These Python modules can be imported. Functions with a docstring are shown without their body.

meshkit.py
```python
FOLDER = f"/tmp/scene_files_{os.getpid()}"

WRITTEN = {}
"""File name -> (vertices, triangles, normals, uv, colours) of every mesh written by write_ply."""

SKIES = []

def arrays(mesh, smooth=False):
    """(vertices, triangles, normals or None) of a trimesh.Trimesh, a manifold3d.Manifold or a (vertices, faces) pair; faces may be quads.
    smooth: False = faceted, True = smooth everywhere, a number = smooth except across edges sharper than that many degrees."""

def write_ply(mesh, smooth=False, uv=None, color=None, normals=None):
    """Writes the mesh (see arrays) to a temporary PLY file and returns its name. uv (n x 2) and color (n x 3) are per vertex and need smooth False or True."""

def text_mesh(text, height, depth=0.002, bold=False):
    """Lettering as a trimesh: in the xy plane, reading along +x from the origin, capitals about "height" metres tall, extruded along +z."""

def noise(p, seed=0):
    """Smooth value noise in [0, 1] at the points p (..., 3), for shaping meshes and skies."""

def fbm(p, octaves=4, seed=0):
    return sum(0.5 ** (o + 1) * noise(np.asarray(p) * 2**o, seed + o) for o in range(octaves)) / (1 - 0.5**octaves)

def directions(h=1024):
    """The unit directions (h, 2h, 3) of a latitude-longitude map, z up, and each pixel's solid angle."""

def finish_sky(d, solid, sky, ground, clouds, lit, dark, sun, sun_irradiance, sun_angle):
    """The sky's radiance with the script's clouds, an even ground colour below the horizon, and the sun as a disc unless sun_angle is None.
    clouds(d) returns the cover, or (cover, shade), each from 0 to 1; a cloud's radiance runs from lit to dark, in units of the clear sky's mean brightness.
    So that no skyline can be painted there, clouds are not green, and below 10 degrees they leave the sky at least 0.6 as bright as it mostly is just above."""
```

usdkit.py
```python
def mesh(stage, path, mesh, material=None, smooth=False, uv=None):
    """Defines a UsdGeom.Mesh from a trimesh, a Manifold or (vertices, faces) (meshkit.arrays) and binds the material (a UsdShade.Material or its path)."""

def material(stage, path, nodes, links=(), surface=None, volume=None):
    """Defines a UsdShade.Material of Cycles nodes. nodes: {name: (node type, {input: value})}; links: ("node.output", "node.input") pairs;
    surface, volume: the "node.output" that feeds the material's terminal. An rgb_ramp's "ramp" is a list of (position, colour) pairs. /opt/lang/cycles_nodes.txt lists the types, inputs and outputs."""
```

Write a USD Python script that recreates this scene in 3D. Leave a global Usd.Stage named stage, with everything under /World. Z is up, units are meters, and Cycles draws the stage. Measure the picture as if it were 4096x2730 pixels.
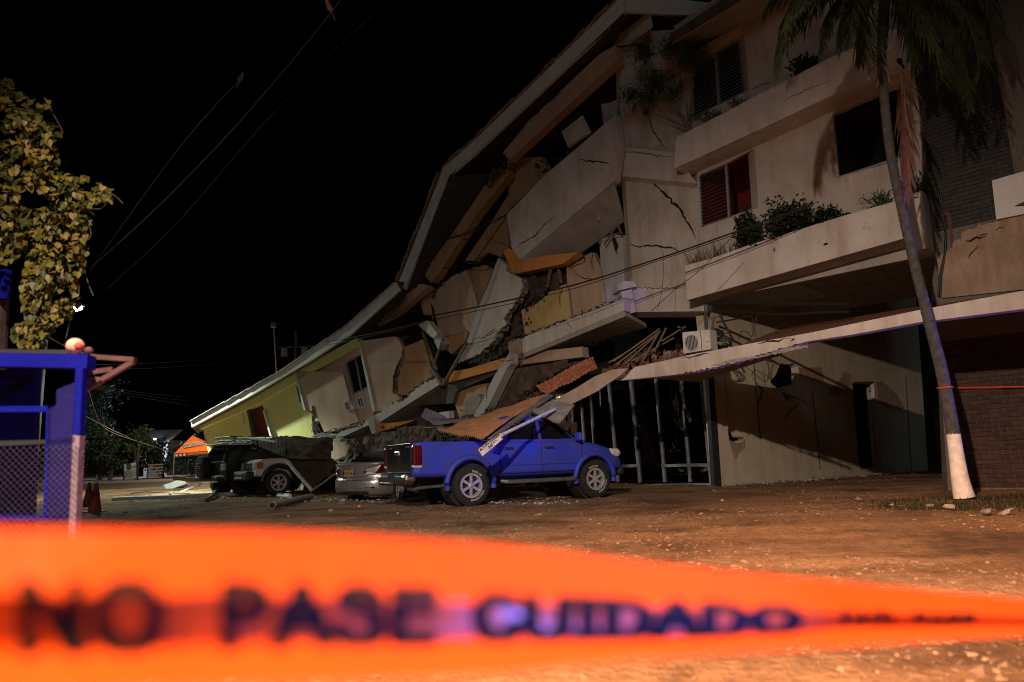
import math, random, numpy as np, trimesh, usdkit, meshkit
import manifold3d as m3
from shapely.geometry import Polygon
from pxr import Usd, UsdGeom, UsdLux, UsdShade, Gf, Sdf

random.seed(7); rng = np.random.default_rng(7)
stage = Usd.Stage.CreateInMemory()
UsdGeom.SetStageUpAxis(stage, 'Z'); UsdGeom.SetStageMetersPerUnit(stage, 1.0)
UsdGeom.Xform.Define(stage, '/World'); UsdGeom.Scope.Define(stage, '/World/Looks')

# ------------------------------------------------------------------ camera, sky, lamps, exposure
SC = .924; CAM = np.array([0.0, 0.0, 0.85]); FPX = 2731.0; PITCH = math.radians(9.96); ROLL = math.radians(2.0)
r0 = np.array([1., 0, 0]); u0 = np.array([0, -math.sin(PITCH), math.cos(PITCH)]); fw = np.array([0, math.cos(PITCH), math.sin(PITCH)])
cr = math.cos(ROLL)*r0 - math.sin(ROLL)*u0; cu = math.sin(ROLL)*r0 + math.cos(ROLL)*u0
cam = UsdGeom.Camera.Define(stage, '/World/camera')
M = np.eye(4); M[0, :3] = cr; M[1, :3] = cu; M[2, :3] = -fw; M[3, :3] = CAM
cam.AddTransformOp().Set(Gf.Matrix4d(*M.ravel().tolist()))
cam.CreateFocalLengthAttr(24.0); cam.CreateHorizontalApertureAttr(36.0); cam.CreateVerticalApertureAttr(24.0)
cam.CreateFStopAttr(1.4); cam.CreateFocusDistanceAttr(18.0); cam.CreateClippingRangeAttr(Gf.Vec2f(0.05, 2000)); cam.CreateExposureAttr(0.0)

usdkit.material(stage, '/World/Looks/night_sky', {'s': ('sky_texture', {'sky_type': 'single_scattering', 'sun_disc': False, 'sun_elevation': -0.12, 'sun_rotation': 2.6}),
    'b': ('background_shader', {'strength': 0.002})}, [('s.color', 'b.color')], surface='b.background')
dome = UsdLux.DomeLight.Define(stage, '/World/sky')
UsdShade.MaterialBindingAPI.Apply(dome.GetPrim()).Bind(UsdShade.Material.Get(stage, '/World/Looks/night_sky'))
dome.GetPrim().SetCustomDataByKey('kind', 'structure')

def aim(prim, pos, target):
    d = np.array(target, float) - np.array(pos, float); d /= np.linalg.norm(d)
    a = np.cross([0, 0, 1.0], -d); a /= np.linalg.norm(a); b = np.cross(-d, a)
    m = np.eye(4); m[0, :3] = a; m[1, :3] = b; m[2, :3] = -d; m[3, :3] = pos
    UsdGeom.Xformable(prim).AddTransformOp().Set(Gf.Matrix4d(*m.ravel().tolist()))
moon = UsdLux.DistantLight.Define(stage, '/World/moonlight')
moon.CreateIntensityAttr(0.028); moon.CreateAngleAttr(14.0); moon.CreateColorAttr(Gf.Vec3f(.76, .90, 1.0)); moon.CreateNormalizeAttr(True)
aim(moon, (0, 0, 0), (0.15, 0.85, -0.28))
def lamp(name, pos, color, watts, radius, cone=None, soft=0.3, target=None):
    l = UsdLux.SphereLight.Define(stage, '/World/' + name)
    l.CreateRadiusAttr(radius); l.CreateNormalizeAttr(True); l.CreateIntensityAttr(watts); l.CreateColorAttr(Gf.Vec3f(*color))
    if cone:
        s = UsdLux.ShapingAPI.Apply(l.GetPrim()); s.CreateShapingConeAngleAttr(cone); s.CreateShapingConeSoftnessAttr(soft)
        aim(l, pos, target)
    else:
        l.AddTranslateOp().Set(Gf.Vec3d(*pos))
    return l
LAMP_A = (-1.85, -0.92, 6.93)
lamp('street_lamp_light', LAMP_A, (1.0, .77, .62), 3200.0, .10, 51, 1.0, (2.8, 10.5, -2.4))
lamp('sodium_lamp_light', (-2.6, -2.2, 5.2), (1.0, .36, .09), 4200.0, .15, 31, .8, (1.25, 2.9, 0.0))
lamp('blue_beacon_light', (15.0, 6.5, 1.3), (.07, .13, 1.0), 440.0, .60, 9.5, 1.0, (-0.3, 14.6, 2.3))
lamp('blue_trunk_light', (15.0, 6.5, 1.3), (.14, .12, 1.0), 1100.0, .08, 15, .5, (7.2, 11.0, 3.3))
lamp('blue_beacon_light_two', (6.0, -2.6, 1.05), (.06, .10, 1.0), 420.0, .08, 9, .5, (-3.2, 4.0, 1.2))
lamp('blue_low_light', (1.12, .10, 0.24), (.08, .17, 1.0), 170.0, .04, 15, 1.0, (0.08, .62, .71))
lamp('blue_spill_light', (6.0, -2.6, 1.05), (.25, .2, 1.0), 1500.0, .05, 1.3, .4, (3.5, 19.65, 5.5))
lamp('cold_street_lamp_light', (-19.2, 30.0, 8.3), (.80, 1.0, .84), 1500.0, .15, 66, .6, (-15.0, 29.5, 0.0))
lamp('cold_street_lamp_beam', (-19.2, 29.95, 8.3), (.80, 1.0, .84), 7500.0, .15, 25, .7, (-13.6, 30.2, 2.6))
lamp('tent_lamp_light', (-18.5, 43.0, 5.5), (1.0, .70, .42), 800.0, .1)

# ------------------------------------------------------------------ helpers: pixels of the photograph to places
CROP = dict(A=(2300, 0, .7633), B=(2300, 800, .7652), C=(1500, 500, .6376), D=(700, 1200, .5739), E=(1250, 1500, .5525), F=(0, 250, .7338),
            G=(0, 1300, .5422), H=(2400, 0, .34), I=(1900, 300, .3827), J=(1600, 900, .4464), K=(2450, 1100, .3826), L=(700, 1650, .2975),
            M=(440, 1700, .2041), N=(3500, 0, .3189), O=(3600, 700, .3827), P=(3300, 1300, .5103), Q=(1000, 1350, .34), R=(1700, 1350, .3612),
            S=(1500, 1750, .2975), T=(1000, 1850, .255), U=(2600, 900, .3826), V=(2800, 1350, .4083), W=(2900, 0, .3189), X=(0, 1300, .3188), Y=(1000, 1150, .2975))
def px(c, pts):
    """Points read off an enlargement of the photograph -> pixels of the photograph; a third value marks a broken edge."""
    if c is None: return [tuple(p) for p in pts]
    x0, y0, s = CROP[c]
    return [(x0 + s*p[0], y0 + s*p[1], *p[2:]) for p in pts]
def ray(x, y):
    d = (x - 2048)/FPX*cr - (y - 1365)/FPX*cu + fw
    return d
def at(x, y, Y):
    d = ray(x, y); return CAM + d*(Y - CAM[1])/d[1]
def ground(x, y, z=0.0):
    d = ray(x, y); return CAM + d*(z - CAM[2])/d[2]
class Plane:
    def __init__(s, p, n):
        s.p = np.array(p, float); s.n = np.array(n, float)/np.linalg.norm(n)
        s.U = np.cross([0, 0, 1.0], s.n); s.U /= np.linalg.norm(s.U); s.V = np.cross(s.n, s.U)
    def hit(s, x, y):
        d = ray(x, y); return CAM + d*(s.n @ (s.p - CAM))/(s.n @ d)
    def uv(s, x, y):
        q = s.hit(x, y) - s.p; return np.array([q @ s.U, q @ s.V])
    def back(s, dist):
        return Plane(s.p - s.n*dist, s.n)
def FAC(c): return Plane((c/2*SC, c/2*SC, 0), (-1, -1, 0))
RW = Plane((6.17*SC, 20.5*SC, 0), (3.5, -4.9, 0))
GL = Plane((6.1*SC, 21.1*SC, 0), (-3.5, -1.6, 0))
def LW(off=0.0): return Plane((-2.5*SC, 28.1*SC, 0), (-4.9, -12.2, 0)).back(-off)

# ------------------------------------------------------------------ helpers: meshes
def cat(ms): return ms[0] if len(ms) == 1 else trimesh.util.concatenate(ms)
def roughen(pts, amp, seed=0):
    r = np.random.default_rng(seed + len(pts)); out = []
    for i, p in enumerate(pts):
        q = pts[(i+1) % len(pts)]; a, b = np.array(p[:2]), np.array(q[:2]); out.append(a)
        if len(p) > 2 and p[2]:
            L = np.linalg.norm(b - a); n = max(2, int(L/(amp*1.1))); nn = np.array([-(b-a)[1], (b-a)[0]])/max(L, 1e-6)
            for k in range(1, n):
                t = (k + r.uniform(-.3, .3))/n
                out.append(a + (b-a)*t + nn*r.normal(0, amp*.45))
    return out
def slab(pts, plane, thick, dirv=None, holes=(), amp=.07, seed=0, lift=0.0):
    """A panel of real thickness: outline on the plane, thickness going away from the viewer (or along dirv)."""
    f = [tuple(plane.uv(p[0], p[1])) + tuple(p[2:]) for p in pts]
    P = Polygon(roughen(f, amp, seed), [roughen([tuple(plane.uv(p[0], p[1])) + tuple(p[2:]) for p in h], amp, seed+5) for h in holes])
    if not P.is_valid: P = P.buffer(0)
    if P.geom_type == 'MultiPolygon': P = max(P.geoms, key=lambda g: g.area)
    m = trimesh.creation.extrude_polygon(P, 1.0, engine='earcut')
    w = -plane.n*thick if dirv is None else np.array(dirv, float)
    v = m.vertices
    m.vertices = plane.p + plane.n*lift + v[:, :1]*plane.U + v[:, 1:2]*plane.V + v[:, 2:]*w
    if np.linalg.det(np.array([plane.U, plane.V, w])) < 0: m.invert()
    return m
def patch(c, thick=.02, nu=12, nv=12, corr=None, wob=0.0, seed=0, edge=0.0, sag=0.0):
    """A sheet through four corners (a, b, c, d in order), with thickness, corrugation (waves, height, axis) and dents."""
    a, b, d, e = [np.array(x, float) for x in (c[0], c[1], c[2], c[3])]
    if corr: nu = max(nu, corr[0]*6) if corr[2] == 0 else nu; nv = max(nv, corr[0]*6) if corr[2] == 1 else nv
    u, v = np.meshgrid(np.linspace(0, 1, nu+1), np.linspace(0, 1, nv+1), indexing='ij')
    r = np.random.default_rng(seed)
    if edge:
        ed = np.interp(np.linspace(0, 1, nu+1), np.linspace(0, 1, nu+1), r.uniform(0, edge, nu+1)); v = v*(1 - ed[:, None])
    g = (1-u)[..., None]*((1-v)[..., None]*a + v[..., None]*e) + u[..., None]*((1-v)[..., None]*b + v[..., None]*d)
    n = np.cross(b - a, e - a); n /= np.linalg.norm(n)
    h = np.zeros_like(u)
    if corr: h = h + corr[1]*np.sin(2*np.pi*corr[0]*(u if corr[2] == 0 else v))
    if wob: h = h + wob*(meshkit.fbm(np.stack([u*4, v*4, u*0+seed], -1), 3, seed) - .5)*2
    g = g + h[..., None]*n; g[..., 2] -= sag*(u*(1-u)*4)
    lo = g - n*thick
    N = (nu+1)*(nv+1); idx = np.arange(N).reshape(nu+1, nv+1)
    q = np.stack([idx[:-1, :-1], idx[1:, :-1], idx[1:, 1:], idx[:-1, 1:]], -1).reshape(-1, 4)
    F = [q[:, [0, 1, 2]], q[:, [0, 2, 3]], q[:, [0, 2, 1]] + N, q[:, [0, 3, 2]] + N]
    for loop in (idx[:, 0][::-1], idx[-1, :][::-1], idx[:, -1], idx[0, :]):
        i, j = loop[:-1], loop[1:]
        F += [np.stack([i, j, j + N], 1), np.stack([i, j + N, i + N], 1)]
    m = trimesh.Trimesh(np.vstack([g.reshape(-1, 3), lo.reshape(-1, 3)]), np.vstack(F), process=False)
    return m
def tube(pts, r, n=8):
    p = np.array(pts, float); r = np.broadcast_to(np.array(r, float), (len(p),))
    t = np.gradient(p, axis=0); t /= np.linalg.norm(t, axis=1, keepdims=True) + 1e-12
    ref = np.array([0, 0, 1.0]) if abs(t[:, 2]).mean() < .8 else np.array([1.0, 0, 0])
    a = np.cross(t, ref); a /= np.linalg.norm(a, axis=1, keepdims=True) + 1e-12; b = np.cross(t, a)
    ang = np.arange(n)*2*np.pi/n
    v = (p[:, None] + r[:, None, None]*(np.cos(ang)[None, :, None]*a[:, None] + np.sin(ang)[None, :, None]*b[:, None])).reshape(-1, 3)
    f = []
    for i in range(len(p)-1):
        for j in range(n):
            k = (j+1) % n; f += [[i*n+j, (i+1)*n+j, (i+1)*n+k], [i*n+j, (i+1)*n+k, i*n+k]]
    c0, c1 = len(v), len(v)+1; v = np.vstack([v, p[0], p[-1]]); e = (len(p)-1)*n
    for j in range(n):
        k = (j+1) % n; f += [[c0, j, k], [c1, e+k, e+j]]
    m = trimesh.Trimesh(v, f, process=False)
    if m.volume < 0: m.invert()
    return m
def bar(a, b, w, h=None, up=(0, 0, 1)):
    """A square bar from a to b."""
    h = h or w; a, b = np.array(a, float), np.array(b, float); d = b - a; L = np.linalg.norm(d); d /= L
    s = np.cross(d, up); s = s/np.linalg.norm(s) if np.linalg.norm(s) > 1e-6 else np.array([1., 0, 0]); t = np.cross(s, d)
    m = trimesh.creation.box((L, w, h)); m.vertices = (a+b)/2 + m.vertices[:, :1]*d + m.vertices[:, 1:2]*s + m.vertices[:, 2:]*t
    if np.linalg.det(np.array([d, s, t])) < 0: m.invert()
    return m
def box(cx, cy, cz, sx, sy, sz, rz=0.0):
    m = trimesh.creation.box((sx, sy, sz))
    if rz: m.apply_transform(trimesh.transformations.rotation_matrix(rz, [0, 0, 1]))
    m.apply_translation((cx, cy, cz)); return m
def rbox(cx, cy, cz, sx, sy, sz, r=.02):
    s = m3.Manifold.sphere(r, 8); parts = [s.translate((cx+a*(sx/2-r), cy+b*(sy/2-r), cz+c*(sz/2-r))) for a in (-1, 1) for b in (-1, 1) for c in (-1, 1)]
    return tm(m3.Manifold.batch_hull(parts))
def tm(man):
    k = man.to_mesh(); return trimesh.Trimesh(np.array(k.vert_properties[:, :3]), np.array(k.tri_verts), process=False)
def mani(m):
    m = m.copy(); m.merge_vertices(); return m3.Manifold(m3.Mesh(np.asarray(m.vertices, np.float32), np.asarray(m.faces, np.uint32)))
def chunk(p, size, seed, flat=1.0):
    r = np.random.default_rng(seed); v = r.uniform(-1, 1, (11, 3)); v /= np.maximum(1, np.linalg.norm(v, axis=1, keepdims=True)*1.05); v *= np.array([1, r.uniform(.6, 1), flat*r.uniform(.5, .9)])*size
    m = trimesh.convex.convex_hull(v)
    m.apply_transform(trimesh.transformations.random_rotation_matrix(r.uniform(size=3)) if flat > .9 else trimesh.transformations.rotation_matrix(r.uniform(0, 6), [0, 0, 1])); m.apply_translation(p); return m
def move(m, loc, rz=0.0):
    m = m.copy(); m.apply_transform(trimesh.transformations.rotation_matrix(rz, [0, 0, 1])); m.apply_translation(loc); return m

# ------------------------------------------------------------------ helpers: prims
names = {}
def numbered(parent, name):
    k = parent + '/' + name; n = names.get(k, 0); names[k] = n + 1
    return k if n == 0 else f'{k}_{n:03d}'
def data(prim, **kw):
    for k, v in kw.items():
        if v: prim.SetCustomDataByKey(k, v)
class Thing:
    """A thing of the place: parts are collected in world coordinates, written around an Xform at the thing's base."""
    def __init__(s, name, label=None, category=None, group=None, kind=None):
        s.path = numbered('/World', name); s.info = dict(label=label, category=category, group=group, kind=kind); s.parts = []
    def part(s, name, mesh, mat, parent=None, smooth=False, label=None, kind=None):
        e = dict(name=name, mesh=mesh, mat=mat, parent=parent, smooth=smooth, label=label, kind=kind, sub=[]); s.parts.append(e); return e
    def done(s, base=None):
        b = np.array([p['mesh'].bounds for p in s.parts if p['mesh'] is not None]); lo, hi = b[:, 0].min(0), b[:, 1].max(0)
        o = np.array([(lo[0]+hi[0])/2, (lo[1]+hi[1])/2, lo[2]]) if base is None else np.array(base, float)
        x = UsdGeom.Xform.Define(stage, s.path); x.AddTranslateOp().Set(Gf.Vec3d(*o.tolist())); data(x.GetPrim(), **s.info)
        for p in s.parts:
            up = s.path if p['parent'] is None else p['parent']['path']
            p['path'] = numbered(up, p['name'])
            if p['mesh'] is None:
                pr = UsdGeom.Xform.Define(stage, p['path']).GetPrim()
            else:
                m = p['mesh'].copy(); m.apply_translation(-o)
                pr = usdkit.mesh(stage, p['path'], m, MAT[p['mat']], smooth=p['smooth']).GetPrim()
            data(pr, label=p['label'], kind=p['kind'])
        return x.GetPrim()
def single(name, mesh, mat, label, category=None, group=None, kind=None, smooth=False):
    path = numbered('/World', name); o = mesh.bounds.mean(0); o[2] = mesh.bounds[0][2]
    m = mesh.copy(); m.apply_translation(-o)
    g = usdkit.mesh(stage, path, m, MAT[mat], smooth=smooth); g.AddTranslateOp().Set(Gf.Vec3d(*o.tolist()))
    data(g.GetPrim(), label=label, category=category, group=group, kind=kind); return g.GetPrim()
def dup(prim, loc, rz=0.0, **kw):
    n = prim.GetName(); path = numbered('/World', n); x = UsdGeom.Xform.Define(stage, path)
    x.GetPrim().GetReferences().AddInternalReference(prim.GetPath()); x.ClearXformOpOrder()
    x.AddTranslateOp(UsdGeom.XformOp.PrecisionDouble).Set(Gf.Vec3d(*map(float, loc))); x.AddRotateZOp().Set(math.degrees(rz)); x.GetPrim().SetInstanceable(True); data(x.GetPrim(), **kw); return x.GetPrim()

# ------------------------------------------------------------------ materials
MAT = {}
def plaster(name, col, stain=.45, rough=.9, bump=.25, scale=1.0, dirt=(.5, .42, .34)):
    """Painted render: cloudy tone, streaks that run down, fine relief."""
    MAT[name] = usdkit.material(stage, '/World/Looks/' + name, {
        'g': ('geometry', {}), 'm': ('mapping', {'scale': (1.3, 1.3, .22)}),
        'n1': ('noise_texture', {'scale': .9*scale, 'detail': 6, 'roughness': .62}), 'n2': ('noise_texture', {'scale': 2.6*scale, 'detail': 5, 'roughness': .6}),
        'n3': ('noise_texture', {'scale': 38, 'detail': 3}),
        'r1': ('rgb_ramp', {'ramp': [(.33, (0, 0, 0)), (.68, (1, 1, 1))]}), 'r2': ('rgb_ramp', {'ramp': [(.45, (0, 0, 0)), (.72, (1, 1, 1))]}),
        'mul': ('math', {'math_type': 'multiply', 'value2': stain}), 'mul2': ('math', {'math_type': 'multiply', 'value2': stain*.8}),
        'c1': ('mix', {'mix_type': 'mix', 'color1': col, 'color2': tuple(a*b for a, b in zip(col, (.62, .58, .54)))}),
        'c2': ('mix', {'mix_type': 'mix', 'color2': tuple(a*b for a, b in zip(col, dirt))}),
        'n5': ('noise_texture', {'scale': 1.7*scale, 'detail': 9, 'roughness': .72}), 'r5': ('rgb_ramp', {'ramp': [(.655, (0, 0, 0)), (.668, (1, 1, 1))]}), 'mul5': ('math', {'math_type': 'multiply', 'value2': min(.8, stain*1.5)}),
        'c3': ('mix', {'mix_type': 'mix', 'color2': tuple(.45*a + .11 for a in col)}), 'sb': ('math', {'math_type': 'multiply_add', 'value2': -.3}),
        'b': ('bump', {'strength': bump, 'distance': .02}), 'p': ('principled_bsdf', {'roughness': rough, 'specular_ior_level': .25})},
        [('g.position', 'n1.vector'), ('g.position', 'm.vector'), ('m.vector', 'n2.vector'), ('g.position', 'n3.vector'), ('n1.fac', 'r1.fac'), ('n2.fac', 'r2.fac'),
         ('r1.color', 'mul.value1'), ('r2.color', 'mul2.value1'), ('mul.value', 'c1.fac'), ('c1.color', 'c2.color1'), ('mul2.value', 'c2.fac'), ('c2.color', 'c3.color1'), ('g.position', 'n5.vector'), ('n5.fac', 'r5.fac'), ('r5.color', 'mul5.value1'), ('mul5.value', 'c3.fac'), ('c3.color', 'p.base_color'), ('mul5.value', 'sb.value1'), ('n3.fac', 'sb.value3'),
         ('sb.value', 'b.height'), ('b.normal', 'p.normal')], surface='p.BSDF')
def stuff(name, col, col2=None, scale=6.0, rough=.8, metal=0.0, bump=.3, bscale=25, spec=.4, coat=0.0, vary=0.0, detail=5):
    col2 = col2 or tuple(x*.55 for x in col)
    nodes = {'g': ('geometry', {}), 'n1': ('noise_texture', {'scale': scale, 'detail': detail, 'roughness': .6}), 'n3': ('noise_texture', {'scale': bscale, 'detail': 3}),
        'r1': ('rgb_ramp', {'ramp': [(.35, col), (.68, col2)]}), 'b': ('bump', {'strength': bump, 'distance': .02}),
        'p': ('principled_bsdf', {'roughness': rough, 'metallic': metal, 'specular_ior_level': spec, 'coat_weight': coat, 'coat_roughness': .05 if coat < .95 else .22})}
    links = [('g.position', 'n1.vector'), ('g.position', 'n3.vector'), ('n1.fac', 'r1.fac'), ('n3.fac', 'b.height'), ('b.normal', 'p.normal')]
    if vary:
        nodes |= {'o': ('object_info', {}), 'mr': ('map_range', {'to_min': 1-vary, 'to_max': 1+vary}), 'h': ('hsv', {})}
        links += [('o.random', 'mr.value'), ('mr.result', 'h.value'), ('r1.color', 'h.color'), ('h.color', 'p.base_color')]
    else: links += [('r1.color', 'p.base_color')]
    MAT[name] = usdkit.material(stage, '/World/Looks/' + name, nodes, links, surface='p.BSDF')
def leaf(name, col, col2, trans=.35, rough=.5):
    MAT[name] = usdkit.material(stage, '/World/Looks/' + name, {'g': ('geometry', {}), 'n': ('noise_texture', {'scale': 9, 'detail': 2}), 'r': ('rgb_ramp', {'ramp': [(.3, col), (.7, col2)]}),
        'p': ('principled_bsdf', {'roughness': rough, 'specular_ior_level': .35}), 't': ('translucent_bsdf', {}), 'x': ('mix_closure', {'fac': trans})},
        [('g.position', 'n.vector'), ('n.fac', 'r.fac'), ('r.color', 'p.base_color'), ('r.color', 't.color'), ('p.BSDF', 'x.closure1'), ('t.BSDF', 'x.closure2')], surface='x.closure')
def glow(name, col, strength):
    MAT[name] = usdkit.material(stage, '/World/Looks/' + name, {'e': ('emission', {'color': col, 'strength': strength})}, [], surface='e.emission')
def pane(name, tint, gloss=.02, base=.0):
    MAT[name] = usdkit.material(stage, '/World/Looks/' + name, {'t': ('transparent_bsdf', {'color': tint}), 'g': ('glossy_bsdf', {'roughness': gloss, 'color': (.9, .9, .9)}), 'f': ('fresnel', {'IOR': 1.5}), 'x': ('mix_closure', {})},
        [('f.fac', 'x.fac'), ('t.BSDF', 'x.closure1'), ('g.BSDF', 'x.closure2')], surface='x.closure')
plaster('cream_wall', (.52, .47, .43), .75); plaster('white_band', (.56, .51, .48), .6); plaster('yellow_wall', (.52, .38, .17), .35); plaster('tan_wall', (.47, .34, .25), .45)
plaster('ochre_wall', (.43, .265, .14), .5); plaster('orange_paint', (.58, .25, .07), .3); plaster('lime_wall', (.52, .49, .20), .25); plaster('grey_plaster', (.42, .42, .41), .4)
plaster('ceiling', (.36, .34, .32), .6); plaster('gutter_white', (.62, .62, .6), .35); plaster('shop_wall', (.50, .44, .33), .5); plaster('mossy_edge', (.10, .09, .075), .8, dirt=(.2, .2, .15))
plaster('old_render', (.34, .24, .17), .7, bump=.9, scale=2.2); plaster('sign_panel', (.58, .55, .53), .15)
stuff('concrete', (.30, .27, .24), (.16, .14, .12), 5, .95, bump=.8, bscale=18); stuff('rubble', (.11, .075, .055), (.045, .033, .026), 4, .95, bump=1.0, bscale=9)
stuff('brick_red', (.045, .017, .012), (.024, .011, .009), 9, .8, bump=.4, vary=.35); stuff('mortar', (.14, .115, .10), (.08, .07, .06), 20, .95)
stuff('brick_dark', (.028, .025, .022), (.015, .014, .013), 9, .75, bump=.4, vary=.3)
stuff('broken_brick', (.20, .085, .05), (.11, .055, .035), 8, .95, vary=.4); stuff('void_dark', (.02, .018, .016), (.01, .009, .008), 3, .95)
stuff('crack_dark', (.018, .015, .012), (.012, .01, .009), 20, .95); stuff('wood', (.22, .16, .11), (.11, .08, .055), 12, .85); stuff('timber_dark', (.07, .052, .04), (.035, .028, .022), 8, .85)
stuff('roof_tile', (.34, .31, .30), (.2, .18, .17), 7, .85, vary=.2); stuff('brown_roof', (.20, .075, .035), (.12, .05, .03), 5, .75)
stuff('rust_sheet', (.48, .24, .13), (.32, .16, .09), 3.5, .6, bump=.25); stuff('red_sheet', (.32, .08, .04), (.5, .22, .13), 7, .55, bump=.5, bscale=14); stuff('brown_sheet', (.06, .038, .027), (.03, .02, .016), 3, .9, spec=.08)
stuff('grey_sheet', (.26, .25, .25), (.17, .16, .16), 3, .5, metal=.3); stuff('white_trim', (.6, .62, .6), (.4, .42, .4), 6, .6); stuff('fascia_sheet', (.42, .31, .24), (.3, .22, .17), 3, .7)
stuff('steel', (.5, .5, .52), (.32, .32, .34), 8, .35, metal=.9, bump=.05); stuff('alu_frame', (.30, .30, .32), (.2, .2, .21), 6, .45, metal=.3, bump=.05); stuff('black_frame', (.025, .024, .024), (.016, .016, .016), 6, .5)
stuff('cable', (.012, .012, .012), (.008, .008, .008), 6, .6); stuff('grey_cable', (.07, .07, .07), (.05, .05, .05), 6, .7)
stuff('dark_red_curtain', (.14, .02, .018), (.07, .012, .012), 10, .9); stuff('red_room', (.20, .02, .013), (.14, .014, .01), 2, .9); stuff('louvre_glass', (.22, .22, .22), (.12, .12, .125), 10, .3, bump=.05)
stuff('ac_white', (.55, .52, .49), (.42, .38, .34), 5, .55, bump=.08); stuff('ac_dark', (.03, .03, .03), (.02, .02, .02), 9, .6)
stuff('bark', (.075, .066, .06), (.034, .030, .028), 10, .9, bump=.9, bscale=30); stuff('white_paint', (.72, .68, .64), (.52, .48, .44), 9, .8, bump=.5, bscale=40)
stuff('tyre', (.018, .018, .018), (.012, .012, .012), 12, .85, bump=.3); stuff('chrome', (.75, .75, .76), (.6, .6, .62), 4, .26, metal=1.0, bump=.0); stuff('plastic_black', (.022, .022, .023), (.016, .016, .016), 8, .5)
stuff('paint_blue', (.025, .05, .50), (.05, .055, .26), 2.2, .55, metal=.1, bump=.0, coat=.0, spec=.3); stuff('paint_tailgate', (.012, .013, .016), (.018, .02, .022), 6, .2, coat=.8, bump=.05)
stuff('paint_silver', (.36, .36, .37), (.26, .25, .25), 3, .35, metal=.6, bump=.0, coat=.7); stuff('paint_black', (.014, .016, .017), (.02, .022, .022), 4, .25, coat=1.0, bump=.0); stuff('paint_white', (.5, .46, .42), (.36, .33, .3), 3, .4, coat=.5, bump=.0)
stuff('car_glass', (.008, .008, .009), (.006, .006, .006), 3, .06, bump=.0, spec=.6); stuff('lamp_red', (.10, .004, .004), (.035, .002, .002), 6, .12, bump=.0, coat=1.0); stuff('lamp_clear', (.55, .55, .55), (.4, .4, .4), 20, .12, bump=.0, coat=1.0); stuff('lamp_amber', (.5, .14, .02), (.3, .08, .02), 20, .15, bump=.0)
stuff('lettering_white', (.55, .54, .54), (.45, .44, .44), 9, .7); stuff('lettering_black', (.006, .006, .006), (.005, .005, .005), 9, .9, spec=.1, bump=.0); stuff('plate_orange', (.55, .30, .18), (.5, .27, .16), 9, .6); stuff('notice_white', (.62, .58, .60), (.5, .46, .47), 6, .7); stuff('notice_blue', (.5, .56, .62), (.42, .48, .54), 6, .7)
stuff('tent_orange', (.75, .19, .03), (.62, .15, .025), 2, .7, bump=.05); stuff('tent_dark', (.035, .028, .022), (.025, .02, .017), 4, .7); stuff('cone_orange', (.30, .045, .02), (.2, .03, .015), 6, .65); stuff('bottle_clear', (.5, .5, .55), (.4, .4, .45), 6, .15, bump=.0)
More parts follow.
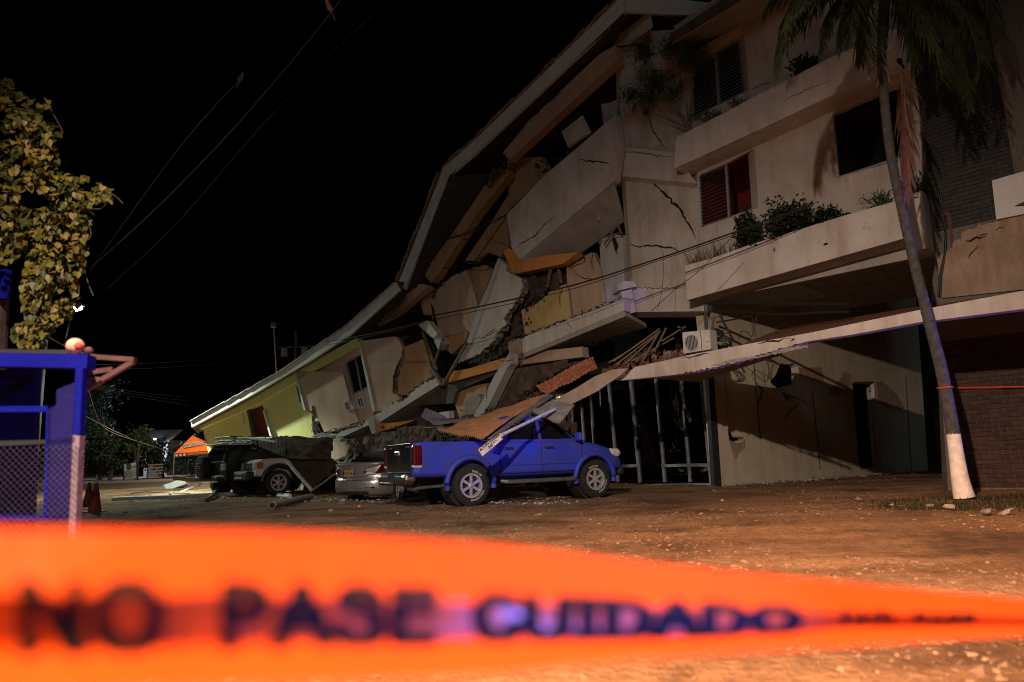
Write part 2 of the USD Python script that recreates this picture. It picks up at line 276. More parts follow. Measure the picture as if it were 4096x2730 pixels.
stuff('kiosk_blue', (.008, .010, .20), (.006, .008, .15), 3, .95, spec=.03); stuff('kiosk_pale', (.22, .16, .18), (.15, .11, .13), 5, .7); stuff('kiosk_panel', (.016, .014, .09), (.012, .01, .06), 3, .95, spec=.03); stuff('kiosk_wire', (.09, .07, .075), (.06, .045, .05), 5, .9, spec=.05); stuff('rim_metal', (.5, .5, .52), (.36, .36, .38), 8, .38, metal=.45, bump=.0); stuff('kiosk_dark', (.02, .02, .022), (.014, .014, .016), 3, .8); stuff('rust_red', (.10, .04, .034), (.065, .028, .024), 8, .75); stuff('ball_orange', (.75, .28, .14), (.6, .45, .35), 4, .5)
stuff('string_red', (.6, .06, .025), (.45, .05, .02), 9, .7); stuff('bird_orange', (.45, .2, .07), (.3, .14, .06), 30, .9); stuff('bird_grey', (.2, .17, .17), (.12, .1, .1), 30, .9); stuff('asphalt', (.055, .052, .05), (.035, .034, .033), 4, .85)
stuff('kerb_stone', (.36, .36, .36), (.25, .25, .25), 6, .9); stuff('house_wall', (.30, .29, .27), (.2, .2, .2), 2, .9); stuff('gravel_stone', (.24, .155, .095), (.13, .09, .06), 6, .95, vary=.4); stuff('soil', (.08, .055, .04), (.05, .035, .025), 9, .95)
leaf('vine_leaf', (.23, .175, .02), (.12, .115, .018), .3); leaf('vine_leaf_dark', (.07, .075, .014), (.04, .05, .012), .25); leaf('vine_leaf_dry', (.26, .17, .05), (.16, .12, .04), .3); leaf('plant_leaf', (.075, .10, .03), (.045, .065, .02), .25); leaf('bush_leaf', (.016, .026, .010), (.010, .018, .008), .15); leaf('palm_leaf', (.05, .058, .02), (.022, .028, .010), .2, .6); leaf('dry_frond', (.20, .09, .06), (.12, .06, .045), .25, .8)
leaf('tree_leaf', (.06, .11, .05), (.035, .07, .035), .3); leaf('dark_leaf', (.03, .05, .025), (.018, .03, .016), .2); leaf('grass_blade', (.045, .05, .02), (.02, .026, .012), .2); leaf('dry_grass', (.19, .13, .05), (.12, .085, .035), .3)
glow('lamp_white', (.85, 1.0, .95), 160.0); glow('lamp_far', (.8, .93, 1.0), 40.0); glow('ember', (1.0, .5, .25), 3.0)
pane('shop_glass', (.55, .55, .55))
# ------------------------------------------------------------------ ground, road, sky glow
def zg(x, y):
    """Height of the lot: level, then rising gently to the far road."""
    return np.maximum(0, np.asarray(y, float) - 30)*.019 + 0*np.asarray(x, float)
def bumps(x, y):
    p = np.stack([x*1.0, y*1.0, x*0], -1)
    near = np.clip((34 - y)/8, 0, 1)
    return ((meshkit.fbm(p*1.1, 3, 3) - .5)*.07 + (meshkit.fbm(p*4.5, 3, 9) - .5)*.035 - .03)*near
xs = np.unique(np.concatenate([np.linspace(-150, -30, 25), np.linspace(-30, -14, 60), np.linspace(-14, 16, 330), np.linspace(16, 150, 30)]))
ys = np.unique(np.concatenate([np.linspace(-30, 0, 16), np.linspace(0, 12, 260), np.linspace(12, 24, 170), np.linspace(24, 40, 60), np.linspace(40, 260, 40)]))
gx, gy = np.meshgrid(xs, ys, indexing='ij'); gz = zg(gx, gy) + bumps(gx, gy)
i = np.arange(len(xs)*len(ys)).reshape(len(xs), len(ys)); q = np.stack([i[:-1, :-1], i[1:, :-1], i[1:, 1:], i[:-1, 1:]], -1).reshape(-1, 4)
MAT['lot'] = usdkit.material(stage, '/World/Looks/lot', {'g': ('geometry', {}),
    'n1': ('noise_texture', {'scale': .55, 'detail': 6, 'roughness': .62}), 'n2': ('noise_texture', {'scale': 9, 'detail': 5, 'roughness': .7}), 'v': ('voronoi_texture', {'scale': 22}), 'n4': ('noise_texture', {'scale': 120, 'detail': 2}),
    'r1': ('rgb_ramp', {'ramp': [(.36, (.15, .088, .048)), (.5, (.33, .19, .10)), (.68, (.42, .25, .135))]}), 'r2': ('rgb_ramp', {'ramp': [(.3, (.5, .48, .45)), (.6, (1, 1, 1)), (.75, (1.25, 1.2, 1.15))]}),
    'mx': ('mix', {'mix_type': 'multiply', 'fac': .9}), 'mp': ('mapping', {'scale': (.22, 1.5, 1.0), 'rotation': (0, 0, .12)}), 'n6': ('noise_texture', {'scale': 1.1, 'detail': 5, 'roughness': .6}), 'r6': ('rgb_ramp', {'ramp': [(.38, (.38, .36, .34)), (.5, (.9, .9, .9)), (.7, (1.12, 1.1, 1.08))]}), 'mx2': ('mix', {'mix_type': 'multiply', 'fac': .5}), 'ad': ('math', {'math_type': 'add'}), 'ad2': ('math', {'math_type': 'add'}), 'b': ('bump', {'strength': 1.0, 'distance': .035}), 'p': ('principled_bsdf', {'roughness': .93, 'specular_ior_level': .2})},
    [('g.position', 'n1.vector'), ('g.position', 'n2.vector'), ('g.position', 'v.vector'), ('g.position', 'n4.vector'), ('n1.fac', 'r1.fac'), ('n2.fac', 'r2.fac'), ('r1.color', 'mx.color1'), ('r2.color', 'mx.color2'), ('mx.color', 'mx2.color1'), ('g.position', 'mp.vector'), ('mp.vector', 'n6.vector'), ('n6.fac', 'r6.fac'), ('r6.color', 'mx2.color2'), ('mx2.color', 'p.base_color'),
     ('n2.fac', 'ad.value1'), ('v.distance', 'ad.value2'), ('ad.value', 'ad2.value1'), ('n4.fac', 'ad2.value2'), ('ad2.value', 'b.height'), ('b.normal', 'p.normal')], surface='p.BSDF')
single('ground', trimesh.Trimesh(np.stack([gx, gy, gz], -1).reshape(-1, 3), np.vstack([q[:, [0, 1, 2]], q[:, [0, 2, 3]]]), process=False), 'lot', 'bare dirt and gravel parking lot', kind='structure', smooth=True)
def sheet(x0, x1, y0, y1, lift):
    v = [(x, y, float(zg(x, y)) + lift) for x, y in ((x0, y0), (x1, y0), (x1, y1), (x0, y1))]
    return trimesh.Trimesh(v, [[0, 1, 2], [0, 2, 3]], process=False)
single('road', sheet(-90, 40, 37, 45.5, .006), 'asphalt', 'dark asphalt street beyond the lot', kind='structure')
single('pavement', sheet(-90, 40, 45.8, 48.0, .13), 'kerb_stone', 'pale concrete pavement on the far side of the street', kind='structure')
single('kerb', trimesh.util.concatenate([box(-25, 45.65, float(zg(0, 45.65)) + .06, 130, .3, .15)]), 'kerb_stone', 'pale kerb along the far pavement', kind='structure')

# gravel: loose stones nobody could count
protos = [trimesh.convex.convex_hull(np.random.default_rng(k).normal(0, 1, (10, 3))*[1, .8, .5]) for k in range(4)]
pi = UsdGeom.PointInstancer.Define(stage, '/World/gravel'); data(pi.GetPrim(), label='loose gravel strewn over the dirt lot', category='gravel', kind='stuff')
rel = pi.CreatePrototypesRel()
for k, pm in enumerate(protos):
    usdkit.mesh(stage, f'/World/gravel/pebble_{k:03d}', pm, MAT['gravel_stone']); rel.AddTarget(f'/World/gravel/pebble_{k:03d}')
n = 46000; yy = 2.2 + 24*rng.random(n)**1.25; xx = (rng.random(n)*2 - 1)*(.82*yy + 1); keep = meshkit.fbm(np.stack([xx*.5, yy*.5, xx*0], -1), 3, 21) > .42 + .12*rng.random(n); xx, yy = xx[keep], yy[keep]; n = len(xx)
sz = np.exp(rng.normal(math.log(.0055), .55, n))*np.clip(.65 + yy/22, .7, 1.6)
pi.CreatePositionsAttr([Gf.Vec3f(float(a), float(b), float(c)) for a, b, c in zip(xx, yy, zg(xx, yy) + bumps(xx, yy))]); pi.CreateProtoIndicesAttr([int(k) for k in rng.integers(0, 4, n)])
pi.CreateScalesAttr([Gf.Vec3f(float(s), float(s), float(s)) for s in sz])
def quat(a): return Gf.Quath(math.cos(a/2), 0, 0, math.sin(a/2))
pi.CreateOrientationsAttr([quat(float(a)) for a in rng.random(n)*6.28])

# ------------------------------------------------------------------ the hotel block that still stands
BK = (-.15, 1.0, 0)
def bk(t): return tuple(t*x for x in (-.148, .989, 0))
H = Thing('hotel_building', 'cream three storey hotel block with planter balconies, cracked but standing', 'building')
PC = FAC(25.6)      # wall face
def opening(c, pts): return px(c, pts)
win2 = opening('A', [(655, 918), (800, 856), (940, 778), (962, 1088), (668, 1192)])
win2b = opening('A', [(1353, 600), (1560, 505), (1760, 420), (1790, 800), (1600, 868), (1383, 932)])
wall2 = [(2500, 722), (2788, 736), (2792, 668), (3017, 560), (3327, 430), (3720, 262), (3740, 780), (3560, 830), (2990, 1000), (2850, 1075), (2830, 1244), (2540, 1248)]
H.part('wall', slab(wall2, PC, 0, bk(.35), [win2, win2b]), 'cream_wall')
win3 = opening('H', [(1085, 760), (1360, 600), (1690, 400), (1755, 1060), (1110, 1380)])
wall3 = [(2473, 190), (2545, 184), (2568, 222), (2600, 226), (2638, 214), (2791, 200), (2975, 88), (3200, -10), (3760, -260), (3780, 100), (3311, 260), (2900, 470), (2720, 570), (2712, 620), (2488, 600)]
H.part('wall', slab(wall3, PC, 0, bk(.35), [win3]), 'cream_wall')
H.part('wall', slab(px('A', [(250, 600), (560, 640), (525, 810), (262, 775)]), PC, 0, bk(.35), lift=.004), 'cream_wall')
H.part('lintel', slab(px('H', [(1150, 705), (1690, 290), (1690, 385), (1360, 585), (1160, 700)]), PC, .1, lift=.05), 'white_band')
# floor bands that pass the corner, brackets of the roof
H.part('floor_band', slab(px('A', [(190, 812), (232, 768), (515, 798), (640, 962), (250, 924), (203, 942)]), FAC(25.3), 0, bk(.8)), 'white_band')
H.part('floor_band', slab(px('B', [(300, 455), (560, 462), (690, 560), (684, 582), (315, 587)]), FAC(25.5), 0, bk(.8)), 'white_band')
H.part('roof_bracket', slab(px('H', [(140, 392), (290, 365), (540, 160), (592, 160), (626, 310), (340, 526), (180, 556)]), FAC(25.35), 0, bk(.6)), 'cream_wall')
H.part('upper_beam', slab(px('H', [(440, 545), (590, 370), (890, 350), (880, 400), (700, 640), (590, 620), (585, 535)]), FAC(26.0), .4), 'grey_plaster')
# planter balconies: each a heavy box of soil
up = [(2704, 550), (2900, 451), (2999, 397), (3197, 295), (3311, 236), (3623, 96), (3642, 279), (3439, 338), (3305, 392), (3079, 500), (2697, 675)]
PP = FAC(24.4)
pl = H.part('planter', slab(up, PP, .80), 'white_band')
H.part('soil', slab([(2706, 556), (2900, 457), (2999, 403), (3197, 301), (3311, 242), (3622, 102), (3623, 108), (3311, 248), (2900, 463), (2706, 562)], FAC(24.55), .5), 'soil', parent=pl)
lo = [(2740, 1064), (2860, 1030), (2989, 984), (3371, 865), (3563, 811), (3688, 763), (3715, 991), (3640, 1012), (3628, 951), (3593, 961), (2748, 1202)]
pl = H.part('planter', slab(lo, PP, .80), 'white_band')
H.part('soil', slab([(2742, 1070), (2989, 990), (3563, 817), (3680, 772), (3681, 778), (3563, 823), (2989, 996), (2742, 1076)], FAC(24.55), .5), 'soil', parent=pl)
H.part('drain_hole', slab(px('N', [(268, 745), (290, 730), (330, 732), (350, 760), (345, 800), (370, 830), (375, 862), (350, 868), (320, 820), (280, 790)]), PP, .01, lift=.004), 'crack_dark')
H.part('drain_hole', slab(px('B', [(1298, 232), (1312, 224), (1326, 228), (1318, 236), (1302, 240)]), PP, .01, lift=.004), 'crack_dark')
# slab edges under the balcony, seen from below
def deep(a, b, d0, d1, z0, z1):
    """A soffit strip between two picture points of the facade, from depth plane d0 to d1."""
    p, q = FAC(d0).hit(*a), FAC(d0).hit(*b); n = -np.array([-.7071, -.7071, 0])*(d1 - d0)*SC*.7071
    p2, q2 = p + n, q + n; p[2] = q[2] = z0; p2[2] = q2[2] = z1
    return p, q, q2, p2
zs = PP.hit(3000, 1131)[2]
a, b, c, d = deep((2748, 1202), (3640, 950), 24.4, 30.5, zs + .02, zs + .02)
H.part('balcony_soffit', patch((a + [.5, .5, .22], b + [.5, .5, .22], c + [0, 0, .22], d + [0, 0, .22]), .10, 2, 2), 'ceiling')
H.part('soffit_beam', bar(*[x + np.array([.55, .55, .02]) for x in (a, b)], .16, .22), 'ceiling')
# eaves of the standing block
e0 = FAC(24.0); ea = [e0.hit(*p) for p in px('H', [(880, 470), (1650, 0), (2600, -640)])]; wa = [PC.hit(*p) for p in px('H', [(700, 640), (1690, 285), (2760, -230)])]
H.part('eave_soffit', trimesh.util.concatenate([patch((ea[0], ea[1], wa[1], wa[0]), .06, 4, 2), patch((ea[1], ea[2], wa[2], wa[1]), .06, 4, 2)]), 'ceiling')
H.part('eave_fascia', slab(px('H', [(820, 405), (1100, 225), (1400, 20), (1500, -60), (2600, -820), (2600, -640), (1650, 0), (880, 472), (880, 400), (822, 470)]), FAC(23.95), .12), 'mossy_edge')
rf = [p + np.array([0, 0, .42]) for p in ea]; up_ = np.array([2.6, 2.6, .9])
H.part('roof_slab', patch((rf[0], rf[2], rf[2] + up_*1.6, rf[0] + up_*1.6), .15, 3, 3), 'roof_tile')
H.part('end_fascia', slab(px('H', [(268, -10), (900, -12), (1380, 45), (1150, 186), (700, 165), (305, 132)]), Plane(FAC(24.2).hit(2490, 20), (.1, -1, 0)), .1), 'gutter_white')
# windows: louvres one by one
def louvre_window(poly, plane, n, mull, mat='louvre_glass', sides=(0, 1), room='void_dark', gap=.55, skip=()):
    """poly: top-left, top-right, bottom-right, bottom-left in the picture."""
    tl, tr, br, bl = [plane.back(.12).hit(*p) for p in poly]
    w = H.part('window', patch((bl, br, tr, tl), .004, 1, 1), 'black_frame') if 0 else None
    m = [bar(tl, tr, .05), bar(bl, br, .05), bar(tl, bl, .05), bar(tr, br, .05)]
    ct, cb = tl + (tr - tl)*mull, bl + (br - bl)*mull; m.append(bar(ct, cb, .07))
    w = H.part('window', cat(m), 'alu_frame')
    for s in sides:
        a0, a1, b0, b1 = (tl, ct, bl, cb) if s == 0 else (ct, tr, cb, br)
        for k in range(n):
            if (s, k) in skip: continue
            t = (k + .5)/n; p, q = a0 + (b0 - a0)*t, a1 + (b1 - a1)*t; e = (q - p)/np.linalg.norm(q - p)
            up = np.array([0, 0, 1.0]); outn = plane.n; h = np.linalg.norm(b0 - a0)/n*gap
            v1 = p + e*.03, q - e*.03
            H.part('louvre', patch((v1[0] + outn*.05 - up*h, v1[1] + outn*.05 - up*h, v1[1] - outn*.03 + up*h, v1[0] - outn*.03 + up*h), .006, 1, 1), mat, parent=w)
    # the room behind: walls and ceiling set back
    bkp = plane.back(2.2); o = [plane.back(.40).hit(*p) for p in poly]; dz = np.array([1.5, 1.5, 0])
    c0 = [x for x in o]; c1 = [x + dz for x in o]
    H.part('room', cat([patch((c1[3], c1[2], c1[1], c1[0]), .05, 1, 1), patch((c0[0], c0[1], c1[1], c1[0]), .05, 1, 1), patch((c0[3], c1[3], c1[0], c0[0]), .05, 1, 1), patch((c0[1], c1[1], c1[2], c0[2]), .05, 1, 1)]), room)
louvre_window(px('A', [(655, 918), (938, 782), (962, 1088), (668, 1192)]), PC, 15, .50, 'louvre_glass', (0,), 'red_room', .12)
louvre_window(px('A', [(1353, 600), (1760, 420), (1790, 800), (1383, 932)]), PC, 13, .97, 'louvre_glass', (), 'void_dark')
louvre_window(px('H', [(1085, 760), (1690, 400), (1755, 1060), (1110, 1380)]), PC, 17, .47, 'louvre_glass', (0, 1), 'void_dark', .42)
# the louvre clips that stick out along the jambs
for c, a, b, n in (('A', (655, 925), (668, 1190), 15), ('A', (800, 870), (815, 1130), 15), ('A', (1355, 605), (1384, 930), 14), ('H', (1085, 800), (1100, 1370), 15), ('H', (1385, 610), (1425, 1200), 16)):
    P = FAC(25.55); p, q = [P.hit(*k) for k in px(c, [a, b])]
    H.part('louvre_clips', cat([bar(p + (q-p)*t, p + (q-p)*t + np.array([-.05, -.07, -.02]), .012, .03) for t in np.linspace(.02, .98, n)]), 'alu_frame')
# cracks
def crack(c, pts, plane, w=.02, lift=.006, seed=1, mat='crack_dark'):
    r = np.random.default_rng(seed); P = [plane.uv(*p) for p in px(c, pts)]; L = []
    for a, b in zip(P[:-1], P[1:]):
        k = max(2, int(np.linalg.norm(b - a)/.09))
        L += [a + (b - a)*t + r.normal(0, .018, 2)*(0 < t) for t in np.arange(k)/k]
    L = np.array(L + [P[-1]]); t = np.gradient(L, axis=0); nn = np.stack([-t[:, 1], t[:, 0]], 1); nn /= np.linalg.norm(nn, axis=1, keepdims=True) + 1e-9
    h = w*np.sin(np.linspace(.25, 3.0, len(L)))*r.uniform(.5, 1.25, len(L)); poly = Polygon(np.vstack([L + nn*h[:, None]/2, (L - nn*h[:, None]/2)[::-1]])).buffer(.0015)
    ms = []
    for g in getattr(poly, 'geoms', [poly]):
        m = trimesh.creation.extrude_polygon(g, 1.0, engine='earcut'); v = m.vertices; m.vertices = plane.p + plane.n*(lift - .004) + v[:, :1]*plane.U + v[:, 1:2]*plane.V + v[:, 2:]*plane.n*.004; ms.append(m)
    return cat(ms)
H.part('crack', crack('A', [(392, 948), (470, 1015), (545, 1090), (600, 1180), (632, 1250)], PC, .07), 'crack_dark')
H.part('crack', crack('A', [(390, 600), (405, 680), (470, 780)], PC, .035, seed=2), 'crack_dark')
H.part('crack', crack('A', [(190, 812), (240, 792), (380, 808), (500, 826), (520, 812)], FAC(25.3), .022, seed=3), 'crack_dark')
H.part('crack', crack('B', [(285, 232), (340, 248), (420, 238), (500, 250), (590, 285)], PC, .05, seed=4), 'crack_dark')
H.part('crack', crack('B', [(312, 460), (420, 462), (560, 462)], FAC(25.5), .02, seed=5), 'crack_dark')
H.part('crack', crack('A', [(920, 470), (960, 455), (1035, 430)], PC, .02, seed=6), 'crack_dark')
H.part('crack', crack('H', [(185, 545), (260, 550), (330, 540), (415, 530)], FAC(25.35), .05, seed=7), 'crack_dark')
H.part('crack', crack('W', [(720, 1275), (900, 1190), (1200, 1060), (1320, 1015)], PP, .016, seed=8), 'crack_dark')
# loose block at the corner foot
H.part('corner_block', slab(px('B', [(222, 440), (248, 426), (300, 424), (316, 440), (320, 452), (225, 475)]), FAC(25.1), 0, bk(.5)), 'white_band')
H.part('corner_block', slab(px('B', [(240, 480), (298, 468), (318, 586), (262, 602)]), FAC(25.15), 0, bk(.5)), 'white_band')
# ground floor: shop front in its frames
top = 700
panes = [(-400, -310), (-310, -230), (-230, -160), (-160, -80)]
posts = [('B', (-110, 1060), (-80, 1500), .05, 'alu_frame'), ('B', (28, 1000), (62, 1480), .06, 'alu_frame'), ('B', (75, 960), (112, 1480), .05, 'alu_frame'), ('B', (172, 930), (225, 1478), .07, 'alu_frame'), ('B', (286, 900), (340, 1478), .10, 'alu_frame'),
         ('B', (416, 880), (470, 1476), .08, 'alu_frame'), ('B', (548, 870), (602, 1476), .06, 'alu_frame'), ('B', (650, 840), (714, 1486), .09, 'alu_frame'), ('B', (690, 840), (752, 1490), .22, 'black_frame')]
shop = H.part('shop_front', cat([bar(GL.hit(*px('B', [(-110, 1500)])[0]), GL.hit(*px('B', [(716, 1488)])[0]), .08), bar(GL.hit(*px('B', [(455, 1390)])[0]), GL.hit(*px('B', [(700, 1386)])[0]), .09), bar(GL.hit(*px('B', [(232, 1393)])[0]), GL.hit(*px('B', [(330, 1389)])[0]), .10)]), 'alu_frame')
for c, a, b, w, mt in posts:
    p, q = [GL.hit(*k) for k in px(c, [a, b])]; q[2] = max(q[2], 0.0)
    H.part('post', bar(p, q, w, .07, up=(.4, -.9, 0)), mt, parent=shop)
xsb = [(-110, -80), (75, 112), (172, 225), (286, 340), (416, 470), (548, 602), (660, 724)]
for (a0, a1), (b0, b1) in zip(xsb[:-1], xsb[1:]):
    pts = [GL.back(.02).hit(*k) for k in px('B', [(a0, 830), (b0, 830), (b1, 1480), (a1, 1480)])]
    pts[2][2] = pts[3][2] = .03
    H.part('glass_pane', patch((pts[3], pts[2], pts[1], pts[0]), .008, 1, 1), 'shop_glass', parent=shop)
p = [GL.back(2.6).hit(*k) for k in px('B', [(-260, 820), (800, 780), (860, 1470), (-200, 1470)])]; p[2][2] = p[3][2] = 0
H.part('shop_interior', patch((p[3], p[2], p[1], p[0]), .1, 1, 1), 'timber_dark')
H.part('post', slab(px('B', [(686, 880), (714, 880), (756, 1496), (720, 1496)]), RW, .12, lift=.06), 'black_frame', parent=shop)
H.part('door_handle', bar(*[GL.hit(*k) + GL.n*.06 for k in px('B', [(322, 1180), (328, 1222)])], .05), 'steel', parent=shop)
# ground floor: cracked wall deep under the canopy
hole1 = px('V', [(795, 240, 1), (840, 265), (880, 262), (930, 252), (962, 292), (972, 440), (940, 452, 1), (862, 488), (808, 515), (760, 500), (705, 462, 1), (692, 430), (742, 368)])
hole2 = px('V', [(800, 548), (880, 560), (930, 592), (915, 660, 1), (850, 625)])
hole3 = px('V', [(275, 840), (330, 878, 1), (362, 900), (385, 960, 1), (450, 1005), (415, 1012), (380, 1045, 1), (330, 1032), (288, 1012), (278, 950)])
door = px('V', [(1493, 452), (1697, 448), (1760, 1270), (1580, 1290), (1560, 1260)])
wallr = [(2799, 1150), (2835, 1470), (2880, 1990), (3300, 1990), (3720, 1990), (3680, 1400), (3650, 1000), (3300, 1050)]
H.part('ground_floor_wall', slab(wallr, RW, .25, None, [hole1, hole2, hole3, door], amp=.05), 'shop_wall')
H.part('brick_infill', slab(px('V', [(862, 490), (955, 446, 1), (975, 452), (960, 480), (930, 530), (820, 545), (805, 520)]), RW.back(.06), .1), 'broken_brick')
H.part('brick_infill', slab(px('V', [(285, 1010, 1), (380, 1040, 1), (440, 1008), (440, 1090), (385, 1130), (350, 1200), (320, 1150)]), RW, .05, amp=.03, lift=.006), 'old_render')
H.part('bare_patch', slab(px('V', [(970, 300), (1190, 292), (1218, 448, 1), (1100, 415), (978, 380)]), RW, .03, lift=.005), 'old_render')
H.part('bare_patch', slab(px('V', [(1420, 335, 1), (1485, 380), (1482, 470, 1), (1340, 590, 1), (1255, 520), (1330, 465, 1)]), RW, .03, lift=.005), 'old_render')
H.part('bare_patch', slab(px('V', [(1725, 440), (1790, 428, 1), (1860, 505, 1), (1925, 560, 1), (2002, 690), (1955, 722, 1), (1850, 690), (1745, 640)]), RW, .03, lift=.005), 'old_render')
for k, (a, b) in enumerate((([(515, 400), (570, 470), (615, 520), (560, 640)], .05), ([(230, 320), (245, 520), (262, 700), (275, 780)], .02), ([(620, 520), (590, 600), (560, 680)], .04), ([(955, 640), (890, 720), (828, 815)], .05), ([(1140, 960), (1180, 1080), (1218, 1140)], .02), ([(700, 480), (810, 545), (930, 590), (1080, 660)], .035), ([(820, 520), (760, 470), (690, 400), (600, 330)], .03), ([(500, 880), (485, 950), (455, 1000)], .015))):
    H.part('crack', crack('V', a, RW, b, seed=20+k), 'crack_dark')
for a, b in (((520, 260), (585, 990)), ((1095, 535), (1168, 1290)), ((2005, 380), (2065, 1300))):
    p, q = [RW.hit(*k) + RW.n*.03 for k in px('V', [a, b])]; H.part('wall_conduit', tube([p, q], .014, 6), 'grey_cable')
p, q = [RW.hit(*k) for k in px('V', [(1690, 450), (1765, 1275)])]
df = H.part('door_frame', bar(p, q, .12, .12, up=(.6, .8, 0)), 'alu_frame'); H.part('door_header', bar(*[RW.hit(*k) for k in px('V', [(1493, 448), (1697, 446)])], .08), 'timber_dark')
H.part('notice', slab(px('V', [(1650, 488), (1685, 488), (1690, 522), (1655, 524)]), RW.back(.05), .01), 'plate_orange')
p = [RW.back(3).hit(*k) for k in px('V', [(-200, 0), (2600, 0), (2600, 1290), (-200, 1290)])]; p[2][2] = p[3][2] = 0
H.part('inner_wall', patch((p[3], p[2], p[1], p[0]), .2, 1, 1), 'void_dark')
# canopy over the ground floor
fas = [(2479, 1523), (2540, 1469), (2660, 1443), (2756, 1421), (2947, 1385), (3250, 1330), (3662, 1244), (4096, 1163), (4500, 1088), (4500, 1167), (4096, 1236), (3677, 1290), (3410, 1339, 0), (3220, 1368, 1), (2860, 1470, 1), (2700, 1500)]
CP = FAC(20.7)
H.part('canopy_fascia', slab(fas, CP, .25, amp=.03), 'cream_wall')
ft = [CP.hit(*p) for p in ((2540, 1472), (2860, 1406), (2947, 1388), (3250, 1333), (3662, 1247), (4096, 1166), (4500, 1091))]
nb = np.array([.7071, .7071, 0]); cols = []
ms = []
for (a, b), (za, zb) in zip(zip(ft[1:-1], ft[2:]), [(3.55, 3.62)]*9):
    A, B = a + nb*.18 - [0, 0, .03], b + nb*.18 - [0, 0, .03]; A2, B2 = a + nb*3.45, b + nb*3.45; A2[2] = B2[2] = 3.93
    ms.append(patch((A, B, B2, A2), .14, 1, 3))
H.part('canopy_roof', cat(ms), 'brown_roof')
A, B = ft[0] + nb*.18 - [0, 0, .02], ft[1] + nb*.18 - [0, 0, .03]; A2, B2 = A + nb*2.6, B + nb*3.2; A2[2] = 2.95; B2[2] = 3.45
H.part('canopy_slab', patch((A, B, B2, A2), .2, 4, 4), 'concrete')
for k, a in enumerate(([(1480, 1215), (1520, 1195)], [(1130, 1245), (1300, 1215), (1470, 1185)], [(330, 1395), (500, 1368), (620, 1345)])):
    H.part('crack', crack('U', a, CP, .03, seed=40+k), 'crack_dark')
H.part('spalled_edge', slab(px('U', [(620, 1475, 1), (900, 1395, 1), (1040, 1380, 1), (1200, 1365, 1), (1400, 1290, 1), (1640, 1255), (1655, 1280, 1), (1400, 1335, 1), (1080, 1400, 1), (640, 1478)]), CP, .03, amp=.02, lift=.006), 'concrete')
# building behind: closes the block so that no sky shows through it
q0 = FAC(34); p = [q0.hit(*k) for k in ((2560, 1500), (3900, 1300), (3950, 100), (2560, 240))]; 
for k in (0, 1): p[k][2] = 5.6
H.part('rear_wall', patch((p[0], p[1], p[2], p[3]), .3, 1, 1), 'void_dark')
pf = FAC(26.2).hit(2560, 1200); pg = FAC(26.2).hit(3720, 960); 
H.part('floor_slab', patch((pf, pg, pg + nb*5, pf + nb*5), .3, 1, 1), 'concrete')
H.done()
# ------------------------------------------------------------------ the collapsed wing: roof, walls and floor slab that came down as one
C = Thing('collapsed_hotel_wing', 'cream and yellow hotel wing sunk to the ground with its long roof edge bent downhill', 'building')
RP = FAC(24.2)
C.part('roof_fascia', slab([(1774, 672), (1900, 560), (2145, 322), (2470, 2), (2492, -18), (2502, 44), (2168, 362), (1900, 615), (1796, 704)], RP, .12), 'gutter_white')
C.part('roof_fascia', slab(px('C', [(428, 270), (466, 320), (186, 1036), (150, 985)]), FAC(24.35), .12), 'gutter_white')
LR = LW(.55)
f3u = [(763, 1688), (1104, 1498), (1283, 1376), (1372, 1317), (1550, 1159), (1583, 1128)]; f3l = [(1600, 1160), (1500, 1250), (1408, 1334), (1253, 1436), (1000, 1585), (766, 1710)]
C.part('roof_fascia', slab(f3u + f3l, LR, .12), 'gutter_white')
bn = np.array([.7071, .7071, 0]); ln = np.array([.373, .928, 0])
# roof planes running back from the edge
def roof(pts, plane, back, rise, mat='roof_tile'):
    P = [plane.hit(*p) + np.array([0, 0, .03]) for p in pts]
    return cat([patch((a, b, b + back + [0, 0, rise], a + back + [0, 0, rise]), .10, 1, 4) for a, b in zip(P[:-1], P[1:])])
C.part('roof_slab', roof([(1774, 672), (1900, 560), (2145, 322), (2470, 2)], RP, bn*5, 1.4), 'brown_roof')
C.part('roof_slab', roof(px('C', [(428, 270), (300, 575), (150, 985)]), FAC(24.35), bn*5, .8), 'brown_roof')
C.part('roof_slab', roof(f3u, LR, ln*6, 1.2), 'brown_roof')
# tiles along the verge, each a piece
def tiles(pts, plane, step, w, back, over=.07, rise=1.0):
    P = [plane.hit(*p) for p in pts]; seg = [np.linalg.norm(b - a) for a, b in zip(P[:-1], P[1:])]; L = sum(seg); n = int(L/step); cum = np.concatenate([[0], np.cumsum(seg)])
    def pos(t):
        k = min(np.searchsorted(cum, t, 'right') - 1, len(seg) - 1); return P[k] + (P[k+1] - P[k])*(t - cum[k])/seg[k]
    r = np.random.default_rng(n)
    for k in range(n):
        a, b = pos(k*step), pos(min((k+1.12)*step, L)); d = (b - a)/np.linalg.norm(b - a); bk_ = back/np.linalg.norm(back); up = np.cross(bk_, d); up *= np.sign(up[2]) or 1
        o = -bk_*over + up*.02; th = .05 + r.uniform(0, .02)
        m = patch((a + o, b + o + up*.05*rise, b + bk_*w + up*.05*rise, a + bk_*w), .035, 1, 1)
        m2 = patch((a + o + up*th*rise, b + o + up*(th + .06)*rise, b + bk_*w + up*(th + .06)*rise, a + bk_*w + up*th*rise), .03, 1, 1)
        C.part('roof_tile', cat([m]) if r.random() < .5 else m2, 'roof_tile')
tiles([(1774, 672), (1900, 560), (2145, 322), (2470, 2)], RP, .34, .5, bn)
tiles(px('C', [(140, 985), (300, 575), (420, 265)]), FAC(24.35), .36, .5, bn)
tiles(f3u, LR, .34, .5, ln, .06, .35)
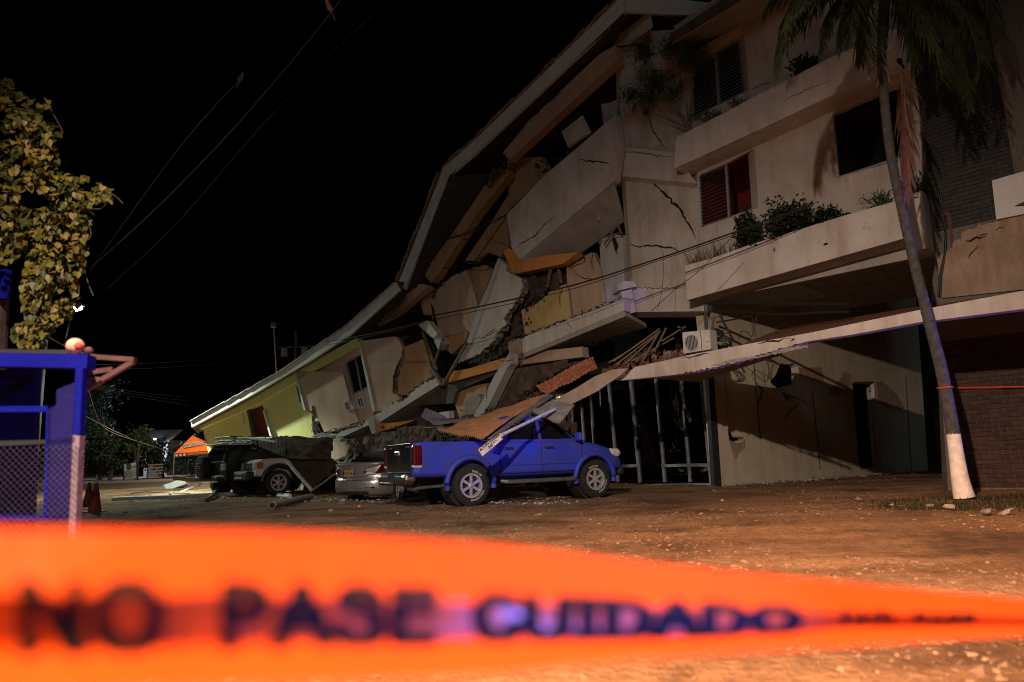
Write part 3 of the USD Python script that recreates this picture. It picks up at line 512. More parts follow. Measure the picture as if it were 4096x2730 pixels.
# soffit boards under the eaves
P0 = [RP.hit(*p) for p in ((1796, 704), (2502, 44))]; P1 = [FAC(25.6).hit(*p) for p in ((1840, 720), (2470, 170))]
for k in range(14):
    t0, t1 = k/14, (k + .93)/14
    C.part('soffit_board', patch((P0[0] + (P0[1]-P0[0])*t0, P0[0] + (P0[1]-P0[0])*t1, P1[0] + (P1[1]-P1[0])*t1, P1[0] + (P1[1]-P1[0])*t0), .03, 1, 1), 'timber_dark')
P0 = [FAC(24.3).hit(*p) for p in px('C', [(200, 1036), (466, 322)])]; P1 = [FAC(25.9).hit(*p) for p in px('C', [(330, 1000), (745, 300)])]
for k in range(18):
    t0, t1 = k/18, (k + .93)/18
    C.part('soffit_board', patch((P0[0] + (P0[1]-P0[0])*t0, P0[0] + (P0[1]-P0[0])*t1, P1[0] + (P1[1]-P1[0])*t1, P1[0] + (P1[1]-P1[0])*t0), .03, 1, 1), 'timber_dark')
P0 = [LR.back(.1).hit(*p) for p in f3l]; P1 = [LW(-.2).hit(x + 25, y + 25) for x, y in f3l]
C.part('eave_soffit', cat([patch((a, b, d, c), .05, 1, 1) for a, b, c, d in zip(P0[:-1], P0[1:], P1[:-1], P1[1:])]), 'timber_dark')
# beams under the roof
C.part('roof_beam', slab([(2010, 612), (2036, 640), (2060, 617), (2400, 306), (2472, 240), (2462, 182), (2400, 215), (2114, 486)], FAC(24.9), .35), 'tan_wall')
C.part('roof_beam', slab(px('C', [(303, 930), (345, 988), (385, 955), (640, 560), (834, 312), (826, 276), (758, 300), (690, 380), (480, 690)]), FAC(25.2), .35), 'ochre_wall')
C.part('roof_beam', slab(px('C', [(565, 850), (622, 852), (866, 505), (850, 415), (730, 610)]), FAC(26.2), .3), 'ochre_wall')
C.part('roof_beam', slab(px('C', [(-10, 1190), (-10, 1262), (140, 1180), (330, 1020), (310, 1000), (270, 1000), (120, 1120)]), FAC(25.0), .35), 'tan_wall')
# left end: wall, frieze beam, door, windows
W0 = LW(0)
dr = px('D', [(520, 765), (608, 725), (684, 962), (550, 950)]); wn = px('D', [(852, 612), (884, 596), (908, 702), (878, 712)]); wn2 = px('D', [(1190, 440), (1312, 374), (1366, 600), (1242, 658)]); wn3 = px('D', [(1264, 690), (1304, 674), (1322, 744), (1286, 758)])
C.part('wall', slab(px('D', [(190, 872), (600, 660), (860, 510), (925, 690), (935, 778), (982, 790, 1), (1000, 835), (958, 880, 1), (972, 960), (972, 1080), (240, 1080)]), W0, .25, None, [dr, wn], amp=.10), 'lime_wall')
C.part('wall', slab(px('D', [(870, 500), (1290, 270), (1316, 300), (1420, 790, 1), (1310, 868), (1060, 925), (1040, 870, 1), (985, 778), (935, 770)]), W0, .25, None, [wn2, wn3], amp=.08, seed=4), 'tan_wall')
C.part('pier', slab(px('D', [(862, 498), (925, 500), (1190, 508), (1235, 690), (1300, 850, 1), (1062, 922), (1030, 850, 1), (985, 782), (932, 772)]), W0, .1, lift=.22), 'tan_wall')
C.part('pier', slab(px('D', [(1300, 296), (1560, 262, 1), (1610, 330, 1), (1600, 400, 1), (1550, 530, 1), (1545, 650), (1600, 690, 1), (1480, 770), (1420, 782)]), W0, .3, lift=.25, amp=.10), 'tan_wall')
C.part('wall', slab(px('D', [(1612, 330), (1735, 280), (1810, 525, 1), (1640, 680, 1), (1560, 660), (1562, 540, 1), (1612, 410)]), W0, .3, lift=.1, amp=.09), 'ochre_wall')
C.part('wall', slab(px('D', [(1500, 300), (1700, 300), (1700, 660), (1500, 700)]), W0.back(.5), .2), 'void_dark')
C.part('pier_edge', slab(px('D', [(870, 556), (884, 560), (938, 772), (926, 770)]), W0, .3, lift=.27), 'white_trim')
C.part('pier_edge', slab(px('D', [(1302, 300), (1316, 300), (1420, 775), (1406, 785)]), W0, .3, lift=.28), 'white_trim')
C.part('door_jamb', slab(px('D', [(622, 775), (633, 770), (686, 962), (674, 962)]), W0, .2, lift=.10), 'white_trim')
C.part('door_jamb', slab(px('D', [(506, 770), (522, 764), (560, 950), (540, 950)]), W0, .2, lift=.06), 'timber_dark')
C.part('door', slab(px('D', [(505, 760), (620, 715), (700, 975), (540, 975)]), W0.back(.2), .05), 'dark_red_curtain')
w = C.part('window', cat([bar(W0.hit(*a), W0.hit(*b), .06) for a, b in zip(wn2, wn2[1:] + wn2[:1])] + [bar(W0.hit(*px('D', [(1258, 405)])[0]), W0.hit(*px('D', [(1300, 630)])[0]), .06)]), 'alu_frame')
C.part('glass_pane', slab(wn2, W0.back(.12), .01), 'car_glass', parent=w)
w = C.part('window', cat([bar(W0.hit(*a), W0.hit(*b), .06) for a, b in zip(wn, wn[1:] + wn[:1])]), 'timber_dark'); C.part('glass_pane', slab(wn, W0.back(.12), .01), 'car_glass', parent=w)
w = C.part('window', cat([bar(W0.hit(*a), W0.hit(*b), .06) for a, b in zip(wn3, wn3[1:] + wn3[:1])] + [bar(W0.hit(*px('D', [(1286, 680)])[0]), W0.hit(*px('D', [(1304, 752)])[0]), .04)]), 'white_trim'); C.part('glass_pane', slab(wn3, W0.back(.12), .01), 'car_glass', parent=w)
C.part('frieze_beam', slab(px('D', [(190, 866), (600, 628), (860, 500), (1290, 270), (1300, 330), (930, 535), (640, 705), (480, 785), (262, 872), (200, 905)]), W0, .3, lift=.22), 'lime_wall')
C.part('crack', crack('D', [(985, 740), (995, 800), (990, 850), (1010, 880), (1040, 920)], W0, .22, lift=.24, seed=3), 'crack_dark')
C.part('crack', crack('D', [(1605, 400), (1575, 470), (1555, 540), (1550, 600), (1548, 660)], W0, .16, lift=.26, seed=5), 'crack_dark')
C.part('crack', crack('D', [(475, 790), (482, 850), (478, 870)], W0, .03, seed=6), 'crack_dark')
# floor slab edge, torn along its top
FP = LW(.75)
C.part('floor_slab', slab(px('D', [(955, 952), (1000, 930), (1110, 940, 1), (1310, 870), (1345, 828, 1), (1350, 872), (1180, 950), (1100, 962)]), FP, 1.6, ln*1.2), 'gutter_white')
C.part('floor_slab', slab(px('D', [(1345, 830, 1), (1420, 788, 1), (1600, 690, 1), (1715, 595, 1), (1822, 538), (1842, 592), (1600, 742), (1420, 858), (1385, 815)]), FP, 1.6, ln*2.6, amp=.09), 'gutter_white')
C.part('orange_block', slab(px('D', [(1385, 806), (1420, 858), (1470, 862), (1680, 838), (1560, 880), (1388, 932), (1362, 850)]), LW(.72), .3), 'orange_paint')
C.part('orange_block', slab(px('D', [(1335, 830), (1388, 806), (1400, 930), (1372, 938)]), LW(.78), .3), 'grey_plaster')
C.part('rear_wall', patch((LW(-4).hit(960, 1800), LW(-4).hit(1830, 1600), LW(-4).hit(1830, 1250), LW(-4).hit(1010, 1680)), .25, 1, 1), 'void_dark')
C.part('end_wall', slab(px('D', [(238, 1035), (240, 1100), (192, 900), (195, 872)]), W0, 1, ln*3), 'lime_wall')
b0 = FAC(30); p = [b0.hit(*k) for k in ((1500, 1500), (2560, 1500), (2560, 200), (1700, 1000))]
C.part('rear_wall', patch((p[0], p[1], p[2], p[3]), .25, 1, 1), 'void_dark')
C.done()

def ac_unit(c, quad, plane, name, label, depth=.35, fan=True, lift=.0, group=None):
    """An air conditioner's box on a wall: quad = top-left, top-right, bottom-right, bottom-left of its front."""
    q = px(c, quad); T = Thing(name, label, 'air conditioner', group); P = [plane.hit(*k) + plane.n*(lift + depth) for k in q]
    body = slab(q, plane, depth, lift=lift + depth); T.part('casing', body, 'ac_white')
    ctr = sum(P)/4; e = (P[1]-P[0]); f = (P[3]-P[0]); w, h = np.linalg.norm(e), np.linalg.norm(f); e, f = e/w, f/h
    if fan:
        r = min(w, h)*.36; o = P[0] + e*w*.33 + f*h*.52; ang = np.linspace(0, 2*np.pi, 33)
        disc = trimesh.Trimesh(np.vstack([[o + plane.n*.004]] + [[o + plane.n*.004 + r*(np.cos(t)*e + np.sin(t)*f)] for t in ang]), [[0, k+1, k+2] for k in range(32)], process=False)
        T.part('fan_opening', disc, 'ac_dark')
        T.part('fan_hub', chunk(o + plane.n*.012, r*.16, 3), 'ac_dark')
        for s in np.linspace(-.8, .8, 9):
            hh = r*math.sqrt(1 - s*s); T.part('grille_bar', bar(o + plane.n*.02 + e*s*r - f*hh, o + plane.n*.02 + e*s*r + f*hh, .008), 'ac_white')
        T.part('grille_ring', tube([o + plane.n*.02 + r*(np.cos(t)*e + np.sin(t)*f) for t in ang], .01, 6), 'ac_white')
        T.part('panel_seam', bar(P[0] + e*w*.68 + plane.n*.003, P[3] + e*w*.68 + plane.n*.003, .012), 'ac_dark')
        T.part('service_cover', slab([(q[0][0] + (q[1][0]-q[0][0])*.86, q[0][1] + (q[1][1]-q[0][1])*.86 + (q[3][1]-q[0][1])*.25), (q[1][0], q[1][1] + (q[3][1]-q[0][1])*.25), (q[1][0], q[1][1] + (q[3][1]-q[0][1])*.55), (q[0][0] + (q[1][0]-q[0][0])*.86, q[0][1] + (q[1][1]-q[0][1])*.86 + (q[3][1]-q[0][1])*.55)], plane, .05, lift=depth + lift + .03), 'ac_white')
    else:
        for t in np.linspace(.15, .85, 7): T.part('grille_slat', bar(P[0] + f*h*t + e*w*.08 + plane.n*.01, P[0] + f*h*t + e*w*.92 + plane.n*.01, .018), 'ac_dark')
    T.done()
ac_unit('K', [(803, 618), (1086, 588), (1102, 790), (818, 836)], FAC(22.6), 'air_conditioner', 'beige outdoor air conditioner with round fan sitting on the canopy rubble', .32)
ac_unit('D', [(1218, 722), (1246, 706), (1290, 760), (1236, 782)], LW(0), 'window_air_conditioner', 'small grilled window air conditioner under a window of the sunken wing', .4, False, .02)

# ------------------------------------------------------------------ pieces torn loose between the two blocks, each its own thing
def piece(name, label, cat_, c, pts, plane, thick, mat, core=None, amp=.07, seed=0, dirv=None, extra=()):
    T = Thing(name, label, cat_); T.part('face', slab(px(c, pts), plane, .05 if core else thick, None if core else dirv, amp=amp, seed=seed), mat)
    if core: T.part('core', slab(px(c, pts), plane.back(.052), thick, dirv, amp=amp*1.4, seed=seed+3), core)
    for n_, m_, mt in extra: T.part(n_, m_, mt)
    T.done()
T = Thing('balcony', 'big grey balcony parapet hanging tilted, with an orange end beam', 'balcony')
par = [(2026, 860), (2183, 698), (2262, 632), (2413, 501), (2463, 459), (2482, 583), (2461, 721), (2244, 900), (2080, 1039), (2048, 995)]
BP = FAC(24.7)
T.part('parapet', slab(par, BP, .25), 'white_band')
f = [BP.back(.05).hit(*k) for k in ((2082, 1036), (2458, 722))]; r_ = [FAC(26.4).hit(*k) for k in px('C', [(1270, 802), (1566, 585)])]
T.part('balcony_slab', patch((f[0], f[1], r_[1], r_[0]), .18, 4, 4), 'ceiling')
T.part('end_beam', slab(px('C', [(832, 772), (870, 790), (905, 848), (1090, 818), (1272, 800), (1180, 872), (866, 938), (806, 800)]), FAC(24.75), .35, amp=.05), 'orange_paint')
T.part('crack', crack('C', [(880, 775), (920, 740), (1000, 700), (1070, 620), (1140, 570)], BP, .045, seed=11), 'crack_dark')
T.part('crack', crack('C', [(1285, 220), (1360, 230), (1420, 235), (1480, 240)], BP, .05, seed=12), 'crack_dark')
T.part('ceiling_lamp', chunk(FAC(25.4).hit(*px('C', [(1400, 590)])[0]), .11, 5), 'ac_white')
T.done()
T = Thing('lower_balcony', 'long cream balcony edge of the floor below, tilted down to a broken post', 'balcony')
LP = FAC(24.6)
T.part('parapet', slab(px('J', [(1080, 1030, 1), (1240, 950, 1), (1520, 848, 1), (1820, 720, 1), (1990, 660), (2012, 650), (2008, 770), (1100, 1152)]), LP, .3, amp=.05), 'white_band')
f = [LP.hit(*k) for k in px('J', [(1102, 1150), (2010, 772)])]; r_ = [FAC(26.6).hit(*k) for k in px('J', [(1200, 1140), (2200, 880)])]
T.part('balcony_slab', patch((f[0], f[1], r_[1], r_[0]), .15, 4, 4), 'ceiling')
T.part('rear_beam', slab(px('J', [(1100, 1150), (1630, 1092), (1640, 1185), (1250, 1232), (1010, 1262), (1080, 1200)]), FAC(25.0), .3), 'tan_wall')
T.part('end_post', slab(px('J', [(965, 1052, 1), (1080, 1015), (1088, 1150, 1), (1012, 1262), (985, 1200)]), FAC(24.5), .4, amp=.06), 'old_render')
T.part('crack', crack('J', [(1500, 880), (1520, 910), (1535, 935)], LP, .02, seed=13), 'crack_dark')
T.done()
piece('wall_panel', 'tan upper wall panel behind the top edge of the hanging balcony', 'wall panel', 'C', [(830, 215, 1), (1042, 195), (1095, 290), (872, 505), (838, 480)], FAC(25.9), .25, 'ochre_wall', amp=.05)
piece('wall_panel', 'brown wall panel with dangling wires left of the hanging balcony', 'wall panel', 'C', [(620, 855), (705, 800, 1), (790, 830), (832, 762), (828, 560), (868, 500)], FAC(26.4), .2, 'ochre_wall', amp=.05)
piece('wall_panel', 'tall brown wall panel with a vertical crack above the white blocks', 'wall panel', 'J', [(168, 630, 1), (245, 568), (350, 582, 1), (450, 470), (600, 402), (660, 600), (702, 745), (640, 960, 1), (480, 985), (350, 1005, 1), (285, 810), (212, 805)], FAC(25.9), .25, 'tan_wall', 'concrete', seed=2,
      extra=[('crack', crack('J', [(285, 700), (300, 800), (330, 900), (350, 990)], FAC(25.9), .16, seed=14), 'crack_dark')])
piece('wall_panel', 'small ochre wall panel below the tall cracked brown one', 'wall panel', 'J', [(395, 1010, 1), (600, 965), (590, 1040), (465, 1160, 1), (400, 1110)], FAC(25.7), .2, 'ochre_wall', 'concrete')
piece('wall_panel', 'dark orange wall panel under the broken beam ends', 'wall panel', 'J', [(600, 405, 1), (760, 360), (830, 400), (700, 745), (655, 600)], FAC(26.2), .2, 'ochre_wall')
piece('leaning_slab', 'large pale grey wall slab leaning left, broken along its right edge', 'concrete slab', 'J', [(885, 300), (930, 345, 1), (955, 420), (1085, 482, 1), (1095, 570, 1), (1020, 700, 1), (925, 850, 1), (950, 890, 1), (870, 960, 1), (850, 1032, 1), (700, 1160, 1), (545, 1225), (520, 1190), (610, 1060), (700, 765), (795, 540)], FAC(24.3), .3, 'white_band', 'concrete', seed=5, dirv=None,
      extra=[('edge_strip', slab(px('J', [(878, 300), (905, 330), (640, 1060), (540, 1225), (520, 1190), (600, 1060), (700, 740), (790, 540)]), FAC(24.25), .3, bk(.5)), 'grey_plaster'), ('crack', crack('J', [(640, 1030), (760, 1010), (860, 950), (900, 935)], FAC(24.3), .03, seed=15), 'crack_dark')])
piece('wall_panel', 'bright yellow wall panel standing on the lower balcony edge', 'wall panel', 'J', [(1085, 765), (1240, 700, 1), (1300, 640, 1), (1355, 595, 1), (1482, 532), (1505, 600), (1532, 838), (1380, 882, 1), (1122, 1000)], FAC(25.2), .25, 'yellow_wall', 'concrete', seed=7, amp=.05)
piece('wall_panel', 'beige wall panel between the yellow panel and the white boards', 'wall panel', 'J', [(1490, 380, 1), (1600, 300, 1), (1725, 245), (1800, 400), (1842, 705), (1535, 842), (1502, 600)], FAC(25.5), .25, 'tan_wall', 'concrete', seed=8, amp=.05,
      extra=[('crack', crack('J', [(1540, 400), (1580, 440), (1660, 485), (1790, 490)], FAC(25.5), .025, seed=16), 'crack_dark')])
piece('wall_panel', 'grey plastered wall panel below the splintered boards', 'wall panel', 'J', [(1785, 110), (1900, 90), (2000, 90), (2010, 660), (1845, 702), (1800, 400)], FAC(25.7), .25, 'grey_plaster',
      extra=[('crack', crack('J', [(1915, 110), (1935, 180), (1950, 265)], FAC(25.7), .18, seed=17), 'crack_dark')])
for k, (a, b, lb) in enumerate(((( 1780, 170), (1790, 90), 'short splintered white board'), ((1830, 180), (1945, 5), 'long splintered white board leaning right'), ((1800, 120), (1980, 70), 'splintered board lying flat across the gap'), ((1880, 60), (1930, 120), 'thin broken lath'), ((1950, 0), (1985, 80), 'thin lath at the corner column'))):
    p, q = [FAC(25.2).hit(*x) for x in px('J', [a, b])]; single('broken_board', bar(p, q, .03, .05 + .012*k, up=(.7, .7, 0)), 'wood', lb + ' under the hanging balcony', 'board')
piece('fallen_column', 'long pale concrete column leaning between the two broken floors', 'column', 'R', [(935, 175), (952, 285, 1), (905, 345), (700, 760), (620, 872), (530, 885), (640, 690), (760, 440), (872, 262)], FAC(23.4), .35, 'grey_plaster', amp=.04)
piece('fallen_beam', 'orange painted beam lying over the dark gap', 'beam', 'J', [(400, 1425), (485, 1310), (620, 1288), (930, 1192, 1), (895, 1290), (700, 1342)], FAC(24.4), .35, 'orange_paint', amp=.05)
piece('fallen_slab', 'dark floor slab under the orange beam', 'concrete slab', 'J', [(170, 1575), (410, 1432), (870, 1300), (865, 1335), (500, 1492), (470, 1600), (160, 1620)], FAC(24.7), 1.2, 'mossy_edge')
piece('wall_panel', 'ochre wall fragment deep below the orange beam', 'wall panel', 'R', [(330, 620, 1), (560, 535), (685, 510), (670, 640, 1), (440, 720), (420, 840), (385, 900), (320, 710, 1)], FAC(25.0), .2, 'ochre_wall', 'concrete', amp=.05)
piece('rubble_slab', 'broken grey floor piece leaning on the pale column', 'concrete slab', 'R', [(440, 720, 1), (540, 655, 1), (600, 640), (612, 700), (560, 850, 1), (400, 900)], FAC(24.2), .25, 'concrete', amp=.06)
piece('white_block', 'white plaster block tipped in front of the brown panel', 'plaster block', 'J', [(160, 892), (242, 858), (335, 975), (300, 1020, 1), (205, 940)], FAC(24.8), .3, 'white_band', amp=.04)
piece('white_block', 'small grey plaster block beside the tipped white one', 'plaster block', 'J', [(300, 1020), (350, 990), (385, 1060), (340, 1120, 1)], FAC(25.0), .3, 'grey_plaster', amp=.04)
piece('pale_panel', 'tilted white door panel with a moulded frame above the balcony', 'panel', 'I', [(905, 595), (1120, 425), (1210, 605), (975, 765)], FAC(25.0), .06, 'white_band', extra=[('moulding', cat([bar(FAC(24.95).hit(*a), FAC(24.95).hit(*b), .03) for a, b in zip(px('I', [(930, 610), (1115, 465), (1185, 605), (985, 740)]), px('I', [(1115, 465), (1185, 605), (985, 740), (930, 610)]))]), 'white_band')])
piece('wall_panel', 'pale green wall fragment at the inner side of the corner column', 'wall panel', 'I', [(1318, 310), (1400, 290, 1), (1492, 262), (1500, 420), (1340, 525)], FAC(26.0), .2, 'grey_plaster', amp=.04)
piece('ceiling_piece', 'sagging dark ceiling sheet inside the broken upper floor', 'ceiling piece', 'I', [(400, 850, 1), (700, 680, 1), (1310, 190, 1), (1490, 80), (1490, 190), (1340, 310, 1), (1150, 430), (900, 640, 1), (680, 830, 1)], FAC(26.6), .1, 'timber_dark', amp=.05)
for k, (c, a, b, w, lb) in enumerate((('J', (600, 1060), (385, 1440), .12, 'long splintered timber leaning beside the orange beam'), ('J', (390, 1000), (310, 1245), .08, 'thin timber prop under the small ochre panel'), ('J', (200, 960), (330, 1300), .10, 'dark timber left of the thin prop'), ('J', (1350, 400), (1320, 560), .09, 'grey steel prop in the dark hole above the yellow panel'),
        ('J', (1420, 400), (1450, 520), .08, 'bent steel strip at the top of the yellow panel'), ('J', (270, 1260), (380, 1430), .16, 'pale timber crossing the long splintered one'))):
    p, q = [FAC(24.2 if k in (0, 5) else 25.0).hit(*x) for x in px(c, [a, b])]; single('timber', bar(p, q, w, w*.6), 'wood', lb, 'timber')
# rubble masses with a rough, lumpy surface
def lumps(c, pts, plane, thick, amp=.22, seed=0, freq=2.2):
    f = Polygon([tuple(plane.uv(*p)) for p in px(c, pts)]).buffer(0); x0, y0, x1, y1 = f.bounds; st = .11
    us, vs = np.arange(x0, x1 + st, st), np.arange(y0, y1 + st, st); u, v = np.meshgrid(us, vs, indexing='ij'); P = np.stack([u, v, u*0 + seed], -1)
    h = (meshkit.fbm(P*freq, 4, seed) - .5)*2*amp + (np.abs(meshkit.fbm(P*freq*2.3, 3, seed+4) - .5))*amp*1.3
    import shapely; ins = shapely.contains_xy(f, u, v)
    g = plane.p + u[..., None]*plane.U + v[..., None]*plane.V + h[..., None]*plane.n; n = u.shape[1]; idx = np.arange(u.size).reshape(u.shape)
    ok = ins[:-1, :-1] & ins[1:, :-1] & ins[1:, 1:] & ins[:-1, 1:]; q = np.stack([idx[:-1, :-1], idx[1:, :-1], idx[1:, 1:], idx[:-1, 1:]], -1)[ok]
    m = trimesh.Trimesh(g.reshape(-1, 3), np.vstack([q[:, [0, 1, 2]], q[:, [0, 2, 3]]]), process=True); b = m.copy(); b.vertices = b.vertices - plane.n*thick; b.invert()
    return trimesh.util.concatenate([m, b])
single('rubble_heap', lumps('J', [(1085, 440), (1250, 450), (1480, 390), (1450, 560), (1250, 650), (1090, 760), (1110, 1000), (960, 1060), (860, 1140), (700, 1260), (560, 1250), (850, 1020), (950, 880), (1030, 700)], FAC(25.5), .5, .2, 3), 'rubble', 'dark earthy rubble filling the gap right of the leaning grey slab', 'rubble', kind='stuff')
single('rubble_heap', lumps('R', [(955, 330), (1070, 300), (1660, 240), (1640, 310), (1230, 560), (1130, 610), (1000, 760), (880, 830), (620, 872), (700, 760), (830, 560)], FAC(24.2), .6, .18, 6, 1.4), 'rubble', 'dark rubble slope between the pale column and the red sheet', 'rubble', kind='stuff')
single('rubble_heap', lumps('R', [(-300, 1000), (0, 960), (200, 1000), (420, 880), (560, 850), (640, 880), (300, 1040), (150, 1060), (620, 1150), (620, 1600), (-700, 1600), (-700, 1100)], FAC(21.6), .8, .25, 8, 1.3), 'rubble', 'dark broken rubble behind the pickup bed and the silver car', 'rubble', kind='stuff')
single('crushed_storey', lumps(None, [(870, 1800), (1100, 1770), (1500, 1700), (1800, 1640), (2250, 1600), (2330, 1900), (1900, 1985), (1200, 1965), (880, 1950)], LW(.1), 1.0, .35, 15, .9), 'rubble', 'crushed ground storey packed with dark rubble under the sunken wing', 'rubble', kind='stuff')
# brick fragments on the canopy: the biggest as things, the crumbs as one mass
big, crumbs = [], []
for k in range(260):
    u, v = rng.random(), rng.random(); x = 2420 + 330*u; yl = 1530 - (x - 2420)*.28; y = yl - v*max(18, 85 - abs(x - 2560)*.25)
    s = float(np.exp(rng.normal(math.log(.085), .35))); c = 21.4 + 2.2*v + rng.uniform(-.2, .2); m = chunk(FAC(c).hit(x, y), s, 500 + k)
    (big if s > .115 and len(big) < 24 else crumbs).append((s, m, x, y))
big.sort(key=lambda t: -t[0])
for s, m, x, y in big: single('brick_fragment', m, 'broken_brick' if rng.random() < .6 else 'concrete', 'broken brick or concrete lump in the heap beside the air conditioner', 'rubble piece', group='lumps on the canopy heap')
single('brick_rubble', cat([t[1] for t in crumbs]), 'broken_brick', 'small brick crumbs heaped on the canopy left of the air conditioner', 'rubble', kind='stuff')
for k, (a, b) in enumerate((((10, 905), (490, 565)), ((40, 935), (480, 600)), ((130, 930), (500, 590)), ((-40, 920), (420, 640)), ((330, 880), (490, 590)), ((200, 900), (640, 660)), ((440, 800), (560, 560)), ((690, 545), (810, 615)), ((520, 690), (760, 540)))):
    p, q = FAC(21.8).hit(*px('K', [a])[0]), FAC(23.4).hit(*px('K', [b])[0]); single('lath', bar(p, q, .05, .03), 'wood', ('longest grey lath slanting up from the canopy brick heap', 'second long lath beside the longest one on the heap', 'third lath of the slanting bundle', 'outermost lath at the lower left of the bundle', 'steep lath crossing the bundle', 'lath lying flatter over the brick heap', 'short steep lath in front of the dark gap', 'short lath sloping down to the air conditioner', 'lath sloping down behind the air conditioner')[k], 'lath')
# torn sheets over the cars: (picture point, distance) corners
def corners(c, pts): return [at(*px(c, [p[:2]])[0], p[2]) for p in pts]
def sheet_thing(name, label, c, pts, mat, **kw): return single(name, patch(corners(c, pts), **kw), mat, label, 'metal sheet', smooth=40)
sheet_thing('corrugated_sheet', 'large rust orange corrugated sheet sagging over the pickup bed', 'R', [(150, 1035, 15.2), (640, 1125, 13.85), (1370, 622, 16.6), (640, 865, 17.8)], 'rust_sheet', thick=.012, nu=60, nv=24, corr=(22, .022, 0), wob=.05, seed=2)
sheet_thing('corrugated_sheet', 'red corrugated sheet flaking white, tilted above the orange sheet', 'R', [(1232, 545, 17.6), (1345, 632, 16.9), (1905, 330, 18.2), (1858, 212, 18.8)], 'red_sheet', thick=.012, nu=8, nv=40, corr=(14, .012, 1), wob=.05, seed=3)
sheet_thing('corrugated_sheet', 'dark corrugated sheet hanging below the torn fascia, lit blue from the side', 'R', [(1175, 815, 15.4), (1490, 960, 14.9), (1660, 745, 15.6), (1420, 695, 15.9)], 'grey_sheet', thick=.012, nu=30, nv=10, corr=(10, .02, 1), wob=.03, seed=4)
sheet_thing('edge_strip', 'long folded metal strip under the orange sheet', 'R', [(690, 1120, 13.85), (760, 1110, 13.8), (1420, 640, 16.4), (1345, 632, 16.55)], 'grey_sheet', thick=.02, nu=4, nv=20)
piece('torn_fascia', 'torn beige canopy edge hanging down to the left over the pickup', 'fascia', 'R', [(1340, 745), (1440, 690), (1700, 545), (1880, 432), (2100, 352), (2245, 342), (2180, 410), (1900, 600), (1620, 742)], FAC(20.3), .06, 'fascia_sheet')
single('steel_pole', tube([at(*px('R', [(850, 1082)])[0], 13.5), at(*px('R', [(1435, 800)])[0], 15.3)], .035), 'white_trim', 'thin pale pole slanting above the pickup cab', 'pole')
for k, (a, b) in enumerate((((1130, 935), (1190, 820)), ((980, 950), (1090, 955)), ((860, 1060), (1190, 830)))):
    single('bent_rod', tube([at(*px('R', [a])[0], 14.4), at(*px('R', [b])[0], 14.9)], .014, 6), 'grey_cable', ('short rod joining the pale pole to the sheet above', 'level rod above the cab window', 'long dark rod beside the pale pole')[k], 'rod')
for k, (a, n) in enumerate((((1622, 745), 13), ((1932, 565), 12))):
    T = Thing('chain', ('chain hanging from the tip of the torn fascia', 'second chain hanging near the shop posts')[k], 'chain'); p = FAC(20.3).hit(*px('R', [a])[0])
    for i in range(n):
        ang = np.linspace(0, 2*np.pi, 9); e = np.array([.7, -.7, 0]) if i % 2 else np.array([.7, .7, 0]); o = p - np.array([0, 0, .035*i + .02])
        T.part('link', tube([o + e*.013*np.cos(t) + np.array([0, 0, .024])*np.sin(t) for t in ang], .005, 5), 'steel')
    T.done()
# height limit sign bent in the wreck
T = Thing('height_limit_sign', 'bent white sign reading ALTURA MAXIMA 340 MTS. over the pickup', 'sign')
sq = corners('R', [(632, 1330, 13.35), (866, 1130, 13.6), (828, 1054, 13.65), (580, 1240, 13.4)]); a, b, d, e = sq
T.part('board', patch((a, b, d, e), .012, 8, 4, wob=.012, seed=6), 'notice_white')
ex = (b - a); ey = (e - a); nn = np.cross(ex, ey); nn /= np.linalg.norm(nn)
def write(T, text, origin, ex, ey, nn, h, mat, name='lettering', lift=.012, bold=True, width=None, tracking=1.0):
    """Lettering laid on a surface: origin is the lower left of the text, ex and ey its unit directions."""
    m = meshkit.text_mesh(text, 1.0, .02, bold); v = m.vertices; w = v[:, 0].max() - v[:, 0].min(); sx = h if width is None else width/w
    if np.dot(np.cross(ex, ey), nn) < 0: m.invert()
    m.vertices = origin + (v[:, :1] - v[:, 0].min())*sx*ex + v[:, 1:2]*h*ey + (lift + v[:, 2:]*.15)*nn; return T.part(name, m, mat)
exu, eyu = ex/np.linalg.norm(ex), ey/np.linalg.norm(ey); Lx, Ly = np.linalg.norm(ex), np.linalg.norm(ey)
if nn @ (CAM - a) < 0: nn = -nn
write(T, 'ALTURA MAXIMA', a + ey*.60 + ex*.04, exu, eyu, nn, Ly*.24, 'lettering_black', width=Lx*.92, lift=.02)
write(T, '340', a + ey*.20 + ex*.36, exu, eyu, nn, Ly*.28, 'lettering_black', width=Lx*.20, lift=.02)
write(T, 'MTS.', a + ey*.34 + ex*.60, exu, eyu, nn, Ly*.13, 'lettering_black', width=Lx*.18, lift=.02)
T.part('rim', cat([bar(p + nn*.014, q + nn*.014, .012) for p, q in ((a, b), (b, d), (d, e), (e, a))]), 'rust_red')
T.done()
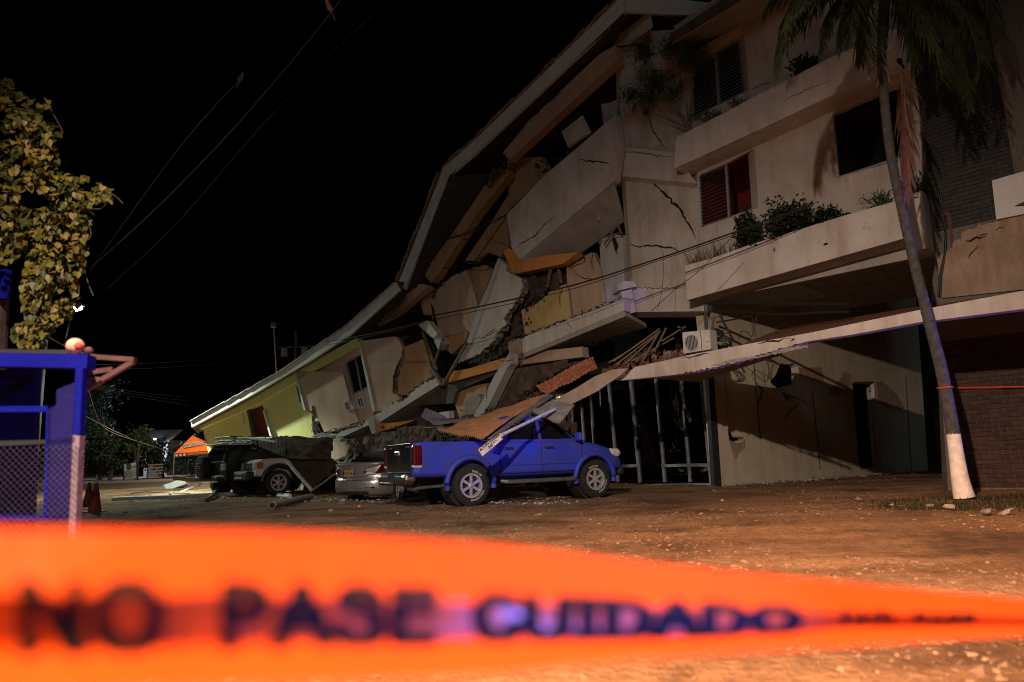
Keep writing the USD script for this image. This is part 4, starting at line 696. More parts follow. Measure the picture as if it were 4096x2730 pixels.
# purple-lit folded metal and blocks in front of the slab gap
sheet_thing('folded_sheet', 'folded metal sheet with a pointed corner above the silver car', 'D', [(1715, 820, 19.4), (1745, 755, 19.7), (1910, 830, 19.8), (1800, 870, 19.3)], 'grey_sheet', thick=.012, nu=6, nv=4, wob=.04)
sheet_thing('folded_sheet', 'flat metal flap below the pointed folded sheet', 'D', [(1760, 825, 19.2), (1810, 872, 19.0), (2050, 830, 18.6), (1910, 832, 19.6)], 'grey_sheet', thick=.012, nu=6, nv=4, wob=.04)
for k, (q, lb) in enumerate((([(1840, 785), (1905, 775), (1910, 825), (1845, 832)], 'pale block behind the folded sheet'), ([(1665, 945), (1710, 950), (1705, 985), (1665, 980)], 'small ochre block above the pickup tailgate'), ([(1690, 885), (1870, 890), (1900, 920), (1660, 905)], 'flat grey piece left of the orange sheet'), ([(1560, 905), (1650, 900), (1660, 940), (1590, 960)], 'brown slab fragment above the silver car'), ([(1320, 1010), (1420, 985), (1440, 1005), (1340, 1030)], 'thin broken tile behind the silver car roof'))):
    piece('debris_block', lb, 'rubble piece', 'D', q, FAC(22.6) if k else FAC(24), .25, ('white_band', 'ochre_wall', 'concrete', 'old_render', 'concrete')[k], amp=.03)
# sheets leaning in front of the parked four by fours
sheet_thing('roof_sheet', 'big dark brown roof sheet hanging edge-down beside the white off-roader', 'L', [(1470, 560, 22.6), (1835, 1062, 21.6), (2190, 680, 21.8), (1500, 322, 23.4)], 'brown_sheet', thick=.015, nu=40, nv=10, corr=(16, .010, 1), wob=.06, seed=7)
sheet_thing('roof_sheet', 'dark brown roof sheet folded level above the white off-roader', 'L', [(1480, 330, 23.4), (2120, 340, 22.2), (2100, 640, 21.9), (1500, 640, 22.4)], 'brown_sheet', thick=.015, nu=14, nv=20, wob=.12, seed=8)
sheet_thing('roof_sheet', 'dark ribbed roof sheet fallen across the black off-roader', 'L', [(740, 405, 26.5), (880, 460, 25.0), (1475, 600, 23.4), (1530, 330, 23.8)], 'brown_sheet', thick=.015, nu=10, nv=40, corr=(16, .011, 1), wob=.08, seed=9)
for k, (pts, d, lb) in enumerate((([(1512, 655), (1600, 775), (1700, 890), (1840, 1050)], (22.3, 21.4), 'ragged white trim along the hanging brown sheet'), ([(855, 335), (960, 335), (1100, 355), (1340, 395)], (25.6, 23.2), 'crumpled white trim above the black off-roader'), ([(1830, 1066), (1990, 950), (2140, 835)], (21.4, 20.6), 'thin pale batten rising to the silver car'))):
    p = [at(*q, d[0] + (d[1] - d[0])*i/(len(pts)-1)) for i, q in enumerate(px('L', pts))]; m = []
    for i, (a, b) in enumerate(zip(p[:-1], p[1:])): m.append(bar(a, b + (b-a)*.03, .10 if k < 2 else .04, .05))
    single('metal_trim', cat(m), 'white_trim' if k < 2 else 'wood', lb, 'trim')
piece('white_trim_piece', 'white arched trim piece at the foot of the sunken wall', 'trim', 'L', [(1820, 335), (1965, 272), (2128, 312), (2115, 355), (1985, 322)], LW(1.6), .2, 'white_trim')
piece('wall_panel', 'tan wall panel standing edge-on behind the silver car', 'wall panel', 'L', [(2135, 310), (2240, 350, 1), (2353, 420, 1), (2370, 540, 1), (2240, 620, 1), (2150, 640), (2095, 610)], FAC(21.6), .2, 'old_render', 'concrete', amp=.06)
single('thatch_debris', lumps('L', [(2120, 330), (2353, 330), (2450, 460), (2353, 640), (2180, 680), (2260, 560), (2330, 480)], FAC(20.9), .3, .12, 12, 3), 'rubble', 'tangled dark roof litter over the silver car roof', 'rubble', kind='stuff')

# bent reinforcing bars, dangling wires and crumbs along the torn edges
r = np.random.default_rng(77)
for k, (c, pts, pl_, w) in enumerate((('J', [(440, 60), (620, 150), (760, 110), (955, 185)], 24.6, .012), ('J', [(560, 330), (650, 345), (720, 340), (880, 345)], 25.0, .03), ('J', [(380, 400), (470, 385), (600, 370)], 25.0, .025), ('J', [(1140, 440), (1180, 520), (1240, 555), (1330, 520)], 24.9, .008), ('J', [(1470, 400), (1440, 480), (1370, 560)], 24.9, .008), ('J', [(1500, 370), (1560, 340), (1650, 300), (1640, 240)], 25.0, .02),
        ('I', [(60, 1200), (200, 960), (330, 820)], 24.7, .015), ('I', [(280, 760), (560, 480), (700, 330), (900, 190)], 24.7, .018), ('I', [(420, 850), (560, 830), (700, 820)], 25.7, .03), ('C', [(445, 720), (560, 680), (700, 620), (825, 565)], 24.5, .02), ('J', [(0, 970), (90, 1000), (180, 980)], 25.2, .02), ('J', [(250, 1010), (300, 1110), (330, 1200)], 25.0, .03))):
    P = [FAC(pl_).hit(*q) for q in px(c, pts)]; t_ = np.linspace(0, 1, len(P)); q = np.array([[np.interp(u, t_, np.array(P)[:, j]) for j in range(3)] for u in np.linspace(0, 1, 14)]); q[1:-1] += r.normal(0, .02, (12, 3))
    single('dangling_wire', tube(q, w, 5), 'cable', ('thin wire strung across the dark roof gap', 'dark strip on top of the tall cracked brown panel', 'dark strip left of the tall cracked brown panel', 'wire loop hanging in the dark hole left of the steel prop', 'wire hanging right of the steel prop', 'bent strip over the beige wall panel', 'wire running down the inner side of the bent roof edge', 'dark wire along the topmost roof beam', 'dark rod on top of the tan panel behind the hanging balcony', 'cable crossing the second roof beam', 'stub of wire at the left of the white blocks', 'dark strut below the tipped white block')[k], 'wire')
for k, (c, x, y, pl_) in enumerate((('J', 940, 420, 24.1), ('J', 1090, 520, 24.2), ('J', 1040, 690, 24.2), ('J', 930, 860, 24.2), ('J', 860, 1020, 24.2), ('J', 1250, 460, 25), ('J', 1160, 440, 25), ('J', 1440, 540, 25), ('J', 640, 380, 25.4), ('J', 300, 590, 25.6), ('J', 250, 820, 25.4), ('J', 1010, 1030, 24.2), ('R', 940, 240, 23.2), ('R', 660, 700, 23.2), ('C', 760, 250, 24.9), ('C', 740, 310, 24.9), ('I', 830, 760, 24.8), ('J', 1700, 230, 25))):
    o = FAC(pl_).hit(*px(c, [(x, y)])[0]); d = np.array([r.uniform(-1, 1), r.uniform(-.9, -.1), r.uniform(-.6, .5)]); P = [o + np.array([.1, .2, 0])]
    for j in range(5): d = d + r.normal(0, .35, 3) + [0, 0, -.12]; d /= np.linalg.norm(d); P.append(P[-1] + d*.17)
    single('reinforcing_bar', tube(P, .010, 5), 'rust_red', 'thin bent reinforcing bar sticking out of a torn concrete edge', 'rebar', group='bent bars in the torn edges')
ms = []
def edge_crumbs(c, pts, plane, n, s0=.06, spread=.10):
    P = [plane.hit(*q) for q in px(c, pts)]
    for k in range(n):
        j = r.integers(0, len(P) - 1); t_ = r.random(); o = P[j] + (P[j+1] - P[j])*t_ + r.normal(0, spread, 3)*[1, .6, .7] - plane.n*.05; ms.append(chunk(o, float(np.exp(r.normal(math.log(s0), .5))), int(r.integers(1, 1 << 30))))
edge_crumbs('J', [(1085, 482), (1095, 570), (1020, 700), (925, 850), (870, 960), (700, 1160)], FAC(24.8), 90, .035, .12); edge_crumbs('J', [(1085, 1028), (1240, 948), (1520, 846), (1820, 718), (1990, 660)], FAC(24.75), 110, .045, .05); edge_crumbs('J', [(170, 630), (245, 568), (350, 582), (450, 470), (600, 402)], FAC(25.9), 60, .05, .1)
edge_crumbs('D', [(1110, 940), (1310, 870), (1420, 790), (1600, 690), (1715, 595), (1822, 538)], LW(.6), 150, .06, .07); edge_crumbs('C', [(1040, 195), (1110, 300), (1200, 210), (1290, 130)], FAC(25.6), 60, .07, .15); edge_crumbs('R', [(330, 900), (600, 880), (760, 840), (960, 800), (1130, 600), (1340, 620)], FAC(23.6), 90, .06, .15)
edge_crumbs('C', [(690, 380), (760, 300), (830, 230)], FAC(24.9), 40, .08, .12); edge_crumbs('D', [(985, 790), (960, 880), (975, 950)], LW(.1), 30, .06, .08); edge_crumbs('R', [(-500, 1040), (0, 1000), (300, 1040), (620, 1140)], FAC(21.4), 40, .07, .2); edge_crumbs('J', [(1250, 640), (1100, 780), (1110, 1000), (860, 1140)], FAC(25.0), 80, .05, .15)
single('torn_edge_crumbs', cat(ms), 'rubble', 'crumbled concrete bits along the torn edges of the wreck', 'rubble', kind='stuff')
# ------------------------------------------------------------------ vehicles (local axes: x forward from the tail, y left, z up)
def ring(w, zb, zt, rt, rb, n=6):
    P = []
    for cy, cz, r, a0 in ((w-rt, zt-rt, rt, 0), (-w+rt, zt-rt, rt, 90), (-w+rb, zb+rb, rb, 180), (w-rb, zb+rb, rb, 270)):
        for t in np.radians(np.linspace(a0, a0+90, n)): P.append((cy + r*math.cos(t), cz + r*math.sin(t)))
    return np.array(P)
def skin(rings):
    """Closed skin through equal rings of 3-D points."""
    R = np.array(rings); k, n = R.shape[:2]; v = R.reshape(-1, 3); f = []
    for i in range(k-1):
        for j in range(n):
            a, b = i*n+j, i*n+(j+1) % n; f += [[a, b, b+n], [a, b+n, a+n]]
    v = np.vstack([v, R[0].mean(0), R[-1].mean(0)]); c0, c1 = k*n, k*n+1
    for j in range(n):
        f += [[c0, (j+1) % n, j], [c1, (k-1)*n+j, (k-1)*n+(j+1) % n]]
    m = trimesh.Trimesh(v, f, process=False)
    if m.volume < 0: m.invert()
    return m
def loft(st):
    """Along x: (x, zb, zt, w, rt, rb), stations refined so that the skin curves."""
    st = np.array(st, float); x = np.unique(np.concatenate([st[:, 0], np.linspace(st[0, 0], st[-1, 0], 60)])); rows = [np.interp(x, st[:, 0], st[:, k]) for k in range(1, 6)]
    return skin([np.column_stack([np.full(24, X), ring(w, zb, zt, rt, rb)]) for X, zb, zt, w, rt, rb in zip(x, *rows)])
def loftz(st, n=6):
    """Up z: (z, x0, x1, w, r)."""
    out = []
    for z, x0, x1, w, r in st:
        cx, hx = (x0+x1)/2, (x1-x0)/2; P = []
        for sx, sy, a0 in ((1, 1, 0), (-1, 1, 90), (-1, -1, 180), (1, -1, 270)):
            for t in np.radians(np.linspace(a0, a0+90, n)): P.append((cx + sx*(hx-r) + r*math.cos(t), sy*(w-r) + r*math.sin(t), z))
        out.append(P)
    return skin(out)
def revolve_y(prof, n=48):
    """(radius, y) profile turned about the y axis."""
    p = np.array(prof); ang = np.arange(n)*2*np.pi/n; v = np.stack([np.stack([r*np.cos(ang), np.full(n, y), r*np.sin(ang)], 1) for r, y in p]); k = len(p); f = []
    for i in range(k-1):
        for j in range(n):
            a, b = i*n+j, i*n+(j+1) % n; f += [[a, b, b+n], [a, b+n, a+n]]
    return trimesh.Trimesh(v.reshape(-1, 3), f, process=False)
def wheel(T, V, x, y, r, side, rim_r, wid=.26, spokes=6, rim='rim_metal', text=None):
    """side: -1 = the wheel's outside faces -y."""
    ctr = np.array([x, y, r]); put = lambda m: V(move(m, ctr)); o = side*wid/2
    tp = [(rim_r*.98, -o*.8), (rim_r+.03, -o*.95), (r*.86, -o), (r*.965, -o*.93), (r, -o*.72), (r, o*.72), (r*.965, o*.93), (r*.86, o*1.02), (rim_r+.03, o*.97), (rim_r*.98, o*.8), (rim_r*.98, -o*.8)]
    t = revolve_y(tp); t.invert() if t.volume < 0 else None
    W = T.part('wheel', put(t), 'tyre', smooth=35)
    lugs = [bar(np.array([r*math.cos(a), s*wid*.32, r*math.sin(a)])*1.0, np.array([r*math.cos(a+.05), s*wid*.52, r*math.sin(a+.05)]), .028, .03) for a in np.arange(36)*2*np.pi/36 for s in (-1, 1)]
    T.part('tread', put(cat(lugs)), 'tyre', parent=W, kind='stuff')
    lip = revolve_y([(rim_r*.86, o*.55), (rim_r*.88, o*.99), (rim_r*1.06, o*1.03), (rim_r*1.08, o*.9), (rim_r*1.0, o*.3), (rim_r*.86, o*.3), (rim_r*.86, o*.55)]); T.part('rim', put(lip), rim, parent=W, smooth=40)
    back = revolve_y([(.001, o*.25), (rim_r*.95, o*.25), (rim_r*.95, o*.15), (.001, o*.15)]); T.part('brake_disc', put(back), 'plastic_black', parent=W)
    for k in range(spokes):
        a = k*2*np.pi/spokes + .5; d = np.array([math.cos(a), 0, math.sin(a)]); s = bar(d*.05 + [0, o*.80, 0], d*rim_r*.93 + [0, o*.72, 0], rim_r*.24, .035, up=(0, 1, 0)); T.part('spoke', put(s), rim, parent=W)
    hub = revolve_y([(.001, o*1.02), (.035, o*1.0), (.055, o*.92), (.06, o*.6), (.001, o*.6)]); T.part('hub_cap', put(hub), rim, parent=W, smooth=40)
    for word, a0, up in (text or ()):
        h = r*.095; rr = (rim_r + r*.88)/2; ms = []
        for k, ch in enumerate(word):
            m = meshkit.text_mesh(ch, h, .002, True); m.apply_translation(-m.bounds.mean(0)); a = a0 + (-1 if up else 1)*(k - (len(word)-1)/2)*h*1.12/rr
            if up: ex, ey = np.array([math.sin(a), 0, -math.cos(a)]), np.array([math.cos(a), 0, math.sin(a)])
            else: ex, ey = np.array([-math.sin(a), 0, math.cos(a)]), -np.array([math.cos(a), 0, math.sin(a)])
            c_ = np.array([rr*math.cos(a), o*1.03, rr*math.sin(a)]); v = m.vertices.copy(); m.vertices = c_ + v[:, :1]*ex + v[:, 1:2]*ey + v[:, 2:]*np.array([0, side, 0]); ms.append(m)
        T.part('lettering', put(cat(ms)), 'lettering_white', parent=W)
def arches(body, spots, r, z):
    m = mani(body)
    for x, ys in spots:
        for y in ys: m = m - m3.Manifold.cylinder(.5, r, r, 40, True).rotate((90, 0, 0)).translate((x, y, z))
    return m
def frame(loc, heading): return lambda m: move(m, loc, heading)

# the blue pickup
def pickup():
    A, B = ground(1872, 2019), ground(2372, 1985); h = math.atan2(B[1]-A[1], B[0]-A[0]); wb = 3.14; R = .40
    d = np.array([math.cos(h), math.sin(h)]); side = np.array([math.sin(h), -math.cos(h)])
    mid = (A[:2] + B[:2])/2 + d*.02; o = mid - d*(wb/2 + 1.28) - side*.80; V = frame((o[0], o[1], -.02), h); xr, xf = 1.28, 1.28 + wb
    T = Thing('pickup_truck', 'metallic blue double cab pickup crushed under the sagging orange sheet', 'pickup')
    body = loft([(.06, .66, 1.28, .84, .05, .08), (.16, .60, 1.31, .885, .05, .12), (1.95, .56, 1.31, .90, .05, .14), (2.0, .54, 1.29, .90, .07, .14), (4.1, .54, 1.27, .90, .10, .14), (4.6, .56, 1.20, .895, .16, .12), (5.05, .58, 1.08, .86, .2, .1), (5.26, .62, .98, .78, .22, .1), (5.34, .66, .9, .70, .2, .08)])
    m = arches(body, [(xr, (-.9, .9)), (xf, (-.9, .9))], .49, .44) - m3.Manifold.cube((1.66, 1.52, .6), True).translate((1.06, 0, 1.20))
    T.part('body', V(tm(m)), 'paint_blue', smooth=32)
    cab = loftz([(1.22, 1.98, 4.22, .85, .16), (1.40, 2.02, 3.95, .82, .16), (1.60, 2.10, 3.66, .77, .16), (1.76, 2.2, 3.40, .71, .16), (1.83, 2.28, 3.25, .66, .16), (1.86, 2.4, 3.1, .56, .16)])
    cabp = T.part('cab', V(cab), 'paint_blue', smooth=40)
    def sy(z): return float(np.interp(z, [1.22, 1.40, 1.60, 1.76], [.85, .82, .77, .71]))
    for s in (-1, 1):
        for pts in (((2.20, 1.33), (2.98, 1.33), (2.98, 1.74), (2.36, 1.74)), ((3.07, 1.33), (3.90, 1.33), (3.56, 1.60), (3.34, 1.745), (3.07, 1.745))):
            P = [np.array([x, s*(sy(z) + .004), z]) for x, z in pts]; q = [p + [0, s*.012, 0] for p in P]; n = len(P)
            f = [[0, k, k+1] for k in range(1, n-1)]; g = trimesh.Trimesh(np.array(P + q), f + [[a+n for a in t[::-1]] for t in f] + [[k, (k+1) % n, (k+1) % n + n] for k in range(n)] + [[k, (k+1) % n + n, k+n] for k in range(n)], process=False)
            if g.volume < 0: g.invert()
            T.part('side_window', V(g), 'car_glass')
        for x in (1.985, 3.02, 4.08): T.part('door_seam', V(box(x, s*.899, .92, .012, .012, .66)), 'crack_dark')
        T.part('door_seam', V(box(3.0, s*.8985, .62, 2.1, .012, .012)), 'crack_dark'); T.part('side_moulding', V(rbox(3.0, s*.904, .80, 2.05, .03, .05, .012)), 'paint_blue')
        for x in (2.2, 3.22): T.part('door_handle', V(rbox(x, s*.92, 1.14, .22, .04, .045, .015)), 'plastic_black')
        T.part('mirror', V(rbox(3.95, s*1.0, 1.36, .12, .22, .20, .05)), 'paint_blue')
        T.part('side_step', V(tube([(2.02, s*.86, .46), (2.1, s*.97, .44), (3.82, s*.97, .44), (3.92, s*.86, .46)], .045, 10)), 'steel')
        T.part('tail_lamp', V(rbox(.13, s*.838, 1.03, .20, .125, .44, .04)), 'lamp_red'); T.part('lamp_base', V(rbox(.13, s*.838, .83, .20, .125, .07, .03)), 'lamp_clear')
        T.part('headlight', V(rbox(5.08, s*.74, .98, .36, .26, .22, .09)), 'lamp_clear')
        for x in (xr, xf):
            t = np.radians(np.linspace(-12, 192, 26)); fl = tube([(x + .53*math.cos(a), s*(.90 + .03*math.sin(max(0, a))), .44 + .53*math.sin(a)) for a in t], .062, 8); T.part('fender_flare', V(fl), 'paint_blue', smooth=50)
            T.part('arch_liner', V(revolve_y([(.36, 0), (.50, 0), (.50, -s*.35), (.36, -s*.35)], 24).apply_translation((x, s*.80, .44))), 'plastic_black')
        wheel(T, V, xr, s*.80, R, s, .235, text=[('DUNLOP', math.radians(62), True), ('GRANDTREK', math.radians(-58), False)]); wheel(T, V, xf, s*.80, R, s, .235, text=[('DUNLOP', math.radians(100), True), ('GRANDTREK', math.radians(-40), False)])
        T.part('mud_flap', V(box(xr-.52, s*.8, .42, .02, .24, .34)), 'plastic_black')
    ws = patch(((4.16, -.72, 1.29), (4.16, .72, 1.29), (3.38, .60, 1.775), (3.38, -.60, 1.775)), .012, 4, 4); T.part('windscreen', V(ws.apply_translation((.03, 0, .015))), 'car_glass')
    T.part('rear_window', V(patch(((1.985, .66, 1.36), (1.985, -.66, 1.36), (2.15, -.58, 1.72), (2.15, .58, 1.72)), .012, 2, 2)), 'car_glass')
    tg = T.part('tailgate', V(rbox(.075, 0, 1.0, .10, 1.44, .62, .03)), 'paint_tailgate', smooth=30)
    T.part('handle', V(rbox(.02, 0, 1.10, .03, .26, .09, .012)), 'chrome', parent=tg); T.part('badge', V(box(.02, -.56, 1.22, .012, .18, .035)), 'chrome', parent=tg); T.part('badge', V(box(.02, .45, 1.22, .012, .14, .03)), 'chrome', parent=tg)
    bp = T.part('rear_bumper', V(rbox(-.02, 0, .56, .22, 1.60, .22, .05)), 'plastic_black', smooth=30)
    T.part('step_plate', V(rbox(-.14, .25, .50, .06, .70, .03, .01)), 'chrome', parent=bp); T.part('bumper_corner', V(rbox(-.01, -.72, .60, .24, .26, .15, .05)), 'chrome', parent=bp); T.part('bumper_corner', V(rbox(-.01, .72, .60, .24, .26, .15, .05)), 'chrome', parent=bp); T.part('number_plate', V(box(-.135, 0, .60, .01, .32, .15)), 'plastic_black', parent=bp)
    T.part('chassis', V(box(2.6, 0, .50, 4.6, .9, .22)), 'plastic_black'); T.part('rear_axle', V(tube([(xr, -.75, R), (xr, .75, R)], .07)), 'plastic_black'); T.part('bed_liner', V(box(1.06, 0, .905, 1.62, 1.48, .02)), 'plastic_black'); T.part('exhaust', V(tube([(1.0, -.55, .42), (.30, -.6, .40), (.12, -.62, .38)], .03)), 'steel')
    T.part('front_bumper', V(rbox(5.32, 0, .58, .2, 1.5, .26, .08)), 'plastic_black'); T.part('grille', V(rbox(5.30, 0, .86, .1, .9, .16, .03)), 'chrome')
    T.done((o[0], o[1], 0))
pickup()

def sedan():
    p = ground(1392, 2003); h = math.radians(58); V0 = frame((p[0], p[1], -.12), h)
    def V(m):
        m = m.copy(); v = m.vertices.copy(); k = np.clip(1 - v[:, 0]/1.1, 0, 1); ay = np.abs(v[:, 1])/.85
        v[:, 0] += k*(.34*ay**2.4 + .07*np.clip((v[:, 2] - .62)/.06, 0, 1) - .05*np.exp(-((v[:, 2] - 1.04)/.05)**2) + .05*np.clip((.42 - v[:, 2])/.15, 0, 1)); m.vertices = v; return V0(m)
    T = Thing('sedan_car', 'silver saloon car seen from behind, half hidden by the pickup tailgate', 'car')
    body = loft([(-.004, .58, .62, .12, .01, .01), (-.002, .50, .78, .35, .05, .05), (.0, .36, .92, .62, .08, .10), (.01, .30, 1.0, .72, .08, .12), (.03, .26, 1.04, .78, .07, .12), (.10, .24, 1.07, .82, .07, .12), (.22, .23, 1.075, .84, .08, .12), (.55, .22, 1.06, .85, .14, .12), (1.1, .22, 1.02, .86, .14, .12), (3.2, .22, .98, .86, .14, .12), (4.0, .26, .82, .82, .14, .1), (4.3, .32, .7, .7, .12, .1)])
    T.part('body', V(tm(arches(body, [(.95, (-.85, .85)), (3.45, (-.85, .85))], .36, .31).refine_to_length(.09))), 'paint_silver', smooth=40)
    T.part('cabin', V(loftz([(.98, .45, 3.4, .80, .2), (1.2, .95, 2.9, .72, .2), (1.36, 1.35, 2.5, .63, .2), (1.42, 1.6, 2.3, .52, .2)])), 'paint_silver', smooth=40)
    T.part('rear_window', V0(patch(((.66, .60, 1.08), (.66, -.60, 1.08), (1.32, -.52, 1.345), (1.32, .52, 1.345)), .012, 3, 3).apply_translation((-.03, 0, .02))), 'car_glass')
    for s in (-1, 1):
        L = m3.Manifold.batch_hull([m3.Manifold.sphere(.03, 8).translate(q) for q in ((-.05, s*.48, .80), (-.03, s*.52, .90), (.0, s*.80, .97), (.40, s*.89, .99), (.12, s*.88, .84), (-.04, s*.72, .80))]); T.part('tail_lamp', V(tm(L)), 'lamp_red', smooth=40)
        L = m3.Manifold.batch_hull([m3.Manifold.sphere(.02, 8).translate(q) for q in ((-.06, s*.50, .77), (-.06, s*.56, .81), (-.04, s*.74, .81), (-.05, s*.70, .77))]); T.part('reversing_lamp', V(tm(L)), 'lamp_clear', smooth=40)
        T.part('reflector', V(rbox(.02, s*.60, .43, .05, .22, .055, .02)), 'lamp_red'); wheel(T, V, .95, s*.76, .31, s, .2, .2, 5); wheel(T, V, 3.45, s*.76, .31, s, .2, .2, 5)
    T.part('bumper_seam', V(box(.0, 0, .62, .02, 1.44, .012).subdivide().subdivide().subdivide()), 'crack_dark'); T.part('boot_seam', V(box(.0, 0, .70, .02, 1.0, .012).subdivide().subdivide().subdivide()), 'crack_dark'); T.part('diffuser', V(rbox(.03, 0, .30, .10, 1.1, .10, .03).subdivide().subdivide()), 'plastic_black')
    T.part('emblem', V(tube([(-.005, .06*math.cos(a), .95 + .03*math.sin(a)) for a in np.linspace(0, 6.28, 17)], .006, 5)), 'chrome')
    pl = T.part('number_plate', V(box(-.008, .05, .80, .012, .34, .15)), 'plate_orange')
    m = meshkit.text_mesh('907063', .085, .003, True); m.apply_translation(-m.bounds.mean(0)); v = m.vertices.copy(); m.vertices = np.column_stack([-.016 - v[:, 2], .05 - v[:, 0], .80 + v[:, 1]]); T.part('lettering', V(m), 'lettering_black', parent=pl)
    T.done((p[0], p[1], 0))
sedan()

def black_suv():
    p = ground(965, 1980); h = math.radians(48); V0 = frame((p[0], p[1], 0), h); off = (-.75, .78, 0); V = lambda m: V0(m.copy().apply_translation(off))
    T = Thing('off_road_car', 'black boxy off-roader with covered spare wheel on its tail and roof rack', 'off-road car')
    body = loft([(.0, .50, 1.16, .82, .06, .08), (.10, .46, 1.20, .90, .08, .1), (.5, .46, 1.20, .92, .08, .1), (3.2, .46, 1.16, .92, .1, .1), (4.3, .5, 1.08, .90, .12, .1), (4.6, .55, .98, .82, .1, .1)])
    T.part('body', V(tm(arches(body, [(.78, (-.9, .9)), (3.6, (-.9, .9))], .47, .42))), 'paint_black', smooth=34)
    T.part('cabin', V(loftz([(1.15, .04, 3.5, .88, .1), (1.5, .16, 3.2, .82, .14), (1.76, .30, 2.9, .74, .16)])), 'paint_black', smooth=40); T.part('roof', V(loftz([(1.75, .26, 2.95, .76, .16), (1.82, .32, 2.85, .73, .16), (1.87, .45, 2.7, .62, .16)])), 'white_trim', smooth=40)
    T.part('rear_window', V(patch(((.06, .62, 1.24), (.06, -.62, 1.24), (.25, -.56, 1.68), (.25, .56, 1.68)), .012, 2, 2).apply_translation((-.02, 0, 0))), 'car_glass'); T.part('rear_spoiler', V(rbox(.18, 0, 1.80, .28, 1.3, .05, .02)), 'white_trim')
    for s in (-1, 1):
        T.part('side_window', V(patch(((.5, s*.865, 1.24), (1.5, s*.865, 1.24), (1.5, s*.785, 1.64), (.6, s*.785, 1.64)), .01, 1, 1)), 'car_glass'); T.part('side_window', V(patch(((1.6, s*.865, 1.24), (2.7, s*.865, 1.24), (2.5, s*.785, 1.64), (1.6, s*.785, 1.64)), .01, 1, 1)), 'car_glass')
        T.part('tail_lamp', V(rbox(.05, s*.80, .98, .12, .20, .24, .03)), 'lamp_clear'); wheel(T, V, .78, s*.80, .39, s, .24, .26, 6, 'plastic_black'); wheel(T, V, 3.6, s*.80, .39, s, .21, .26, 6, 'plastic_black')
        T.part('bumper_end', V(rbox(-.06, s*.66, .62, .3, .44, .17, .05)), 'white_trim')
    T.part('rear_bumper', V(rbox(-.08, 0, .58, .28, 1.8, .16, .05)), 'plastic_black')
    sw = T.part('spare_wheel_cover', V(revolve_y([(.001, -.13), (.30, -.13), (.385, -.10), (.395, .0), (.395, .14), (.36, .16), (.001, .16)], 48).apply_transform(trimesh.transformations.rotation_matrix(-math.pi/2, [0, 0, 1])).apply_translation((-.20, .30, 1.02))), 'plastic_black', smooth=35)
    for k, (y0, y1, z) in enumerate(((.10, .50, 1.12), (.10, .30, 1.04), (.34, .50, 1.04), (.10, .46, .96))): T.part('moulded_rib', V(rbox(-.345, (y0+y1)/2, z, .02, y1-y0, .025, .008)), 'plastic_black', parent=sw)
    rk = T.part('roof_rack', V(cat([tube([(x, -.62, z), (x, .62, z)], .018, 6) for x in (.35, 1.9) for z in (1.93, 2.06)] + [tube([(.35, y, z), (1.9, y, z)], .018, 6) for y in (-.62, .62) for z in (1.93, 2.06)])), 'plastic_black')
    for x in np.linspace(.5, 1.75, 6): T.part('rack_bar', V(tube([(x, -.62, 1.94), (x, .62, 1.94)], .012, 6)), 'plastic_black', parent=rk)
    for x in (.5, 1.7):
        for y in (-.62, .62): T.part('rack_foot', V(tube([(x, y, 1.82), (x, y, 2.06)], .014, 6)), 'plastic_black', parent=rk)
    T.done((p[0], p[1], 0))
black_suv()

def white_suv():
    p = ground(1108, 1980); h = math.radians(219); V0 = frame((p[0], p[1], 0), h); off = (-3.9, -.80, 0); V = lambda m: V0(m.copy().apply_translation(off))
    T = Thing('off_road_car', 'dusty white off-roader with bull nose front sticking out from under the brown sheets', 'off-road car')
    body = loft([(2.0, .54, 1.1, .84, .08, .08), (2.2, .5, 1.16, .90, .08, .1), (3.0, .5, 1.22, .90, .1, .1), (3.3, .56, 1.24, .88, .12, .1), (4.4, .60, 1.20, .84, .14, .1), (4.62, .64, 1.10, .80, .14, .1)])
    T.part('body', V(tm(arches(body, [(3.9, (-.9, .9))], .52, .44))), 'paint_white', smooth=34)
    T.part('crushed_cabin', V(loftz([(1.1, 2.0, 3.3, .84, .12), (1.3, 2.05, 3.0, .78, .12), (1.42, 2.1, 2.8, .7, .14)])), 'paint_white', smooth=40)
    T.part('windscreen', V(patch(((3.26, .72, 1.26), (3.26, -.72, 1.26), (2.86, -.70, 1.42), (2.86, .70, 1.42)), .012, 2, 2).apply_translation((.03, 0, .02))), 'car_glass')
    g = T.part('grille', V(rbox(4.62, 0, .98, .06, .74, .26, .03)), 'plastic_black')
    for z in (.90, .98, 1.06): T.part('grille_bar', V(box(4.655, 0, z, .02, .70, .02)), 'chrome', parent=g)
    T.part('emblem', V(box(4.67, 0, .98, .02, .05, .13)), 'chrome', parent=g)
    for s in (-1, 1):
        T.part('headlight', V(rbox(4.58, s*.56, .98, .12, .36, .26, .05)), 'lamp_clear'); T.part('indicator', V(rbox(4.50, s*.80, .99, .22, .10, .22, .04)), 'lamp_amber'); T.part('fender_flare', V(tube([(3.9 + .55*math.cos(a), s*.90, .44 + .55*math.sin(a)) for a in np.radians(np.linspace(-8, 188, 20))], .06, 8)), 'plastic_black')
        wheel(T, V, 3.9, s*.80, .41, s, .26, .28, 6, 'rim_metal'); T.part('side_step', V(rbox(2.8, s*.92, .46, 1.1, .12, .05, .02)), 'plastic_black')
    bp = T.part('front_bumper', V(rbox(4.82, 0, .66, .28, 1.66, .30, .06)), 'plastic_black')
    for y in np.linspace(-.3, .3, 5): T.part('bumper_slot', V(box(4.965, y, .60, .012, .08, .07)), 'white_trim', parent=bp)
    T.part('winch_plate', V(box(4.966, 0, .72, .012, .62, .05)), 'chrome', parent=bp)
    T.done((p[0], p[1], 0))
white_suv()
